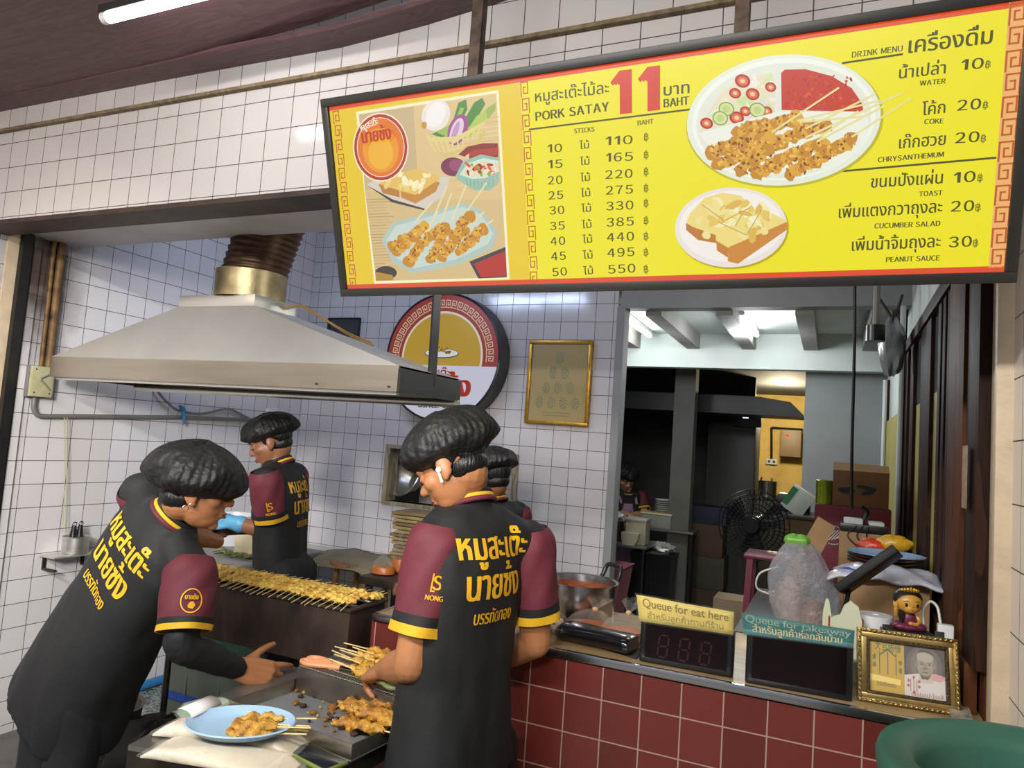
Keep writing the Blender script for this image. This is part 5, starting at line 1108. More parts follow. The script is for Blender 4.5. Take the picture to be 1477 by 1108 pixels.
# folding tables, bins and goods
m_ttop = mat('folding_top', '4b4946', .35); m_leg = mat('black_leg', '141414', .5)
def ftable(x0, x1, y0, y1, z, label):
    t = thing('folding_table', label, 'table', (0, 0, 0)); MB().box((x0, y0, z - .025), (x1, y1, z), bev=.003).build('top', m_ttop, t)
    for x in (x0 + .04, x1 - .04):
        for y in (y0 + .04, y1 - .04): MB().tube([(x, y, FZ), (x, y, z - .025)], .018, 6).build('leg', m_leg, t)
    MB().tube([(x1 - .04, y0 + .04, FZ + .35), (x1 - .04, y1 - .04, FZ + .35)], .014, 6).tube([(x0 + .04, y0 + .04, z - .30), (x0 + .25, y0 + .04, z - .03)], .012, 6).build('brace', m_leg, t); return t
a = aY(1000, 769, 8.2); T1z = a.z; ftable(a.x - 1.3, a.x, 8.2, 8.58, T1z, 'long folding table under the stack of white plates in the shop')
a = aY(932, 790, 7.15); T2z = a.z; ftable(a.x - .8, a.x, 7.15, 7.75, T2z, 'smaller folding table in front of the person in the apron')
c = aY(958, 728, 8.4); z0 = T1z
cr = thing('foam_box', 'square greyish box holding a stack of white plates on the folding table', 'box', (c.x - .06, 8.4, z0)); h_ = aY(958, 740, 8.4).z - z0; MB().box((-.17, -.12, 0), (.17, .12, h_ - .02), bev=.005).build('body', mat('grey_box', '77786f', .6), cr); MB().box((-.18, -.13, h_ - .02), (.18, .13, h_), bev=.004).build('lid', mat('cream_lid', 'b7ae8c', .5), cr)
for k in range(7): solo('white_plate', MB().lathe([(0, 0), (.06, 0), (.105, .016), (.107, .018), (.06, .006), (0, .006)], 24), m_white, 'white plate in the stack on the square box' if k < 6 else 'topmost white plate of the stack on the square box', 'plate', (c.x, 8.4, z0 + h_ + k * .0225), 0, 'stack of white plates in the shop')
c = aY(920, 776, 7.35); t = thing('lidded_container', 'pale square container with lid on the smaller folding table', 'container', (c.x, 7.35, T2z)); MB().box((-.11, -.1, 0), (.10, .1, .24), bev=.012).build('body', mat('pale_tub', '8b8873', .4), t); MB().box((-.12, -.11, .235), (.11, .11, .265), bev=.008).build('lid', mat('tub_lid', '9a9a92', .35), t)
c = aY(909, 790, 7.22); t = solo('scoop_box', MB().prism([(-.07, .0), (.05, 0), (.08, .06), (.09, .12), (-.09, .12), (-.08, .04)], -.04, .04, Matrix.Rotation(PI / 2, 4, 'X')), mat('pale_scoop', '9b9480', .5), 'small pale scoop-shaped box in front of the lidded container', 'box', (c.x, 7.21, T2z))
c = aY(886, 778, 7.4); t = thing('steel_canister', 'steel canister with crumpled foil on top at the end of the folding table', 'canister', (c.x, 7.4, T2z)); MB().lathe([(0, 0), (.09, 0), (.09, .2), (.095, .205), (.085, .205), (0, .2)], 24).build('body', m_steel_d, t); MB().ell((0, 0, .23), (.11, .09, .06), None, 18, 12, fn=lambda u, v: 1 + .2 * math.sin(5 * u) * math.sin(6 * v)).build('foil', mat('foil', 'b0b2ae', .3, .6, bump=.4, bs=30), t)
c = aY(950, 800, 7.9); t = thing('rubbish_bin', 'black rubbish bin with bag under the folding table', 'bin', (c.x, 7.7, FZ)); bz_ = aY(950, 797, 7.7).z - FZ; MB().loft([[(sx * w_, sy * w_ * .85, z_) for sx, sy in ((-1, -1), (1, -1), (1, 1), (-1, 1))] for w_, z_ in ((.17, 0), (.21, bz_ * .96), (.225, bz_))]).build('body', m_blackpl, t, 20); MB().ell((0, 0, bz_), (.2, .16, .07), None, 20, 12, fn=lambda u, v: 1 + .15 * math.sin(6 * u)).build('bin_bag', m_black, t)
c = aY(952, 783, 7.6); solo('crumpled_foil', MB().ell((0, 0, 0), (.15, .09, .055), None, 22, 14, fn=lambda u, v: 1 + .2 * math.sin(5 * u + v) * math.sin(7 * v)), MATS['foil'], 'crumpled silver packaging on top of the rubbish bin', 'packaging', (c.x, 7.65, FZ + bz_ + .06))
c = aY(890, 815, 6.3); t = thing('pink_basket', 'pink plastic basket beside the end of the tiled wall', 'basket', (c.x - .12, 6.3, FZ)); bz_ = c.z - FZ; MB().loft([[(sx * w_, sy * w_, z_) for sx, sy in ((-1, -1), (1, -1), (1, 1), (-1, 1))] for w_, z_ in ((.16, bz_ * .55), (.21, bz_ * .98), (.225, bz_), (.21, bz_), (.15, bz_ * .57))]).build('body', mat('pink_plastic', '8a4a5a', .4), t, 20); MB().box((-.15, -.15, 0), (.15, .15, bz_ * .55)).build('crate_under_it', m_black, t)
for k, (x, y, Y, w_, h_, col, lb) in enumerate(((1020, 742, 9.5, .36, .28, '5a4a38', 'top carton'), (1020, 765, 9.5, .36, .26, '4a4a38', 'middle carton'), (1020, 790, 9.5, .36, .3, '53402f', 'bottom carton'))):
    pass
zc_ = FZ; c = aY(1018, 790, 9.6)
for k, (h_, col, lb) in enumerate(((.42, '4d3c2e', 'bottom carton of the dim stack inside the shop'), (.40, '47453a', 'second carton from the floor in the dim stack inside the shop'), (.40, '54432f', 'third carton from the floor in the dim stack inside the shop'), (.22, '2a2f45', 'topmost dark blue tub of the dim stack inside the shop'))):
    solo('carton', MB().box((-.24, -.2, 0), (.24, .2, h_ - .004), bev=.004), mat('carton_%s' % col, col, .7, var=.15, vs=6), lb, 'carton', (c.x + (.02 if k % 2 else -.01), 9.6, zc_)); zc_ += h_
c = aY(1062, 810, 7.6); zc_ = FZ
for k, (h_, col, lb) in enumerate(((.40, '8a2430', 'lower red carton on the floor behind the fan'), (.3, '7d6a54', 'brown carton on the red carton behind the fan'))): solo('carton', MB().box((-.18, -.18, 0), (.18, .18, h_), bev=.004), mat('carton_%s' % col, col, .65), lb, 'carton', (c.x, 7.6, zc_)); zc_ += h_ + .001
# tall fridge, dark hood, things on the kitchen wall
c0, c1 = aY(1022, 608, 9.9), aY(1084, 760, 9.9); t = thing('upright_fridge', 'tall dark grey fridge in the kitchen doorway', 'fridge', (0, 0, 0)); MB().box((c0.x, 9.9, FZ), (c1.x, 10.6, c0.z), bev=.01).build('body', mat('dark_grey_metal', '3b3b36', .45, .2), t); d0, d1 = aY(1058, 592, 9.86), aY(1098, 617, 9.86); MB().box((d0.x, 9.8, d1.z), (d1.x, 9.895, d0.z), bev=.004).build('control_panel', m_blackpl, t); q = aY(1076, 602, 9.79); MB().box((q.x - .04, 9.79, q.z - .012), (q.x + .03, 9.80, q.z + .012)).build('lit_display', emat('white_led', 'dfe8ff', 2.0), t)
a, b = aY(880, 566, 9.2), aY(1160, 603, 9.2); MBh = MB(); R_ = .12
MBh.prism([(a.x - .6, b.z), (b.x, b.z - .01), (b.x, a.z - .20), (b.x - .14, a.z - .06), (b.x - .5, a.z - .01), (a.x - .6, a.z)], -.35, .35, Matrix.Translation((0, 9.2, 0)) @ Matrix.Rotation(PI / 2, 4, 'X'))
solo('kitchen_hood', MBh, mat('black_hood_metal', '20211f', .4, .3), 'long black kitchen hood hanging in the dark doorway', 'hood', ang=30)
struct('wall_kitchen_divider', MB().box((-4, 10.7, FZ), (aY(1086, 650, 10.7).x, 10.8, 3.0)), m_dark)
KY = 13.48
c = aY(1141, 641, KY); t = thing('wall_box', 'beige box with a red light on the yellow kitchen wall', 'box', (c.x, KY, c.z)); MB().box((-.16, -.28, -.22), (.17, 0, .24), bev=.01).build('body', mat('beige_box', '7a6444', .5), t); MB().ell((-.05, -.285, .14), .022, None, 8, 6).build('indicator', emat('red_led', 'ff2010', 4.0), t)
p_ = MB().tube([aY(1113, 617, KY - .03), aY(1113, 662, KY - .03)], .022, 6).tube([aY(1113, 617, KY - .03), aY(1158, 620, KY - .03)], .022, 6); solo('kitchen_pipe', p_, m_black, 'thin dark pipe with a bend on the yellow kitchen wall', 'pipe')
c = aY(1113, 666, KY); s = thing('wall_socket', 'double socket under the dark pipe on the yellow kitchen wall', 'socket', (c.x, KY, c.z)); MB().box((-.09, -.03, -.05), (.09, 0, .05), bev=.006).build('plate', m_light, s)
for x in (-.04, .04): MB().box((x - .02, -.034, -.02), (x + .02, -.03, .02)).build('outlet', m_black, s)
kt = thing('kitchen_bench', 'dark bench below the yellow kitchen wall', 'bench', (0, 0, 0)); kz = aY(1105, 716, 12.9).z; MB().box((aY(1070, 716, 12.9).x, 12.6, FZ), (aY(1160, 716, 12.9).x, 13.45, kz - .03)).build('body', m_dark, kt); MB().box((aY(1068, 716, 12.9).x, 12.58, kz - .03), (aY(1160, 716, 12.9).x, 13.45, kz)).build('top', m_black, kt)
c = aY(1105, 716, 12.9); t = thing('stock_pot', 'aluminium pot with two loop handles against the yellow kitchen wall', 'pot', (c.x, 12.95, kz)); r_ = .165; hh = aY(1105, 694, 12.9).z - kz; MB().lathe([(0, 0), (r_, 0), (r_, hh), (r_ * 1.05, hh), (r_ * .97, hh), (r_ * .95, .03), (0, .03)], 28).build('body', m_alp, t)
for s in (-.6, .5): MB().tube(arc([(s * r_, -.05, hh - .01), (s * r_ * .9, -.05, hh + .05), (s * r_ * .9, .05, hh + .05), (s * r_, .05, hh - .01)], 5), .012, 6).build('handle', m_alp, t)
# cluttered side table behind the fan
a, b = aY(1128, 742, 6.6), aY(1172, 745, 6.6); t = thing('side_table', 'brown side table holding a white box with green stripe', 'table', (0, 0, 0)); MB().box((a.x - .02, 6.6, FZ), (b.x + .05, 7.2, a.z - .02)).build('body', mat('dull_brown_board', '6e5a42', .6, var=.2), t); MB().box((a.x - .05, 6.57, a.z - .02), (b.x + .08, 7.25, a.z)).build('top', m_ttop, t)
c = aY(1140, 730, 6.8); t = thing('medicine_box', 'white box with green stripe tilted on the brown side table', 'box', (c.x, 6.85, a.z + .02)); t.rotation_euler = (0, math.radians(32), 0); MB().box((-.10, -.1, 0), (.10, .1, .22), bev=.004).build('body', mat('white_carton', 'c3c8c2', .5), t); MB().box((-.102, -.103, .03), (-.05, .0, .2)).build('green_stripe', mat('green_stripe', '2c7a4c', .5), t)
c = aY(1122, 716, 7.1); solo('black_tub', MB().box((-.12, -.1, 0), (.16, .1, .16), bev=.02), m_blackpl, 'black tub behind the white box with green stripe', 'tub', (c.x + .12, 7.1, a.z + .0))
# stacked boxes at the end of the desk
DY = 5.05; fl = thing('stand', 'dark stand under the maroon box at the far end of the desk', 'stand', (0, 0, 0)); MB().box((-.13, 4.95, FZ), (.40, 5.6, CZ + .08)).build('body', m_black, fl)
a, b = aY(1173, 792, DY), aY(1286, 737, DY); z0 = CZ + .082; t = thing('maroon_box', 'maroon carton with a white knot emblem behind the counter', 'box', (a.x, DY, z0)); w_ = b.x - a.x; h_ = b.z - z0; MB().box((0, 0, 0), (w_, .38, h_), bev=.004).build('body', mat('maroon_card', '6d2030', .6, var=.1, vs=8), t)
em = MB(); ec = aY(1202, 772, DY); 
for k in range(-3, 4): stroke(em, [(k * .016 - .024, -.030 * math.sqrt(max(0, 1 - (k / 3.6) ** 2)) - .0), (k * .016 + .024, .030 * math.sqrt(max(0, 1 - (k / 3.6) ** 2)))], .006, 0, None)
n_ = 24; stroke(em, [(.062 * math.cos(2 * PI * q / n_), .058 * math.sin(2 * PI * q / n_)) for q in range(n_ + 1)], .006, 0, None)
em.add([], []); o = em.build('emblem', m_light, t, 0); o.matrix_basis = Matrix.Translation((ec.x - a.x, -.002, ec.z - z0)) @ Matrix.Rotation(PI / 2, 4, 'X')
a2, b2 = aY(1200, 735, DY + .02), aY(1283, 690, DY + .02); t2 = thing('printed_carton', 'brown printed carton on top of the maroon box', 'carton', (a2.x, DY + .02, z0 + h_ + .001)); MB().box((0, 0, 0), (b2.x - a2.x, .33, b2.z - a2.z), bev=.004).build('body', mat('brown_carton', '6b4a2c', .7, var=.15, vs=10), t2); MB().add([(0, 0, b2.z - a2.z), (b2.x - a2.x, 0, b2.z - a2.z), (b2.x - a2.x, .10, b2.z - a2.z + .045), (0, .10, b2.z - a2.z + .05)], [(0, 1, 2, 3)]).build('flap', m_card, t2)
em = MB(); w_ = b2.x - a2.x; h_2 = b2.z - a2.z
em.poly(blob(.08, h_2 * .45, .045, .022, 0, 14, .2)); em.poly(blob(w_ * .62, h_2 * .55, .06, .014, -.15, 12, .2)); em.poly(blob(w_ * .62, h_2 * .42, .04, .012, .2, 12, .2)); o = em.build('dark_print', m_black, t2, 0); o.matrix_basis = Matrix.Translation((0, -.003, 0)) @ Matrix.Rotation(PI / 2, 4, 'X')
a3 = aY(1189, 735, DY); t3 = thing('green_tin', 'shiny yellow-green cylindrical tin on the maroon box', 'tin', (a3.x, DY + .08, z0 + h_ + .001)); hz_ = aY(1189, 694, DY).z - z0 - h_; MB().lathe([(0, 0), (.055, 0), (.055, hz_), (.05, hz_ + .004), (0, hz_ + .004)], 28).build('body', mat('green_foil', '8a9a1c', .22, .7, var=.3, vs=10), t3)
a4 = aY(1245, 800, 4.75); t4 = thing('open_carton', 'plain brown carton carrying a black device behind the plates', 'carton', (a4.x, 4.72, CZ)); hh = aY(1245, 768, 4.7).z - CZ; MB().box((-.13, -.1, 0), (.12, .1, hh), bev=.003).build('body', m_card, t4)
t5 = thing('receipt_printer', 'black and white device on the plain carton, cables hanging from it', 'printer', (a4.x, 4.72, CZ + hh + .001)); MB().box((-.13, -.09, 0), (.12, .09, .045), bev=.006).build('body', m_blackpl, t5); MB().box((-.11, -.08, .045), (-.01, .05, .075), bev=.006).box((.02, -.08, .045), (.10, .06, .065), bev=.006).build('white_top', m_light, t5); MB().tube(arc([(.0, 0, .07), (.01, 0, .12), (-.02, 0, .14)], 4), .018, 8).build('plug', m_blackpl, t5)
for k in range(3): MB().tube(arc([(-.04 + .03 * k, -.09, .04), (-.09 + .05 * k, -.12, -.02), (-.02 + .04 * k, -.11, -.09)], 5), .004, 5).build('cable', m_black, t5)
for k, (x, y, col, lb) in enumerate(((1262, 789, 'c8401e', 'red and orange snack packet behind the blue plate'), (1290, 785, 'd0a028', 'yellow snack packet behind the blue plate'))):
    c = aY(x, y, 4.4); solo('snack_packet', MB().ell((0, 0, 0), (.09, .04, .045), None, 18, 12, fn=lambda u, v: 1 + .12 * math.sin(5 * u) * math.sin(4 * v)), mat('packet_%d' % k, col, .3, var=.3, vs=15, bump=.3, bs=25), lb, 'packet', c)
bx_ = aY(1275, 800, 4.45); t = thing('carton_shelf', 'dark carton under the snack packets', 'carton', (bx_.x, 4.45, CZ)); MB().box((-.14, -.08, 0), (.12, .08, bx_.z - CZ - .0), bev=.003).build('body', m_black, t)
# maroon stool
c = aY(1112, 835, 4.9); st_ = thing('plastic_stool', 'maroon plastic stool on the floor by the fan pole', 'stool', (c.x - .02, 5.25, FZ)); hz_ = aY(1112, 800, 5.2).z - FZ; m_ms = mat('maroon_plastic', '6b2438', .4)
MB().box((-.17, -.17, hz_ - .03), (.17, .17, hz_), bev=.012).build('seat', m_ms, st_)
for sx in (-1, 1):
    for sy in (-1, 1): MB().tube([(sx * .13, sy * .13, hz_ - .03), (sx * .18, sy * .18, 0)], .028, 4).build('leg', m_ms, st_)
# ------------------------------------------------------------------ back of the booth: benches and goods
bz0 = 0.42
rb = thing('rear_bench', 'low steel bench along the back wall behind the grill', 'bench', (0, 0, 0)); y0_ = 4.92; ztop_ = aY(455, 810, y0_).z
MB().box((-4.72, y0_, ztop_ - .03), (-3.05, YB - .01, ztop_), bev=.003).build('top', m_steel_w, rb)
for x in (-4.65, -3.12):
    for y in (y0_ + .05, YB - .08): MB().box((x - .02, y - .02, FZ), (x + .02, y + .02, ztop_ - .03)).build('leg', m_steel_d, rb)
MB().box((-3.06, y0_ - .002, ztop_ - .05), (-2.98, y0_ + .004, ztop_ - .005)).build('label', m_light, rb)
ws = thing('wooden_stool', 'wooden stool with a sheet of cardboard on top, beside the back wall', 'stool', (aY(515, 830, 4.55).x, 4.6, FZ)); sz = aY(515, 812, 4.5).z - FZ; m_sw = wood_mat('stool_wood', '6a4626', '9a6c3e', (5, 5, 1.2), .5)
MB().lathe([(0, sz - .045), (.22, sz - .045), (.24, sz - .03), (.24, sz), (0, sz)], 32).build('seat', m_sw, ws)
for a in range(4): q = PI / 4 + a * PI / 2; MB().tube([(.18 * math.cos(q), .18 * math.sin(q), sz - .045), (.25 * math.cos(q), .25 * math.sin(q), 0)], [.024, .02], 8).build('leg', m_sw, ws)
MB().lathe([(.20, sz * .4), (.212, sz * .4 + .012), (.20, sz * .4 + .024), (.19, sz * .4 + .012), (.20, sz * .4)], 28).build('ring', m_sw, ws)
cb_ = MB(); V = []; nx, ny = 12, 8
for j in range(ny + 1):
    for i in range(nx + 1): u, v = i / nx * 2 - 1, j / ny * 2 - 1; V.append((u * .33 + .03 * math.sin(j * 1.1), v * .24, .020 + (-.10 * max(0, -v - .45) - .05 * max(0, u - .5)) + .006 * math.sin(u * 5)))
cb_.add(V, [(j * (nx + 1) + i, j * (nx + 1) + i + 1, (j + 1) * (nx + 1) + i + 1, (j + 1) * (nx + 1) + i) for j in range(ny) for i in range(nx)])
o = solo('cardboard_sheet', cb_, mat('grey_cardboard', '7d745c', .8, var=.15, vs=8), 'greasy cardboard sheet lying on the wooden stool', 'cardboard', (ws.location.x, 4.6, FZ + sz + .006), -.12); o.modifiers.new('s', 'SOLIDIFY').thickness = .006
c = aY(575, 840, 3.95); sz2 = c.z; sb2 = thing('side_bench', 'narrow steel bench with bags of orange sauce behind the person in front', 'bench', (0, 0, 0)); X0_ = aY(517, 838, 3.95).x
MB().box((X0_, 3.95, sz2 - .05), (-2.05, 4.6, sz2), bev=.003).build('top', m_steel_d, sb2)
for x in (X0_ + .05, -2.12):
    for y in (4.0, 4.55): MB().box((x - .018, y - .018, FZ), (x + .018, y + .018, sz2 - .05)).build('leg', m_steel_d, sb2)
c = aY(550, 836, 4.05)
for k, (x, y, sx, sz_, lb) in enumerate(((552, 824, .085, .10, 'squat bag of orange sauce on the narrow steel bench'), (575, 818, .06, .18, 'taller bag of orange sauce on the narrow steel bench'))):
    c = aY(x, y, 4.1 + .12 * k); t = thing('sauce_bag', lb, 'bag', (c.x, 4.1 + .12 * k, sz2), 0, 'bags of orange sauce at the back'); MB().loft([[(math.cos(2 * PI * j / 20) * sx * e, math.sin(2 * PI * j / 20) * sx * .8 * e, z_ * sz_) for j in range(20)] for e, z_ in ((.7, 0), (1, .08), (.98, .3), (.85, .5))]).build('sauce', mat('orange_sauce', 'b0642c', .35), t)
    MB().loft([[(math.cos(2 * PI * j / 20) * sx * e, math.sin(2 * PI * j / 20) * sx * .8 * e, z_ * sz_) for j in range(20)] for e, z_ in ((.88, .5), (.75, .8), (.35, 1.1), (.12, 1.25), (.3, 1.45))], caps=False).build('bag', m_bag, t)
c = aY(602, 830, 4.3)
bt = aY(610, 738, 4.4); m_pad = mat('palm_pad', '8d7b52', .8, var=.25, vs=20); m_pad2 = mat('palm_pad_dark', '6f5f40', .8, var=.25, vs=20)
npad = 16; hgt = (bt.z - sz2) / npad
for k in range(npad):
    w_ = .15 + rnd.uniform(-.012, .012); mb = MB().box((-w_, -.14, .002), (w_, .14, hgt - .003 + .0), bev=.005); src_lb = 'flat brown packing pad in the tall stack beside the serving hatch' if k < npad - 1 else 'topmost flat brown pad of the tall stack beside the serving hatch'
    solo('packing_pad', mb, m_pad if k % 3 else m_pad2, src_lb, 'pad', (bt.x + rnd.uniform(-.015, .015), 4.4, sz2 + k * hgt), rnd.uniform(-.08, .08), 'stack of brown pads')
# grey bench by the left wall with tub, bucket and leaves
lz = aY(360, 812, 3.9).z; lb_ = thing('left_bench', 'grey bench by the left wall behind the grill', 'bench', (0, 0, 0)); MB().box((XL + .02, 3.75, lz - .04), (-3.6, 4.7, lz), bev=.02).build('top', mat('grey_bench', '83807c', .5), lb_)
for x in (XL + .08, -3.66):
    for y in (3.82, 4.62): MB().box((x - .02, y - .02, FZ), (x + .02, y + .02, lz - .04)).build('leg', m_steel_d, lb_)
c = aY(325, 795, 4.35); t = thing('white_tub', 'white translucent tub on the grey bench', 'tub', (c.x, 4.4, lz)); th_ = aY(325, 742, 4.35).z - lz; MB().lathe([(0, 0), (.145, 0), (.15, .01), (.185, th_), (.195, th_ + .004), (.18, th_), (.14, .015), (0, .015)], 32).build('body', mat('white_tub', 'cfcfd2', .3, sss=.1), t)
c = aY(352, 800, 4.1); t = thing('cream_container', 'cream container beside the white tub on the grey bench', 'container', (c.x + .05, 4.15, lz)); MB().box((-.11, -.10, 0), (.13, .1, th_ * .95), bev=.02).build('body', mat('cream_tub', 'c9bd9c', .45), t)
lf = MB(); c = aY(335, 803, 3.95)
for k in range(40): lf.ell((rnd.uniform(-.15, .15), rnd.uniform(-.05, .05), rnd.uniform(.01, .035)), (rnd.uniform(.03, .05), .012, .004), None, 8, 4, 0, Euler((rnd.uniform(-.4, .4), rnd.uniform(-.3, .3), rnd.uniform(-.8, .8))).to_matrix())
o = solo('leaves', lf, mat('green_leaf', '5d6a2c', .5, var=.3, vs=20), 'heap of green leaves on the grey bench in front of the white tub', 'leaves', (c.x, 3.98, lz)); o['kind'] = 'stuff'
# storage box, pipe and bin low down by the left wall
a, b = aY(246, 1000, 3.35), aY(352, 1010, 3.35); zb_ = FZ + .0; zt_ = aY(300, 940, 3.35).z
t = thing('storage_box', 'translucent storage box with green lid and blue band under the grill', 'storage box', (0, 0, 0)); MB().loft([[(x, y, z) for x, y in ((a.x - q, 3.35 - q), (b.x + q, 3.35 - q), (b.x + q, 3.56), (a.x - q, 3.56))] for q, z in ((0, zb_), (.04, zt_))]).build('body', mat('cloudy_plastic', '5f6b60', .3, var=.1, vs=4), t, 20)
MB().box((a.x - .07, 3.28, zt_), (b.x + .07, 3.6, zt_ + .035), bev=.01).build('lid', mat('green_lid', '33634a', .5), t); zm_ = (zb_ + zt_) / 2 + .06; MB().box((a.x - .035, 3.312, zm_ - .02), (b.x + .035, 3.33, zm_ + .02)).build('band', mat('blue_band', '2b4aa8', .4), t)
for x in (.25, .7): xx = a.x + (b.x - a.x) * x; MB().box((xx - .008, 3.318, zb_ + .02), (xx + .008, 3.335, zt_)).build('rib', MATS['cloudy_plastic'], t)
solo('blue_drain_pipe', MB().tube([(XL + .05, 3.75, FZ + .035), (XL + .05, 5.2, FZ + .06)], .032, 12), mat('blue_pvc', '2f78b4', .35), 'thick blue pipe along the foot of the left wall', 'pipe')
# ------------------------------------------------------------------ meshes and empties built so far, scaled about the camera
for o in list(SC.objects):
    if o.parent is None and o.type in ('MESH', 'EMPTY'):
        o.matrix_basis = SCALE_ABOUT_CAM @ o.matrix_basis
H = 1.6
# ------------------------------------------------------------------ steel work table in front (built after the scaling)
TZ = 0.80
A_ = aZ(185, 1075, TZ); tb_ = thing('work_table', 'steel work table in the foreground under the tray and the plate', 'table', (0, 0, 0))
Q = [A_, aZ(540, 1138, TZ), Vector((-1.03, 2.03, TZ)), aZ(262, 1022, TZ) + Vector((-.06, .45, 0))]
Q[1] = Vector((-1.055, A_.y + .11, TZ))
def slab(poly, z0, z1): return MB().prism([(p.x, p.y) for p in poly], z0, z1)
slab(Q, TZ - .012, TZ).build('top', mat('table_steel', '8a8782', .34, .7, var=.15, vs=5, bump=.05, bs=60), tb_, 20)
ap = MB(); cen = sum(Q, Vector()) / 4
for i in range(4):
    a, b = Q[i], Q[(i + 1) % 4]; n = (cen - a).cross(b - a).normalized(); d = (b - a).normalized(); inn = Vector((-d.y, d.x, 0)) * .012
    ap.prism([(a.x, a.y), (b.x, b.y), (b.x + inn.x, b.y + inn.y), (a.x + inn.x, a.y + inn.y)], TZ - .055, TZ - .012)
ap.build('apron', m_steel_d, tb_, 20)
for p in Q: q = p + (cen - p) * .06; MB().tube([(q.x, q.y, 0), (q.x, q.y, TZ - .012)], .018, 8).build('leg', m_steel_d, tb_)
# tray
tz = TZ + .040; TL_, TN, TR_ = aZ(331, 1010, tz), aZ(508, 1075, tz), aZ(574, 1041, tz)
dx = (TN - TL_).normalized(); dy = Vector((-dx.y, dx.x, 0)); TW, TD = (TN - TL_).length, .44
try_ = thing('steel_tray', 'rectangular steel tray scattered with satay scraps on the work table', 'tray', (TL_.x, TL_.y, TZ + .001), math.atan2(dx.y, dx.x))
m_tray = mat('tray_steel', '9fa3a6', .42, .6, var=.2, vs=7, bump=.08, bs=40)
b = MB().box((0, 0, 0), (TW, TD, .003)); b.build('floor', m_tray, try_)
b = MB()
for lo, hi in (((0, 0), (TW, .003)), ((0, TD - .003), (TW, TD)), ((0, .003), (.003, TD - .003)), ((TW - .003, .003), (TW, TD - .003))): b.box((lo[0], lo[1], .003), (hi[0], hi[1], .040), bev=.001)
b.build('rim', mat('rim_steel', 'a39b8e', .34, .95, var=.2, vs=9, bump=.1, bs=30), try_)
TM = Matrix.Translation((TL_.x, TL_.y, TZ)) @ Matrix.Rotation(math.atan2(dx.y, dx.x), 4, 'Z')
# raised grill box with mesh top
by0, by1, bz = .235, TD - .006, .072
gb = thing('raised_pan', 'raised steel pan with wire mesh top set in the back of the tray', 'pan', TM @ Vector((0, 0, .004)), math.atan2(dx.y, dx.x))
b = MB()
for lo, hi in (((.006, by0), (TW - .006, by0 + .004)), ((.006, by1 - .004), (TW - .006, by1)), ((.006, by0 + .004), (.010, by1 - .004)), ((TW - .010, by0 + .004), (TW - .006, by1 - .004))): b.box((lo[0], lo[1], 0), (hi[0], hi[1], bz), bev=.001)
b.box((.010, by0 + .004, bz - .018), (TW - .010, by1 - .004, bz - .015)).build('pan', mat('pan_steel', '8c857a', .36, .95, var=.25, vs=9, bump=.12, bs=30), gb)
b = MB()
for i in range(44): x = .014 + i * (TW - .028) / 43; b.tube([(x, by0, bz + .001), (x, by1, bz + .001)], .0013, 5)
for i in range(6): y = by0 + .01 + i * (by1 - by0 - .02) / 5; b.tube([(.006, y, bz + .003), (TW - .006, y, bz + .003)], .0016, 5)
b.build('wire_mesh', m_steel, gb)
for src in SAT: src.scale = (CAM_SCALE,) * 3
def satay_m(kind, loc, rot, label, group):
    o = satay(kind, loc, rot, label, group); o.scale = (1, 1, 1); return o
r = random.Random(5)
for i in range(16):                                   # pile on the tray, sticks to the right
    px, py = [(512, 1046), (525, 1040), (540, 1034), (518, 1032), (533, 1022), (549, 1024), (522, 1016), (538, 1010), (552, 1012), (560, 1018), (510, 1026), (528, 1050), (545, 1042), (556, 1036), (535, 1028), (548, 1030)][i]
    z = TZ + .018 + .012 * (i // 4); p = aZ(px, py, z); q = satay_m(r.choice((0, 0, 3)), p + Vector((.05, .01, 0)), (r.uniform(-.5, .5), r.uniform(-.06, .06), math.atan2(dx.y, dx.x) + PI + .15 + r.uniform(-.35, .35)), 'satay in the pile on the tray, stick to the right', 'satay pile on the tray')
for i in range(11):                                   # bunch on the raised pan, sticks to the left
    px, py = [(505, 962), (512, 955), (520, 948), (528, 944), (507, 950), (522, 958), (534, 952), (516, 942), (530, 936), (540, 944), (512, 966)][i]
    z = TZ + .095 + .010 * (i // 4); p = aZ(px, py, z)
    satay_m(r.choice((0, 0, 2)), p, (r.uniform(-.5, .5), math.radians(4), math.atan2(dx.y, dx.x) + .06 + r.uniform(-.20, .20)), 'satay in the bunch on the raised pan, stick to the left', 'satay bunch on the raised pan')
def crumb(seed):
    q = random.Random(seed); return MB().ell((0, 0, 0), (.009, .007, .005), None, 9, 7, fn=lambda u, v: 1 + .25 * math.sin(3 * u + seed) * math.sin(4 * v))
m_cr = [mat('scrap_brown', '8a5a22', .6, var=.4, vs=60), mat('scrap_gold', 'c9952f', .5, var=.4, vs=60), mat('scrap_burnt', '2f1c10', .7)]
CRB = []
def scrap(p, s, k, lab='scrap of grilled pork on the steel tray', grp='scraps on the tray'):
    if len(CRB) < 3: o = solo('pork_scrap', crumb(len(CRB)), m_cr[len(CRB)], lab, 'scrap', p, r.uniform(0, 6), grp); CRB.append(o)
    else: o = dup(CRB[k], p, (r.uniform(-.3, .3), r.uniform(-.3, .3), r.uniform(0, 6)), lab, grp)
    o.scale = (s,) * 3
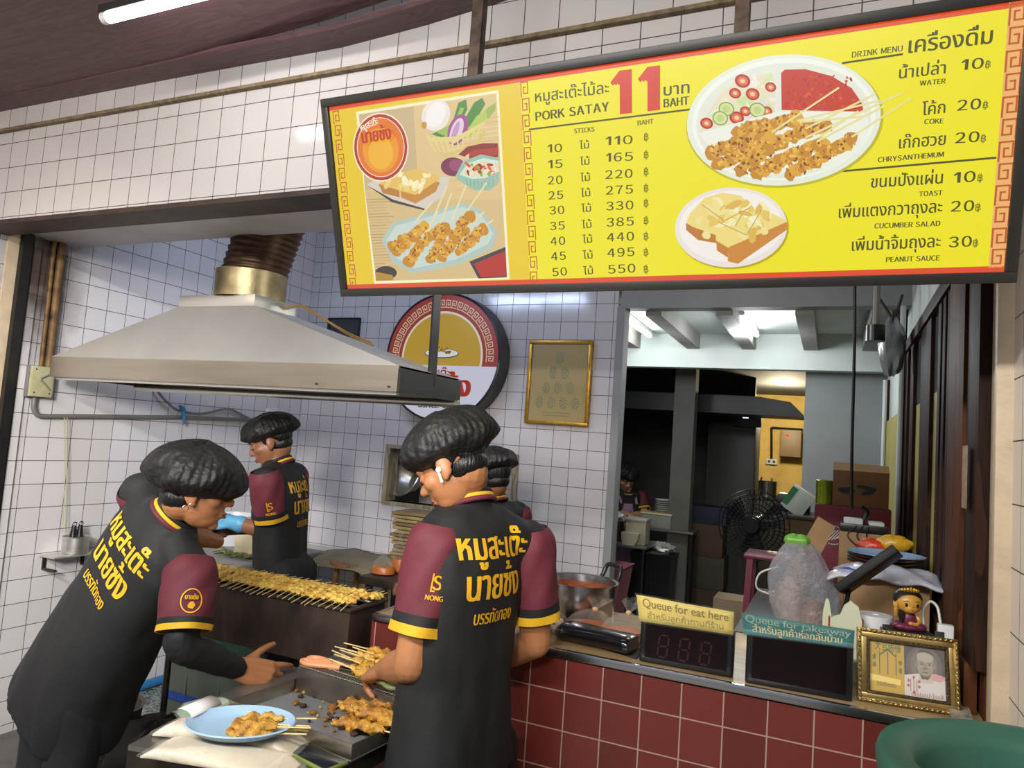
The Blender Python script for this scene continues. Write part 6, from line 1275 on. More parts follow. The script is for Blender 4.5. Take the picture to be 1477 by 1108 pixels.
for px, py, s in ((428, 996, .9), (440, 998, 1.2), (434, 1004, 1.0), (455, 1004, .9), (427, 1014, 1.4), (437, 1018, 1.2), (452, 1028, 1.2), (476, 992, 1.3), (470, 1000, .8), (487, 1002, 1.4), (492, 1008, 1.6), (484, 1012, 1.3), (480, 1020, 1.7), (478, 1026, 1.2), (497, 1014, 1.5), (500, 1006, 1.6), (505, 1012, 1.7), (488, 1018, 1.5), (470, 1038, 1.1), (478, 1036, .9), (486, 1038, 1.2), (498, 1036, 1.3), (468, 1046, .7), (480, 1044, .8), (496, 1048, 1.8), (505, 1052, 1.5), (524, 1048, 1.8), (512, 1058, 1.4), (482, 1054, .7), (458, 1032, .5), (444, 1028, .4), (462, 1020, .5), (474, 1030, .6), (466, 1012, .4), (380, 1002, 1.0), (446, 1040, .6)): scrap(aZ(px, py, TZ + .010), s, r.choice((0, 1, 2, 0)))
for px, py, s in ((484, 1074, 1.3), (494, 1079, .9), (540, 1068, .8)): scrap(aZ(px, py, TZ + .006), s, 1, 'pork scrap fallen on the table beside the tray', 'scraps on the table top')
# scissors: one pair lying on the pan, one in the hand
def scissors(M, col, label, name='scissors'):
    t = thing(name, label, 'scissors', M.translation); R3 = M.to_3x3().to_4x4()
    for s in (-1, 1):
        h = arc([(0, s * .004, 0), (-.03, s * .010, 0), (-.055, s * .020, 0), (-.085, s * .026, 0), (-.105, s * .016, 0), (-.10, s * .006, 0), (-.06, s * .006, 0), (-.03, s * .006, 0)], 5)
        MB().tube(h, .0062, 8, M=R3).build('handle', col, t)
        MB().prism([(0, s * .006), (.0, -s * .006), (.10, -s * .001), (.10, s * .001)][::s], -.001, .001, R3).build('blade', m_steel, t)
    MB().tube([(.004, 0, -.003), (.004, 0, .003)], .004, 10, M=R3).build('pivot', m_steel_d, t); return t
p = aZ(492, 963, TZ + .085); scissors(Matrix.Translation(p) @ Matrix.Rotation(math.atan2(dx.y, dx.x) + .12, 4, 'Z') @ Matrix.Scale(1.25, 4), mat('peach_handle', 'e39a6a', .4), 'peach-handled scissors lying on the raised pan')
p = aD(549, 983, 1.99); scissors(Matrix.Translation(p) @ Matrix.Rotation(math.atan2(dx.y, dx.x) + PI - .3, 4, 'Z') @ Matrix.Rotation(.15, 4, 'Y'), mat('olive_handle', '7f8f5a', .4), 'green-handled scissors in the hand of the person in front')
# packs of plastic bags, plate, receipt, phone
m_pack = mat('white_bag_pack', 'd9cfbc', .35, var=.08, vs=9, bump=.35, bs=22)
def pack(P0, P1, w, h, label, name='plastic_bag_pack', m=m_pack, seed=0, zb=0.0):
    d = P1 - P0; ln = d.length; x = d.normalized(); y = Vector((-x.y, x.x, 0)); mb = MB(); rings = []
    for i in range(19):
        u = i / 18; e = min(1, .25 + u * 8, .25 + (1 - u) * 8); R = []
        for j in range(24):
            a = 2 * PI * j / 24; cy_, sz_ = math.copysign(abs(math.cos(a)) ** .55, math.cos(a)), math.copysign(abs(math.sin(a)) ** .55, math.sin(a))
            R.append(tuple(x * (u * ln) + y * (w * cy_ * (.92 + .08 * e + .03 * math.sin(u * 9 + seed))) + Vector((0, 0, h * .5 * e * (1 + sz_) * (1 + .12 * math.sin(u * 7 + j * .6 + seed))))))
        rings.append(R)
    t = thing(name, label, 'bag pack', Vector((P0.x, P0.y, TZ + zb))); mb.loft(rings).build('bags', m, t)
    f = MB(); f.loft([[tuple(Vector(p) * 1.0 + Vector((0, 0, .0015)) + x * (.02 * (k - .5))) for p in R] for k, R in ((0, rings[0]), (.02, rings[3]), (.5, rings[9]), (1, rings[-4]), (1.3, rings[-1]))], caps=False).build('wrapper', m_bag, t); return t
pack(aZ(222, 1083, TZ), aZ(420, 1118, TZ), .050, .028, 'long white pack of plastic bags nearest the table edge', seed=1)
pack(aZ(240, 1052, TZ), aZ(432, 1086, TZ), .055, .034, 'white pack of plastic bags under the plate, ends curling over', seed=2)
pack(aZ(262, 1036, TZ), aZ(330, 1022, TZ), .035, .030, 'small clear-wrapped pack with green print behind the plate', seed=3, m=mat('pack_green', '9fae9a', .3, var=.3, vs=10, dirt='2f7a4a'))
c = aZ(348, 1040, TZ + .062); pl = thing('oval_plate', 'pale blue oval plate with five satay sticks on the white bag packs', 'plate', Vector((c.x, c.y, TZ + .040)), math.atan2(dx.y, dx.x) - .42); pl.rotation_euler = (0, math.radians(-2), math.atan2(dx.y, dx.x) + .42)
MB().lathe([(0, 0), (.085, 0), (.098, .004), (.118, .020), (.122, .021), (.119, .024), (.098, .009), (.085, .005), (0, .005)], 56, sx=1.12, sy=.86).build('dish', mat('pale_blue_melamine', '9fc0dc', .22), pl)
for i, (px, py, zz) in enumerate(((332, 1052, .056), (338, 1045, .057), (343, 1038, .058), (350, 1032, .058), (340, 1042, .068))):
    p = aZ(px, py, TZ + zz); a2 = math.atan2(dx.y, dx.x) + .42 + (.05, .0, -.02, .10, .02)[i]
    q = satay_m((0, 2, 0, 2, 0)[i], p + Vector((math.cos(a2), math.sin(a2), 0)) * .105, (r.uniform(-.3, .3), math.radians(4), a2 + PI), ('satay nearest the camera on the blue plate', 'second satay from the near side on the blue plate', 'middle satay on the blue plate', 'farthest satay on the blue plate', 'satay lying on top of the others on the blue plate')[i], 'satay on the blue plate')
rc = MB(); P0, P1 = aZ(262, 1040, TZ + .045), aZ(306, 1020, TZ + .045); d = P1 - P0; y = Vector((-d.y, d.x, 0)).normalized() * -.036; V = []
for i in range(13):
    u = i / 12; a = -.6 + 2.2 * u
    for j in (0, 1): V.append((d * u if False else d * j + y * (math.sin(a) * .8) + Vector((0, 0, .012 + .016 * math.cos(a)))))
rc.add([tuple(v) for v in V], [(2 * i, 2 * i + 1, 2 * i + 3, 2 * i + 2) for i in range(12)]); rt_ = thing('receipt', 'curled white till receipt beside the blue plate', 'receipt', P0); o = rc.build('paper', mat('receipt_paper', 'e2dfdc', .6), rt_); o.modifiers.new('s', 'SOLIDIFY').thickness = .0006
a, b, cc = aZ(411, 1083, TZ + .012), aZ(447, 1069, TZ + .012), aZ(500, 1095, TZ + .012); x = (cc - b).normalized(); y = Vector((-x.y, x.x, 0)); ln, wd = .150, (b - a).length * .95
ph = thing('mobile_phone', 'smartphone in an olive green case with dark screen at the table corner', 'phone', b + Vector((0, 0, -.011)), math.atan2(x.y, x.x))
MB().box((0, -wd, 0), (ln, 0, .010), bev=.004, seg=3).build('case', mat('olive_case', '75803a', .45), ph); MB().box((.004, -wd + .004, .0085), (ln - .004, -.004, .0105), bev=.001).build('screen', mat('phone_screen', '23262b', .08), ph); MB().ell((.012, -wd * .5, .0106), (.003, .003, .0004), None, 8, 6).build('camera', m_steel_d, ph)
# bag, cloth and bin beside the table, on the floor
c = aZ(215, 1050, .42); bg = thing('black_bag', 'black bag with patterned cloth on a low dark crate left of the work table', 'bag', (c.x - .05, c.y + .12, 0))
MB().box((-.20, -.24, 0), (.22, .14, .26), bev=.01).build('crate', mat('dark_red_crate', '33201e', .6, var=.3, vs=9), bg)
MB().ell((.02, -.04, .30), (.22, .19, .12), None, 30, 18, fn=lambda u, v: 1 + .08 * math.sin(5 * u + 2 * v) + .05 * math.sin(9 * u)).build('bag', mat('black_bag_cloth', '1a1718', .75, bump=.4, bs=20), bg)
def swirl():
    m, nt, b = new_mat('swirl_cloth'); tc = N(nt, 'ShaderNodeTexCoord'); w = N(nt, 'ShaderNodeTexWave', wave_type='RINGS', i_Scale=14.0, i_Distortion=9.0, i_Detail=1.0); nt.links.new(tc.outputs['Object'], w.inputs[0]); rp = N(nt, 'ShaderNodeValToRGB'); rp.color_ramp.interpolation = 'CONSTANT'; rp.color_ramp.elements[0].color = lin('1b1a1a'); rp.color_ramp.elements[1].position = .62; rp.color_ramp.elements[1].color = lin('a8a6a0'); nt.links.new(w.outputs['Fac'], rp.inputs[0]); nt.links.new(rp.outputs[0], b.inputs['Base Color']); b.inputs['Roughness'].default_value = .8; return m
MB().ell((.10, .10, .34), (.22, .12, .075), None, 30, 16, fn=lambda u, v: 1 + .07 * math.sin(6 * u + 3 * v)).build('patterned_cloth', swirl(), bg)
c = aZ(178, 1000, .5); bn = thing('grey_bucket', 'grey bucket behind the person at left', 'bucket', (c.x - .12, c.y + .02, 0)); MB().lathe([(0, 0), (.11, 0), (.14, .42), (.15, .425), (.135, .42), (.10, .02), (0, .02)], 28).build('body', mat('grey_bucket', '55524e', .5), bn)
# green round bin in the right foreground
c = aD(1532, 1128, 1.10); gbn = thing('green_bin', 'big round green plastic bin at the lower right corner', 'bin', (c.x, c.y, 0)); z1 = c.z; R_ = .255
MB().lathe([(0, 0), (R_ * .86, 0), (R_ * .93, z1 - .10), (R_ * .99, z1 - .035), (R_, z1 - .012), (R_ * .985, z1), (R_ * .80, z1 - .004), (R_ * .745, z1 - .03), (R_ * .72, z1 - .2), (0, z1 - .22)], 96).build('body', mat('green_plastic', '2f5c4c', .42, var=.08, vs=4), gbn, 60)
# ------------------------------------------------------------------ people
from mathutils import noise as mnoise
m_skin = mat('skin_tan', 'a8714a', 0.45, var=0.10, vs=10, sss=0.06, bump=0.04, bs=300)
m_skin2 = mat('skin_brown', '8a5a3e', 0.45, var=0.10, vs=10, sss=0.06, bump=0.04, bs=300)
m_skin3 = mat('skin_light', 'b98a68', 0.45, var=0.08, vs=10, sss=0.06)
m_shirt = mat('black_jersey', '151617', 0.72, var=0.12, vs=40, bump=0.12, bs=220)
m_maroon_c = mat('maroon_jersey', '5f1f2c', 0.72, var=0.10, vs=40, bump=0.12, bs=220)
m_yellow_c = mat('yellow_ribbing', 'd9a81e', 0.7, bump=0.15, bs=200)
m_print_y = mat('yellow_shirt_print', 'e0a818', 0.55)
m_trouser = mat('black_trousers', '17171a', 0.8, var=0.15, vs=30, bump=0.1, bs=150)
m_hair = mat('black_hair', '0d0b0b', 0.42, var=0.3, vs=120, bump=0.5, bs=160, stretch=(1, 1, 0.15))
m_lip = mat('lip', '8a4a42', 0.45); m_eye = mat('dark_eye', '14100e', 0.25); m_gold_e = mat('silver_earring', 'd8d4cc', 0.25, 1.0)
def cap_mat():
    m, nt, b = new_mat('hairnet_black')
    b.inputs['Base Color'].default_value = lin('1b1a1a'); b.inputs['Roughness'].default_value = 0.5; b.inputs['Specular IOR Level'].default_value = 0.35
    tc = N(nt, 'ShaderNodeTexCoord'); n1 = N(nt, 'ShaderNodeTexNoise', i_Scale=26.0, i_Detail=6.0); n2 = N(nt, 'ShaderNodeTexVoronoi', i_Scale=55.0)
    nt.links.new(tc.outputs['Object'], n1.inputs['Vector']); nt.links.new(tc.outputs['Object'], n2.inputs['Vector'])
    a = N(nt, 'ShaderNodeMath', operation='MULTIPLY_ADD'); a.inputs[1].default_value = .35; nt.links.new(n2.outputs['Distance'], a.inputs[0]); nt.links.new(n1.outputs['Fac'], a.inputs[2])
    bp = N(nt, 'ShaderNodeBump', i_Strength=0.7, i_Distance=0.012); nt.links.new(a.outputs[0], bp.inputs['Height']); nt.links.new(bp.outputs[0], b.inputs['Normal'])
    return m
m_cap = cap_mat()
CR = RM @ Vector((1, 0, 0)); CU = RM @ Vector((0, 1, 0)); CB = RM @ Vector((0, 0, 1))      # camera right, up, back (towards the viewer)
def cv(x, y, z): return (CR * x + CU * y + CB * z).normalized()
def remesh(mb, voxel, smooth=4, fn=None):
    me = bpy.data.meshes.new('tmp'); me.from_pydata(mb.v, [], mb.f)
    ob = bpy.data.objects.new('tmp', me); COL.objects.link(ob)
    r = ob.modifiers.new('r', 'REMESH'); r.mode = 'VOXEL'; r.voxel_size = voxel
    if smooth:
        s = ob.modifiers.new('s', 'SMOOTH'); s.factor = 0.5; s.iterations = smooth
    ev = ob.evaluated_get(bpy.context.evaluated_depsgraph_get()); out = bpy.data.meshes.new_from_object(ev)
    bpy.data.objects.remove(ob); bpy.data.meshes.remove(me)
    if fn:
        for v in out.vertices: v.co += fn(v.co, v.normal)
    out.polygons.foreach_set('use_smooth', [True] * len(out.polygons)); out.materials.clear(); out.update()
    return out
def child(name, me, m, parent, L, label=None):
    me.name = name; me.transform(Matrix.Translation(-Vector(L))); me.materials.clear(); me.materials.append(m)
    o = bpy.data.objects.new(name, me); COL.objects.link(o); o.parent = parent
    if label: o['label'] = label
    return o
def frame(o, x, y, z):
    M = Matrix((x, y, z)).transposed().to_4x4(); M.translation = o; return M
def limb(mb, pts, rs, n=14, sub=6, flat=1.0):
    P = arc(pts, sub); k = len(P); R = []
    for i in range(k):
        t = i / (k - 1) * (len(rs) - 1); j = min(int(t), len(rs) - 2); u = t - j; u = u * u * (3 - 2 * u); R.append(rs[j] * (1 - u) + rs[j + 1] * u)
    mb.tube(P, R, n, True, flat=flat); mb.ell(P[0], R[0] * .98, None, 12, 8); mb.ell(P[-1], R[-1] * .98, None, 12, 8)
def hand(mb, M, side, curl=(25, 30, 34, 38), spread=4.0, tc=(30, 25), sc=1.0, tspread=42):
    """M: wrist frame, x towards the fingers, z back of the hand, y to the thumb (side=1) or away (side=-1)"""
    s = sc; T = lambda p: M @ Vector((p[0] * s, p[1] * s * side, p[2] * s))
    for y, l in ((.028, .088), (.009, .093), (-.010, .088), (-.027, .078)):
        mb.tube([T((-.01, y * .55, 0)), T((.03, y * .9, .002)), T((l, y, .001))], [.017 * s, .016 * s, .0125 * s], 10)
        mb.ell(T((l, y, .001)), .0125 * s, None, 10, 8)
    mb.ell(T((.028, .022, -.008)), (.026 * s, .018 * s, .016 * s), None, 10, 8, R=M.to_3x3())
    for k, (y, l0, ls) in enumerate(((.028, .088, (.040, .024, .020)), (.009, .093, (.044, .028, .021)), (-.010, .088, (.041, .026, .021)), (-.027, .078, (.032, .020, .019)))):
        a = 0.0; p = Vector((l0, y, .001)); pts = [T(p)]; yaw = math.radians(spread * (1.5 - k))
        for i, l in enumerate(ls):
            a += math.radians(curl[k] * (1.0, 1.15, .7)[i]); d = Vector((math.cos(a) * math.cos(yaw), math.sin(yaw), -math.sin(a))); p = p + d * l; pts.append(T(p))
        rr = [.0102 * s, .0094 * s, .0086 * s, .0074 * s]; mb.tube(pts, rr, 9)
        for q, r_ in zip(pts, rr): mb.ell(q, r_ * 1.0, None, 9, 7)
    p = Vector((.022, .030, -.008)); pts = [T(p)]; a = math.radians(tspread); b = math.radians(8)
    for i, l in enumerate((.040, .032, .026)):
        d = Vector((math.cos(a) * math.cos(b), math.sin(a) * math.cos(b), -math.sin(b))); p = p + d * l; pts.append(T(p)); a -= math.radians(tc[0] * .5); b += math.radians(tc[1] * .6)
    rr = [.0145 * s, .0118 * s, .0105 * s, .0085 * s]; mb.tube(pts, rr, 10)
    for q, r_ in zip(pts, rr): mb.ell(q, r_, None, 10, 8)
def head_shapes(mb, M):
    R3 = M.to_3x3(); E = lambda c, r: mb.ell(M @ Vector(c), r, None, 22, 16, R=R3)
    E((0, -.012, .036), (.074, .093, .088)); E((0, .028, -.02), (.064, .066, .085)); E((0, .040, -.070), (.046, .046, .036)); E((0, .068, -.092), (.021, .020, .018))
    for s in (-1, 1):
        E((s * .044, .055, -.016), (.022, .026, .024)); E((s * .011, .098, -.024), (.010, .011, .008)); E((s * .031, .078, .004), (.017, .012, .011))
        mb.ell(M @ Vector((s * .077, -.006, -.004)), (.009, .021, .033), None, 16, 12, R=R3 @ Matrix.Rotation(s * -.35, 3, 'Z') @ Matrix.Rotation(.2, 3, 'X'))
        mb.ell(M @ Vector((s * .077, .004, -.030)), (.008, .010, .011), None, 10, 8, R=R3)
    E((0, .080, .028), (.050, .015, .013))
    mb.tube([M @ Vector((0, .086, .022)), M @ Vector((0, .098, -.004)), M @ Vector((0, .110, -.020))], [.009, .010, .0135], 10); E((0, .108, -.021), (.0125, .012, .011))
    E((0, .090, -.050), (.023, .010, .006)); E((0, .088, -.062), (.020, .011, .0075)); E((0, .083, -.042), (.028, .012, .016))
def face_parts(root, M, L, closed=True):
    R3 = M.to_3x3()
    for s in (-1, 1):
        e = MB()
        e.tube([M @ Vector((s * .017, .0885, .000)), M @ Vector((s * .031, .0915, -.003)), M @ Vector((s * .045, .0835, .001))], [.0012, .0026, .0012], 6); e.shift(L).build('eye', m_eye, root)
        e = MB().tube([M @ Vector((s * .014, .0945, .026)), M @ Vector((s * .032, .0945, .031)), M @ Vector((s * .052, .080, .025))], [.003, .0042, .002], 6); e.shift(L).build('eyebrow', m_hair, root)
    e = MB(); e.tube(arc([M @ Vector((-.023, .090, -.0545)), M @ Vector((0, .1005, -.0535)), M @ Vector((.023, .090, -.0545))], 4), [.002, .003, .004, .0045, .005, .0045, .004, .003, .002], 8, flat=.9)
    e.tube(arc([M @ Vector((-.019, .089, -.0615)), M @ Vector((0, .0995, -.063)), M @ Vector((.019, .089, -.0615))], 4), [.002, .003, .0045, .005, .0055, .005, .0045, .003, .002], 8, flat=.9)
    e.shift(L).build('lips', m_lip, root)
def hair_part(root, M, L, seed=3):
    """short hair over the lower back of the skull, sideburns in front of the ears"""
    r = random.Random(seed); mb = MB(); R3 = M.to_3x3()
    rings = []
    for i in range(9):
        ph = math.radians(58 + i * 11.4); ring = []
        for j in range(37):
            th = math.radians(-205 + 230 * j / 36)                     # from one temple round the back to the other
            low = 1.0 - 0.30 * max(0, math.cos((th + PI / 2) * 1.0) - .0) * 0
            k = 1.045 - .0 * i; p = Vector((.074 * k * math.sin(ph) * math.cos(th), -.012 + .093 * k * math.sin(ph) * math.sin(th), .036 + .088 * k * math.cos(ph)))
            side = abs(math.cos(th)); zmin = -.046 + .045 * side ** 2 + .012 * math.sin(th * 9 + seed) + r.uniform(-.004, .004)
            if p.z < zmin: p = Vector((p.x * .985, p.y * .985, zmin))
            ring.append(M @ p)
        rings.append(ring)
    mb.loft(rings, caps=False, closed=False); mb.ell(M @ Vector((0, -.034, -.022)), (.060, .057, .042), None, 24, 16, R=R3)
    me = mb.shift(L).mesh('hair', m_hair, 80); o = bpy.data.objects.new('hair', me); COL.objects.link(o); o.parent = root
    so = o.modifiers.new('thick', 'SOLIDIFY'); so.thickness = .007; so.offset = 0.0
    return o
def bouffant(root, M, L, r=(.118, .140, .108), c=(0, -.014, .048), tilt=0.0, seed=1, droop=.3):
    """pleated disposable cap: gathered rim, puffed crown"""
    rd = random.Random(seed); mb = MB(); ph = [rd.uniform(0, 6) for _ in range(8)]; R = Matrix.Rotation(tilt, 3, 'X')
    nu, nv = 150, 34; V = []
    for i in range(nv + 1):
        t = i / nv; a = t * PI * .80
        for j in range(nu):
            u = 2 * PI * j / nu
            pl = math.sin(u * 34 + 2.5 * math.sin(u * 3 + ph[0]) + 2 * math.sin(t * 5 + ph[5])) * .022 * min(1, (t * 1.8) ** 2) * (1 - .25 * t)
            lump = .05 * math.sin(3 * u + ph[1] + 3 * t) + .035 * math.sin(5 * u + ph[2] - 5 * t) + .025 * math.sin(9 * u + 8 * t + ph[3]) + .02 * math.sin(14 * t + 4 * u + ph[4])
            k = 1 + lump * math.sin(a) + pl
            q = Vector((r[0] * math.sin(a) * math.cos(u) * k, r[1] * math.sin(a) * math.sin(u) * k, r[2] * math.cos(a) * (1 + lump * .6)))
            if a > PI / 2: q.z *= .50
            V.append(M @ (R @ q + Vector(c)))
    F = [(i * nu + j, i * nu + (j + 1) % nu, (i + 1) * nu + (j + 1) % nu, (i + 1) * nu + j) for i in range(nv) for j in range(nu)]
    mb.add(V, F); o = mb.shift(L).build('hairnet', m_cap, root, 80); return o
def wr(amp, seed, st=(9, 9, 4)):
    def fn(co, n):
        a = mnoise.noise(Vector((co.x * st[0] + seed, co.y * st[1], co.z * st[2]))) + .5 * mnoise.noise(Vector((co.x * st[0] * 2.3, co.y * st[1] * 2.3 + seed, co.z * st[2] * 2)))
        return Vector(n) * a * amp
    return fn
def torso(mb, C7, Rt, U, F, rows, hem=None):
    """rows: (down, half width, half depth, forward); hem: point where the lower rings are drawn to"""
    rings = []
    for d, rx, ry, fo in rows:
        c = C7 - U * d + F * fo
        if hem is not None:
            t = max(0.0, (d - .40) / .35); c = c.lerp(Vector(hem[0]) , 0) + Vector(hem[1]) * t
        ring = []
        for j in range(36):
            a = 2 * PI * j / 36; ca, sa = math.cos(a), math.sin(a); e = 2 / 2.5
            ring.append(c + Rt * rx * math.copysign(abs(ca) ** e, ca) + F * ry * math.copysign(abs(sa) ** e, sa))
        rings.append(ring)
    mb.loft(rings[::-1])
ROWS = [(-.015, .062, .058, .030), (.015, .085, .066, .028), (.04, .130, .076, .022), (.075, .170, .088, .016), (.14, .186, .102, .012), (.22, .186, .112, .014), (.34, .174, .110, .018), (.46, .170, .110, .018), (.58, .180, .118, .014), (.69, .190, .126, .012)]
def sleeve(root, S, E, L, shirt_end=.74, r0=.084, r1=.074, seed=0, mats=None, Fw=None, flare=1.0):
    """raglan sleeve with black and yellow bands; one open tube per part"""
    S, E = Vector(S), Vector(E); d = (E - S); ln = d.length; d = d.normalized(); x, y, _ = basis(d, Vector((.3, .2, 1)))
    def ring(t, r, n=40):
        o = []
        for j in range(n):
            a = 2 * PI * j / n
            k = 1 + .05 * math.sin(3 * a + t * 6 + seed) * t + .03 * math.sin(5 * a - t * 11 + seed * 2)
            o.append(S + d * (t * ln) + (x * math.cos(a) * 1.0 + y * math.sin(a)) * r * k)
        return o
    def part(name, t0, t1, m, dr, lab=None):
        mb = MB(); n = 16; R = []
        for i in range(n + 1):
            t = t0 + (t1 - t0) * i / n; hh = t * ln; r = (math.sqrt(max(1e-6, r0 * r0 - hh * hh)) if hh < 0 else r0 * (1 - t / shirt_end) + r1 * t / shirt_end) + dr
            R.append(ring(t, r))
        inner = [[p + (S + d * ((p - S).dot(d)) - p) * .07 for p in rg] for rg in R[::-1]]
        mb.loft(R + inner[:4], caps=False); return mb.shift(L).build(name, m, root, 70, lab)
    sv = part('sleeve', -.052 / ln, shirt_end - .16, m_maroon_c, 0, 'maroon sleeve')
    b1 = part('sleeve_band', shirt_end - .17, shirt_end - .08, m_shirt, .0012)
    b2 = part('sleeve_cuff', shirt_end - .085, shirt_end, m_yellow_c, .0025, 'yellow cuff')
    b1.parent = sv; b2.parent = sv
def collar(root, C, A, Fv, L, r=(.066, .066)):
    """ribbed neckband with yellow and maroon piping round axis A at C"""
    A = A.normalized(); Fv = (Fv - A * Fv.dot(A)).normalized(); Rv = Fv.cross(A)
    def loop(h, k, w, name, m):
        pts = [C + A * h + (Rv * math.cos(2 * PI * j / 40) * r[0] + Fv * math.sin(2 * PI * j / 40) * r[1]) * k for j in range(41)]
        return MB().tube(pts, w, 8, False, up=A).shift(L).build(name, m, root, 80)
    cl = loop(.014, 1.0, .0095, 'collar', m_shirt)
    for o in (loop(.002, 1.07, .0075, 'collar_piping', m_yellow_c), loop(-.009, 1.14, .0075, 'collar_piping', m_maroon_c)): o.parent = cl
def back_print(root, shirt_me, L, O, u, v, n, lines, m=None, name='back_lettering', off=.0025):
    """letters laid on the cloth: each point dropped along -n onto the shirt"""
    bm = bmesh.new(); bm.from_mesh(shirt_me); bv = BVHTree.FromBMesh(bm); mb = MB()
    for (s, x0, y0, x1, y1, h, bold) in lines:
        fl = MB(); lettering(fl, s, x0, y0, x1, y1, h, bold, 0, None, 0, 'th')
        b2 = bmesh.new(); vs = [b2.verts.new(p) for p in fl.v]
        for f in fl.f:
            try: b2.faces.new([vs[i] for i in f])
            except ValueError: pass
        bmesh.ops.triangulate(b2, faces=b2.faces[:])
        for _ in range(2):
            le = [e for e in b2.edges if e.calc_length() > .018]
            if not le: break
            bmesh.ops.subdivide_edges(b2, edges=le, cuts=1); bmesh.ops.triangulate(b2, faces=b2.faces[:])
        b2.verts.index_update(); V = []; ok = []
        for w in b2.verts:
            p = O + u * w.co.x + v * w.co.y + n * .4; hit = bv.ray_cast(p - Vector(L), -n)
            ok.append(hit[0] is not None); V.append((hit[0] + n * off if hit[0] is not None else p - Vector(L)))
        mb.add(V, [[q.index for q in f.verts] for f in b2.faces if all(ok[q.index] for q in f.verts)]); b2.free()
    bm.free(); return mb.build(name, m or m_print_y, root, 0, 'yellow lettering')
def emblem(root, me, L, O, u, v, n, draw, name='sleeve_emblem'):
    bm = bmesh.new(); bm.from_mesh(me); bv = BVHTree.FromBMesh(bm); fl = MB(); draw(fl); V = []
    for p in fl.v:
        q = O + u * p[0] + v * p[1] + n * .15; h = bv.ray_cast(q - Vector(L), -n)
        V.append(h[0] + n * (.003 + p[2]) if h[0] is not None else O - Vector(L) + u * p[0] + v * p[1] + n * .01)
    bm.free(); mb = MB(); mb.add(V, fl.f); mb.build(name, m_print_y, root, 0)
def person(name, label, base, c7, Rt, U, headc, hf, hu, sh, el, wr_, hip, knee, foot, skin, hands, seed=0, vox=.0045, rows=ROWS, hem=None, capkw={}, sleeves=(1, 1), text=True, arm_r=(.047, .040, .030), shirt_end=(.74, .74), fine=True, group=None):
    base = Vector(base); L = base
    root = thing(name, label, 'person', base, 0, group)
    F = U.cross(Rt).normalized(); Rt = F.cross(U).normalized()
    hf = hf.normalized(); hr = hf.cross(hu).normalized(); hu2 = hr.cross(hf).normalized(); HM = frame(headc, hr, hf, hu2)
    b = MB(); torso(b, c7, Rt, U, F, [(d, rx * .74, ry * .76, fo) for d, rx, ry, fo in rows[1:]], hem)
    head_shapes(b, HM); limb(b, [c7 + F * .035 - U * .05, c7 + F * .032 + U * .03, headc - hu2 * .035 - hf * .028], [.060, .053, .056], 18)
    for i in (0, 1):
        s = -1 if i == 0 else 1
        limb(b, [sh[i], (sh[i] * .5 + el[i] * .5), el[i]], [.050, arm_r[0], arm_r[1]]); limb(b, [el[i], (el[i] * .6 + wr_[i] * .4), wr_[i]], [arm_r[1] * 1.0, arm_r[1] * .98, arm_r[2] * .9])
        b.tube([c7 + F * .025 - U * .10, sh[i]], [.05, .05], 12)
        if hands[i]: hand(b, hands[i][0], hands[i][1], **hands[i][2])
        limb(b, [hip[i], knee[i], foot[i] + Vector((0, 0, .09))], [.085, .055, .040])
        ff = Vector((F.x, F.y, 0)).normalized(); limb(b, [foot[i] + Vector((0, 0, .045)) - ff * .05, foot[i] + Vector((0, 0, .04)) + ff * .08, foot[i] + Vector((0, 0, .03)) + ff * .16], [.038, .042, .028])
    me = remesh(b, vox, 3); child('body', me, skin, root, L)
    if fine: face_parts(root, HM, L); hair_part(root, HM, L, seed)
    bouffant(root, HM, L, seed=seed, **capkw)
    # shirt
    t = MB(); torso(t, c7, Rt, U, F, rows, hem)
    for i in (0, 1):
        s = -1 if i == 0 else 1
        t.tube([c7 + F * .02 - U * .055 + Rt * s * .06, c7.lerp(sh[i], .55) - U * .028 + F * .008, sh[i]], [.066, .070, .066], 16)
        t.ell(sh[i], .0745, None, 16, 12)
    sm = remesh(t, .008, 5, wr(.009, seed)); so = child('shirt', sm, m_shirt, root, L)
    for i in (0, 1):
        if sleeves[i]: sleeve(root, sh[i], el[i], L, shirt_end[i], .0785, .074, seed + i)
    collar(root, c7 + F * .030 - U * .008, (U * .8 + F * .35).normalized(), F, L)
    # trousers and shoes
    t = MB(); pc = (hip[0] + hip[1]) / 2
    t.ell(pc + Vector((0, 0, .03)), (.150, .105, .12), None, 18, 12, R=Matrix((Vector((Rt.x, Rt.y, 0)).normalized(), Vector((F.x, F.y, 0)).normalized(), Vector((0, 0, 1)))).transposed())
    for i in (0, 1): limb(t, [hip[i] + Vector((0, 0, .02)), knee[i], foot[i] + Vector((0, 0, .10))], [.108, .078, .062], 16)
    child('trousers', remesh(t, .010, 4, wr(.008, seed + 5)), m_trouser, root, L)
    for i in (0, 1):
        t = MB(); ff = Vector((F.x, F.y, 0)).normalized(); limb(t, [foot[i] + Vector((0, 0, .05)) - ff * .06, foot[i] + Vector((0, 0, .045)) + ff * .08, foot[i] + Vector((0, 0, .035)) + ff * .17], [.046, .050, .036]); child('shoe', remesh(t, .008, 3), m_black, root, L)
    if text: back_print(so, so.data, L, c7, Rt, U, -F, [('หมูสะเต๊ะ', -.125, -.140, .125, -.140, .050, .0028), ('นายซ้ง', -.105, -.240, .105, -.240, .058, .0030), ('บรรทัดทอง', -.075, -.302, .075, -.302, .026, .0009)])
    return root, HM, F, Rt, L
def wrist_frame(W, fing, back):
    x = fing.normalized(); z = (back - x * back.dot(x)).normalized(); y = z.cross(x); return frame(W, x, y, z)

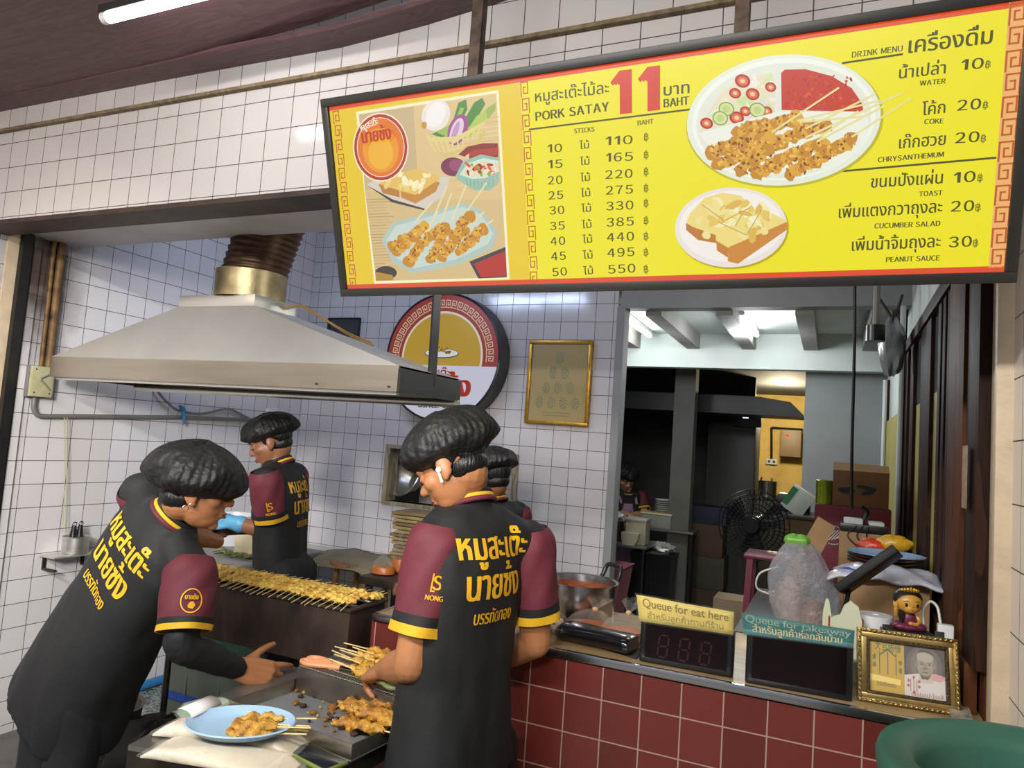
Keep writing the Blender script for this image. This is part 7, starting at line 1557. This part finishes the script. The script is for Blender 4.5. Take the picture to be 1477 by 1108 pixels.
# --- the man in front, back turned, working at the tray
fA = Vector((-.97, .24, 0)).normalized(); rA = Vector((fA.y, -fA.x, 0))
C7 = aD(686, 722, 1.95); UA = (Vector((0, 0, 1)) + CR * .02 + fA * .02).normalized()
shL = aD(629, 788, 1.86); shR = aD(762, 788, 2.07)
eL = aD(593, 958, 1.80); wL = aD(553, 966, 1.98); eR = aD(773, 926, 2.08); wR = aD(690, 960, 2.26)
hipc = aD(664, 1090, 1.97); hips = [hipc - rA * .09 + Vector((0, 0, -.02)), hipc + rA * .09 + Vector((0, 0, -.02))]
gz = lambda p: Vector((p.x, p.y, 0))
kn = [Vector((h.x, h.y, .48)) + fA * .02 for h in hips]; ft = [gz(h) for h in hips]
hdA = (CR * -.88 - CB * -.20 * -1 + Vector((0, 0, -.55))).normalized()
hfA = (-CR * .90 - CB * .30); hfA.z = 0; hfA = (hfA.normalized() * .80 + Vector((0, 0, -.60))).normalized()
hL = (wrist_frame(wL, aD(528, 972, 2.08) - wL, Vector((0, 0, 1)) + CB * .5 - CR * .2), -1, dict(curl=(42, 46, 48, 50), tc=(20, 40), tspread=30))
hR = (wrist_frame(wR, fA * .8 - rA * .5 + Vector((0, 0, -.2)), Vector((0, 0, 1))), 1, dict(curl=(30, 30, 32, 34)))
pA = person('person', 'person in front, back turned, with white earbud, hand over the steel tray', gz(hipc), C7, rA, UA, aD(653, 672, 1.94), hfA, Vector((0, 0, 1)), [shL, shR], [eL, eR], [wL, wR], hips, kn, ft, m_skin, [hL, hR], seed=1,
            capkw=dict(r=(.116, .136, .102), c=(0, -.022, .046), tilt=.16), arm_r=(.049, .045, .031))
rt, HM, F_, R_, L_ = pA
# earbud in the left ear
q = MB().ell(HM @ Vector((-.090, .006, -.008)), .0085, None, 10, 8).tube([HM @ Vector((-.091, .008, -.010)), HM @ Vector((-.091, .014, -.040))], .0036, 8)
o = q.build('wireless_earbud', m_white); tag(o, 'white wireless earbud in the ear of the person in front', 'earbud')
# --- the man on the left, bending over to the right
UB = cv(.50, .80, .24); RB = cv(.60, -.60, .52); FB = UB.cross(RB).normalized(); RB = FB.cross(UB).normalized()
C7 = aD(240, 742, 2.20); pel = aD(105, 985, 2.33)
shR = C7 + RB * .19 - UB * .075 + FB * .03; shL = C7 - RB * .185 - UB * .08 + FB * .03
eR = aD(262, 932, 2.06); wR = aD(346, 966, 2.22); eL = shL + FB * .16 - UB * .16; wL = eL + FB * .2 - UB * .06
rh = Vector((RB.x, RB.y, 0)).normalized(); hips = [pel - rh * .09, pel + rh * .09]
fh = Vector((FB.x, FB.y, 0)).normalized(); ft = [gz(h) - fh * .05 for h in hips]; kn = [Vector((h.x, h.y, .48)) - fh * .02 for h in hips]
hfB = (CR * .92 - CB * .34 - CU * .22).normalized()
hR = (wrist_frame(wR, aD(392, 974, 2.27) - wR, CB * .75 + Vector((0, 0, .5)) - CR * .1), 1, dict(sc=1.08, curl=(14, 34, 40, 46), tc=(14, 10), tspread=48, spread=7))
rowsB = ROWS[:6] + [(.34, .182, .125, .006), (.46, .190, .135, -.004), (.58, .20, .145, -.014), (.68, .21, .155, -.02), (.76, .215, .16, -.024)]
pB = person('person', 'person at left bending forward, reaching down with a black sleeved arm', gz(pel), C7, RB, UB, aD(281, 709, 2.19), hfB, Vector((0, 0, 1)) - CR * .05, [shL, shR], [eL, eR], [wL, wR], hips, kn, ft, m_skin, [None, hR], seed=2, rows=rowsB,
            hem=(pel, (0, 0, -.04)), capkw=dict(r=(.125, .148, .118), c=(0, -.004, .036), tilt=-.04), arm_r=(.047, .040, .030), shirt_end=(.74, .80))
rt, HM, F_, R_, L_ = pB
a = MB(); P = [eR.lerp(shR, .30), eR, eR.lerp(wR, .45), wR.lerp(eR, .06)]; limb(a, P, [.050, .046, .043, .034], 16)
child('arm_sleeve', remesh(a, .006, 3, wr(.003, 8, (30, 30, 30))), mat('black_arm_sleeve', '121214', .7, bump=.1, bs=200), rt, L_, 'black elastic arm sleeve')
for dx in (0, .016): MB().lathe([(.0075, -.0012), (.0095, 0), (.0075, .0012)], 16, HM @ Matrix.Translation((.084, .004 - dx, -.036 - dx * .6)) @ Matrix.Rotation(PI / 2, 4, 'Y')).shift(L_).build('earring', m_gold_e, rt)
def badge(mb):
    n = 28
    for k in range(n):
        a0, a1 = 2 * PI * k / n, 2 * PI * (k + 1) / n; mb.poly([(.030 * math.cos(a0), .034 * math.sin(a0)), (.030 * math.cos(a1), .034 * math.sin(a1)), (.0265 * math.cos(a1), .0305 * math.sin(a1)), (.0265 * math.cos(a0), .0305 * math.sin(a0))])
    mb.poly(blob(.002, -.012, .010, .010, 0, 10, .2)); lettering(mb, 'นายซ้ง', -.018, .004, .018, .004, .010, .0008, 0, None, 0, 'th')
sl = [c for c in rt.children if c.name.startswith('sleeve') and not c.name.startswith('sleeve_')]
def arm_emblem(rt, sl, S, E, t, draw, L, sx=0.0):
    d = (E - S).normalized(); c = S.lerp(E, t); n = (EYE - c).normalized(); n = (n - d * n.dot(d)).normalized(); n = (n + n.cross(d) * sx).normalized(); u = n.cross(d) * 1.0; v = -d
    if u.dot(CR) < 0: u = -u
    emblem(sl, sl.data, L, c, u, v, n, draw)
arm_emblem(rt, sl[1], shR, eR, .42, badge, L_, 0.15)
def monogram(mb):
    lettering(mb, 'S', -.010, 0, .012, 0, .034, .0012, 0, None, 0, 'glyph'); stroke(mb, [(-.012, .036), (-.012, -.004), (-.004, -.004)], .004, 0, None); lettering(mb, 'NONG', -.022, -.026, .022, -.026, .012, .0006, 0, None, 0, 'glyph')
rt = pA[0]; sl = [c for c in rt.children if c.name.startswith('sleeve') and not c.name.startswith('sleeve_')]
C7a = aD(686, 722, 1.95); S_ = aD(629, 788, 1.86)
arm_emblem(rt, sl[0], S_, aD(600, 958, 1.79), .36, monogram, pA[4], .25)
# --- the man behind the grill, facing left
fC = (-CR - CB * .04); fC.z = 0; fC.normalize(); rC = Vector((fC.y, -fC.x, 0)); UC = (Vector((0, 0, 1)) + fC * .10).normalized()
D = 3.5; C7 = aD(410, 668, D)
shL = C7 - rC * .185 - UC * .08 + fC * .02; shR = C7 + rC * .185 - UC * .08 + fC * .02
eL = aD(395, 768, 3.36); wL = aD(333, 753, 3.38); eR = eL + rC * .36 + fC * .03; wR = aD(326, 765, 3.50)
pel = C7 - UC * .55 - fC * .02; hips = [pel - rC * .09, pel + rC * .09]; ft = [gz(h) for h in hips]; kn = [Vector((h.x, h.y, .48)) + fC * .02 for h in hips]
hL = (wrist_frame(wL, aD(296, 756, 3.42) - wL, CU * .7 + CB * .5), -1, dict(curl=(30, 32, 34, 36)))
hR = (wrist_frame(wR, aD(302, 772, 3.52) - wR, -CU * .6 + CB * .5), 1, dict(curl=(30, 34, 38, 40)))
hfC = (fC * .86 + Vector((0, 0, -.42)) + CB * .16).normalized()
pC = person('person', 'person behind the grill facing left, black cap, maroon sleeves, blue glove on the raised hand', gz(pel), C7, rC, UC, aD(392, 638, D), hfC, Vector((0, 0, 1)), [shL, shR], [eL, eR], [wL, wR], hips, kn, ft, m_skin2, [hL, hR], seed=3, vox=.0055,
            capkw=dict(r=(.118, .140, .090), c=(0, -.012, .052), tilt=.1))
g = MB(); hand(g, hL[0], -1, (30, 32, 34, 36), sc=1.07); limb(g, [wL + (eL - wL).normalized() * .05, wL + (eL - wL).normalized() * .02, wL], [.041, .036, .034])
o = child('glove', remesh(g, .006, 2), mat('blue_nitrile', '5aa0c8', 0.4, bump=.3, bs=60), pC[0], pC[4], 'blue disposable glove')
sl = [c for c in pC[0].children if c.name.startswith('sleeve') and not c.name.startswith('sleeve_')]
arm_emblem(pC[0], sl[0], shL, eL, .46, monogram, pC[4], .0)

# --- the person behind the man in front, mostly hidden
fD = (-CR * .8 - CB * .5); fD.z = 0; fD.normalize(); rD = Vector((fD.y, -fD.x, 0)); UD = Vector((0, 0, 1)); D = 3.3
C7 = aD(716, 722, D); shL = C7 - rD * .18 - UD * .08; shR = C7 + rD * .18 - UD * .08
eL = shL - UD * .27 + fD * .05; eR = shR - UD * .27 + fD * .05; wL = eL + fD * .22 - UD * .05; wR = eR + fD * .22 - UD * .05
pel = C7 - UD * .56; hips = [pel - rD * .09, pel + rD * .09]; ft = [gz(h) for h in hips]; kn = [Vector((h.x, h.y, .48)) + fD * .02 for h in hips]
hd = [(wrist_frame(w, fD, Vector((0, 0, 1))), s, dict()) for w, s in ((wL, -1), (wR, 1))]
person('person', 'person almost hidden behind the one in front, only black cap and dark shoulder showing', gz(pel), C7, rD, UD, aD(706, 690, D), (fD + Vector((0, 0, -.3))).normalized(), Vector((0, 0, 1)), [shL, shR], [eL, eR], [wL, wR], hips, kn, ft, m_skin2, hd, seed=4, vox=.008,
       capkw=dict(r=(.130, .135, .085), c=(0, -.012, .058)), text=False, fine=True)
# --- the woman in the shop, pink apron
fE = (CB * .93 + CR * .25); fE.z = 0; fE.normalize(); rE = Vector((fE.y, -fE.x, 0)); UE = (Vector((0, 0, 1)) + fE * .06).normalized(); D = 7.0
C7 = aD(901, 706, D); shL = C7 - rE * .17 - UE * .075; shR = C7 + rE * .17 - UE * .075
eL = aD(929, 742, D - .05); eR = aD(884, 745, D); wL = aD(908, 744, D - .25); wR = aD(897, 748, D - .25)
pel = C7 - UE * .52; hips = [pel - rE * .09, pel + rE * .09]; ft = [gz(h) for h in hips]; kn = [Vector((h.x, h.y, .46)) + fE * .02 for h in hips]
hL = (wrist_frame(wL, aD(900, 738, D - .3) - wL, Vector((0, 0, 1))), -1, dict(curl=(35, 38, 40, 42))); hR = (wrist_frame(wR, aD(905, 740, D - .32) - wR, Vector((0, 0, 1))), 1, dict(curl=(35, 38, 40, 42)))
pE = person('person', 'person in pinkish apron standing inside the shop by the folding table, looking down', gz(pel), C7, rE, UE, aD(902, 690, D - .06), (fE * .8 + Vector((0, 0, -.5))).normalized(), Vector((0, 0, 1)), [shL, shR], [eL, eR], [wL, wR], hips, kn, ft, m_skin3, [hL, hR], seed=6, vox=.007,
       capkw=dict(r=(.115, .125, .095), c=(0, -.018, .050)), text=False)
ap = MB(); FE = UE.cross(rE).normalized() * 1.0
ringsA = []
for d, w, fo in ((.12, .085, .125), (.20, .10, .150), (.30, .13, .155), (.36, .165, .155), (.50, .175, .165), (.70, .185, .175), (.85, .19, .18)):
    ringsA.append([C7 - UE * d + rE * (w * k / 8) + FE * (fo * math.cos(k / 8 * 1.1) - (.0 if abs(k) < 8 else .01)) for k in range(-8, 9)])
ap.loft(ringsA, caps=False, closed=False)
for s in (-1, 1): ap.tube([C7 - UE * .12 + rE * s * .08 + FE * .125, C7 - UE * .03 + rE * s * .085 + FE * .07, C7 + UE * .005 + rE * s * .06 + FE * .0], .012, 6, flat=.3)
o = ap.shift(pE[4]).build('apron', mat('pink_apron', '9a7590', .75, var=.1, vs=20, bump=.15, bs=60), pE[0]); o['label'] = 'dusty pink apron'
o.modifiers.new('t', 'SOLIDIFY').thickness = .006
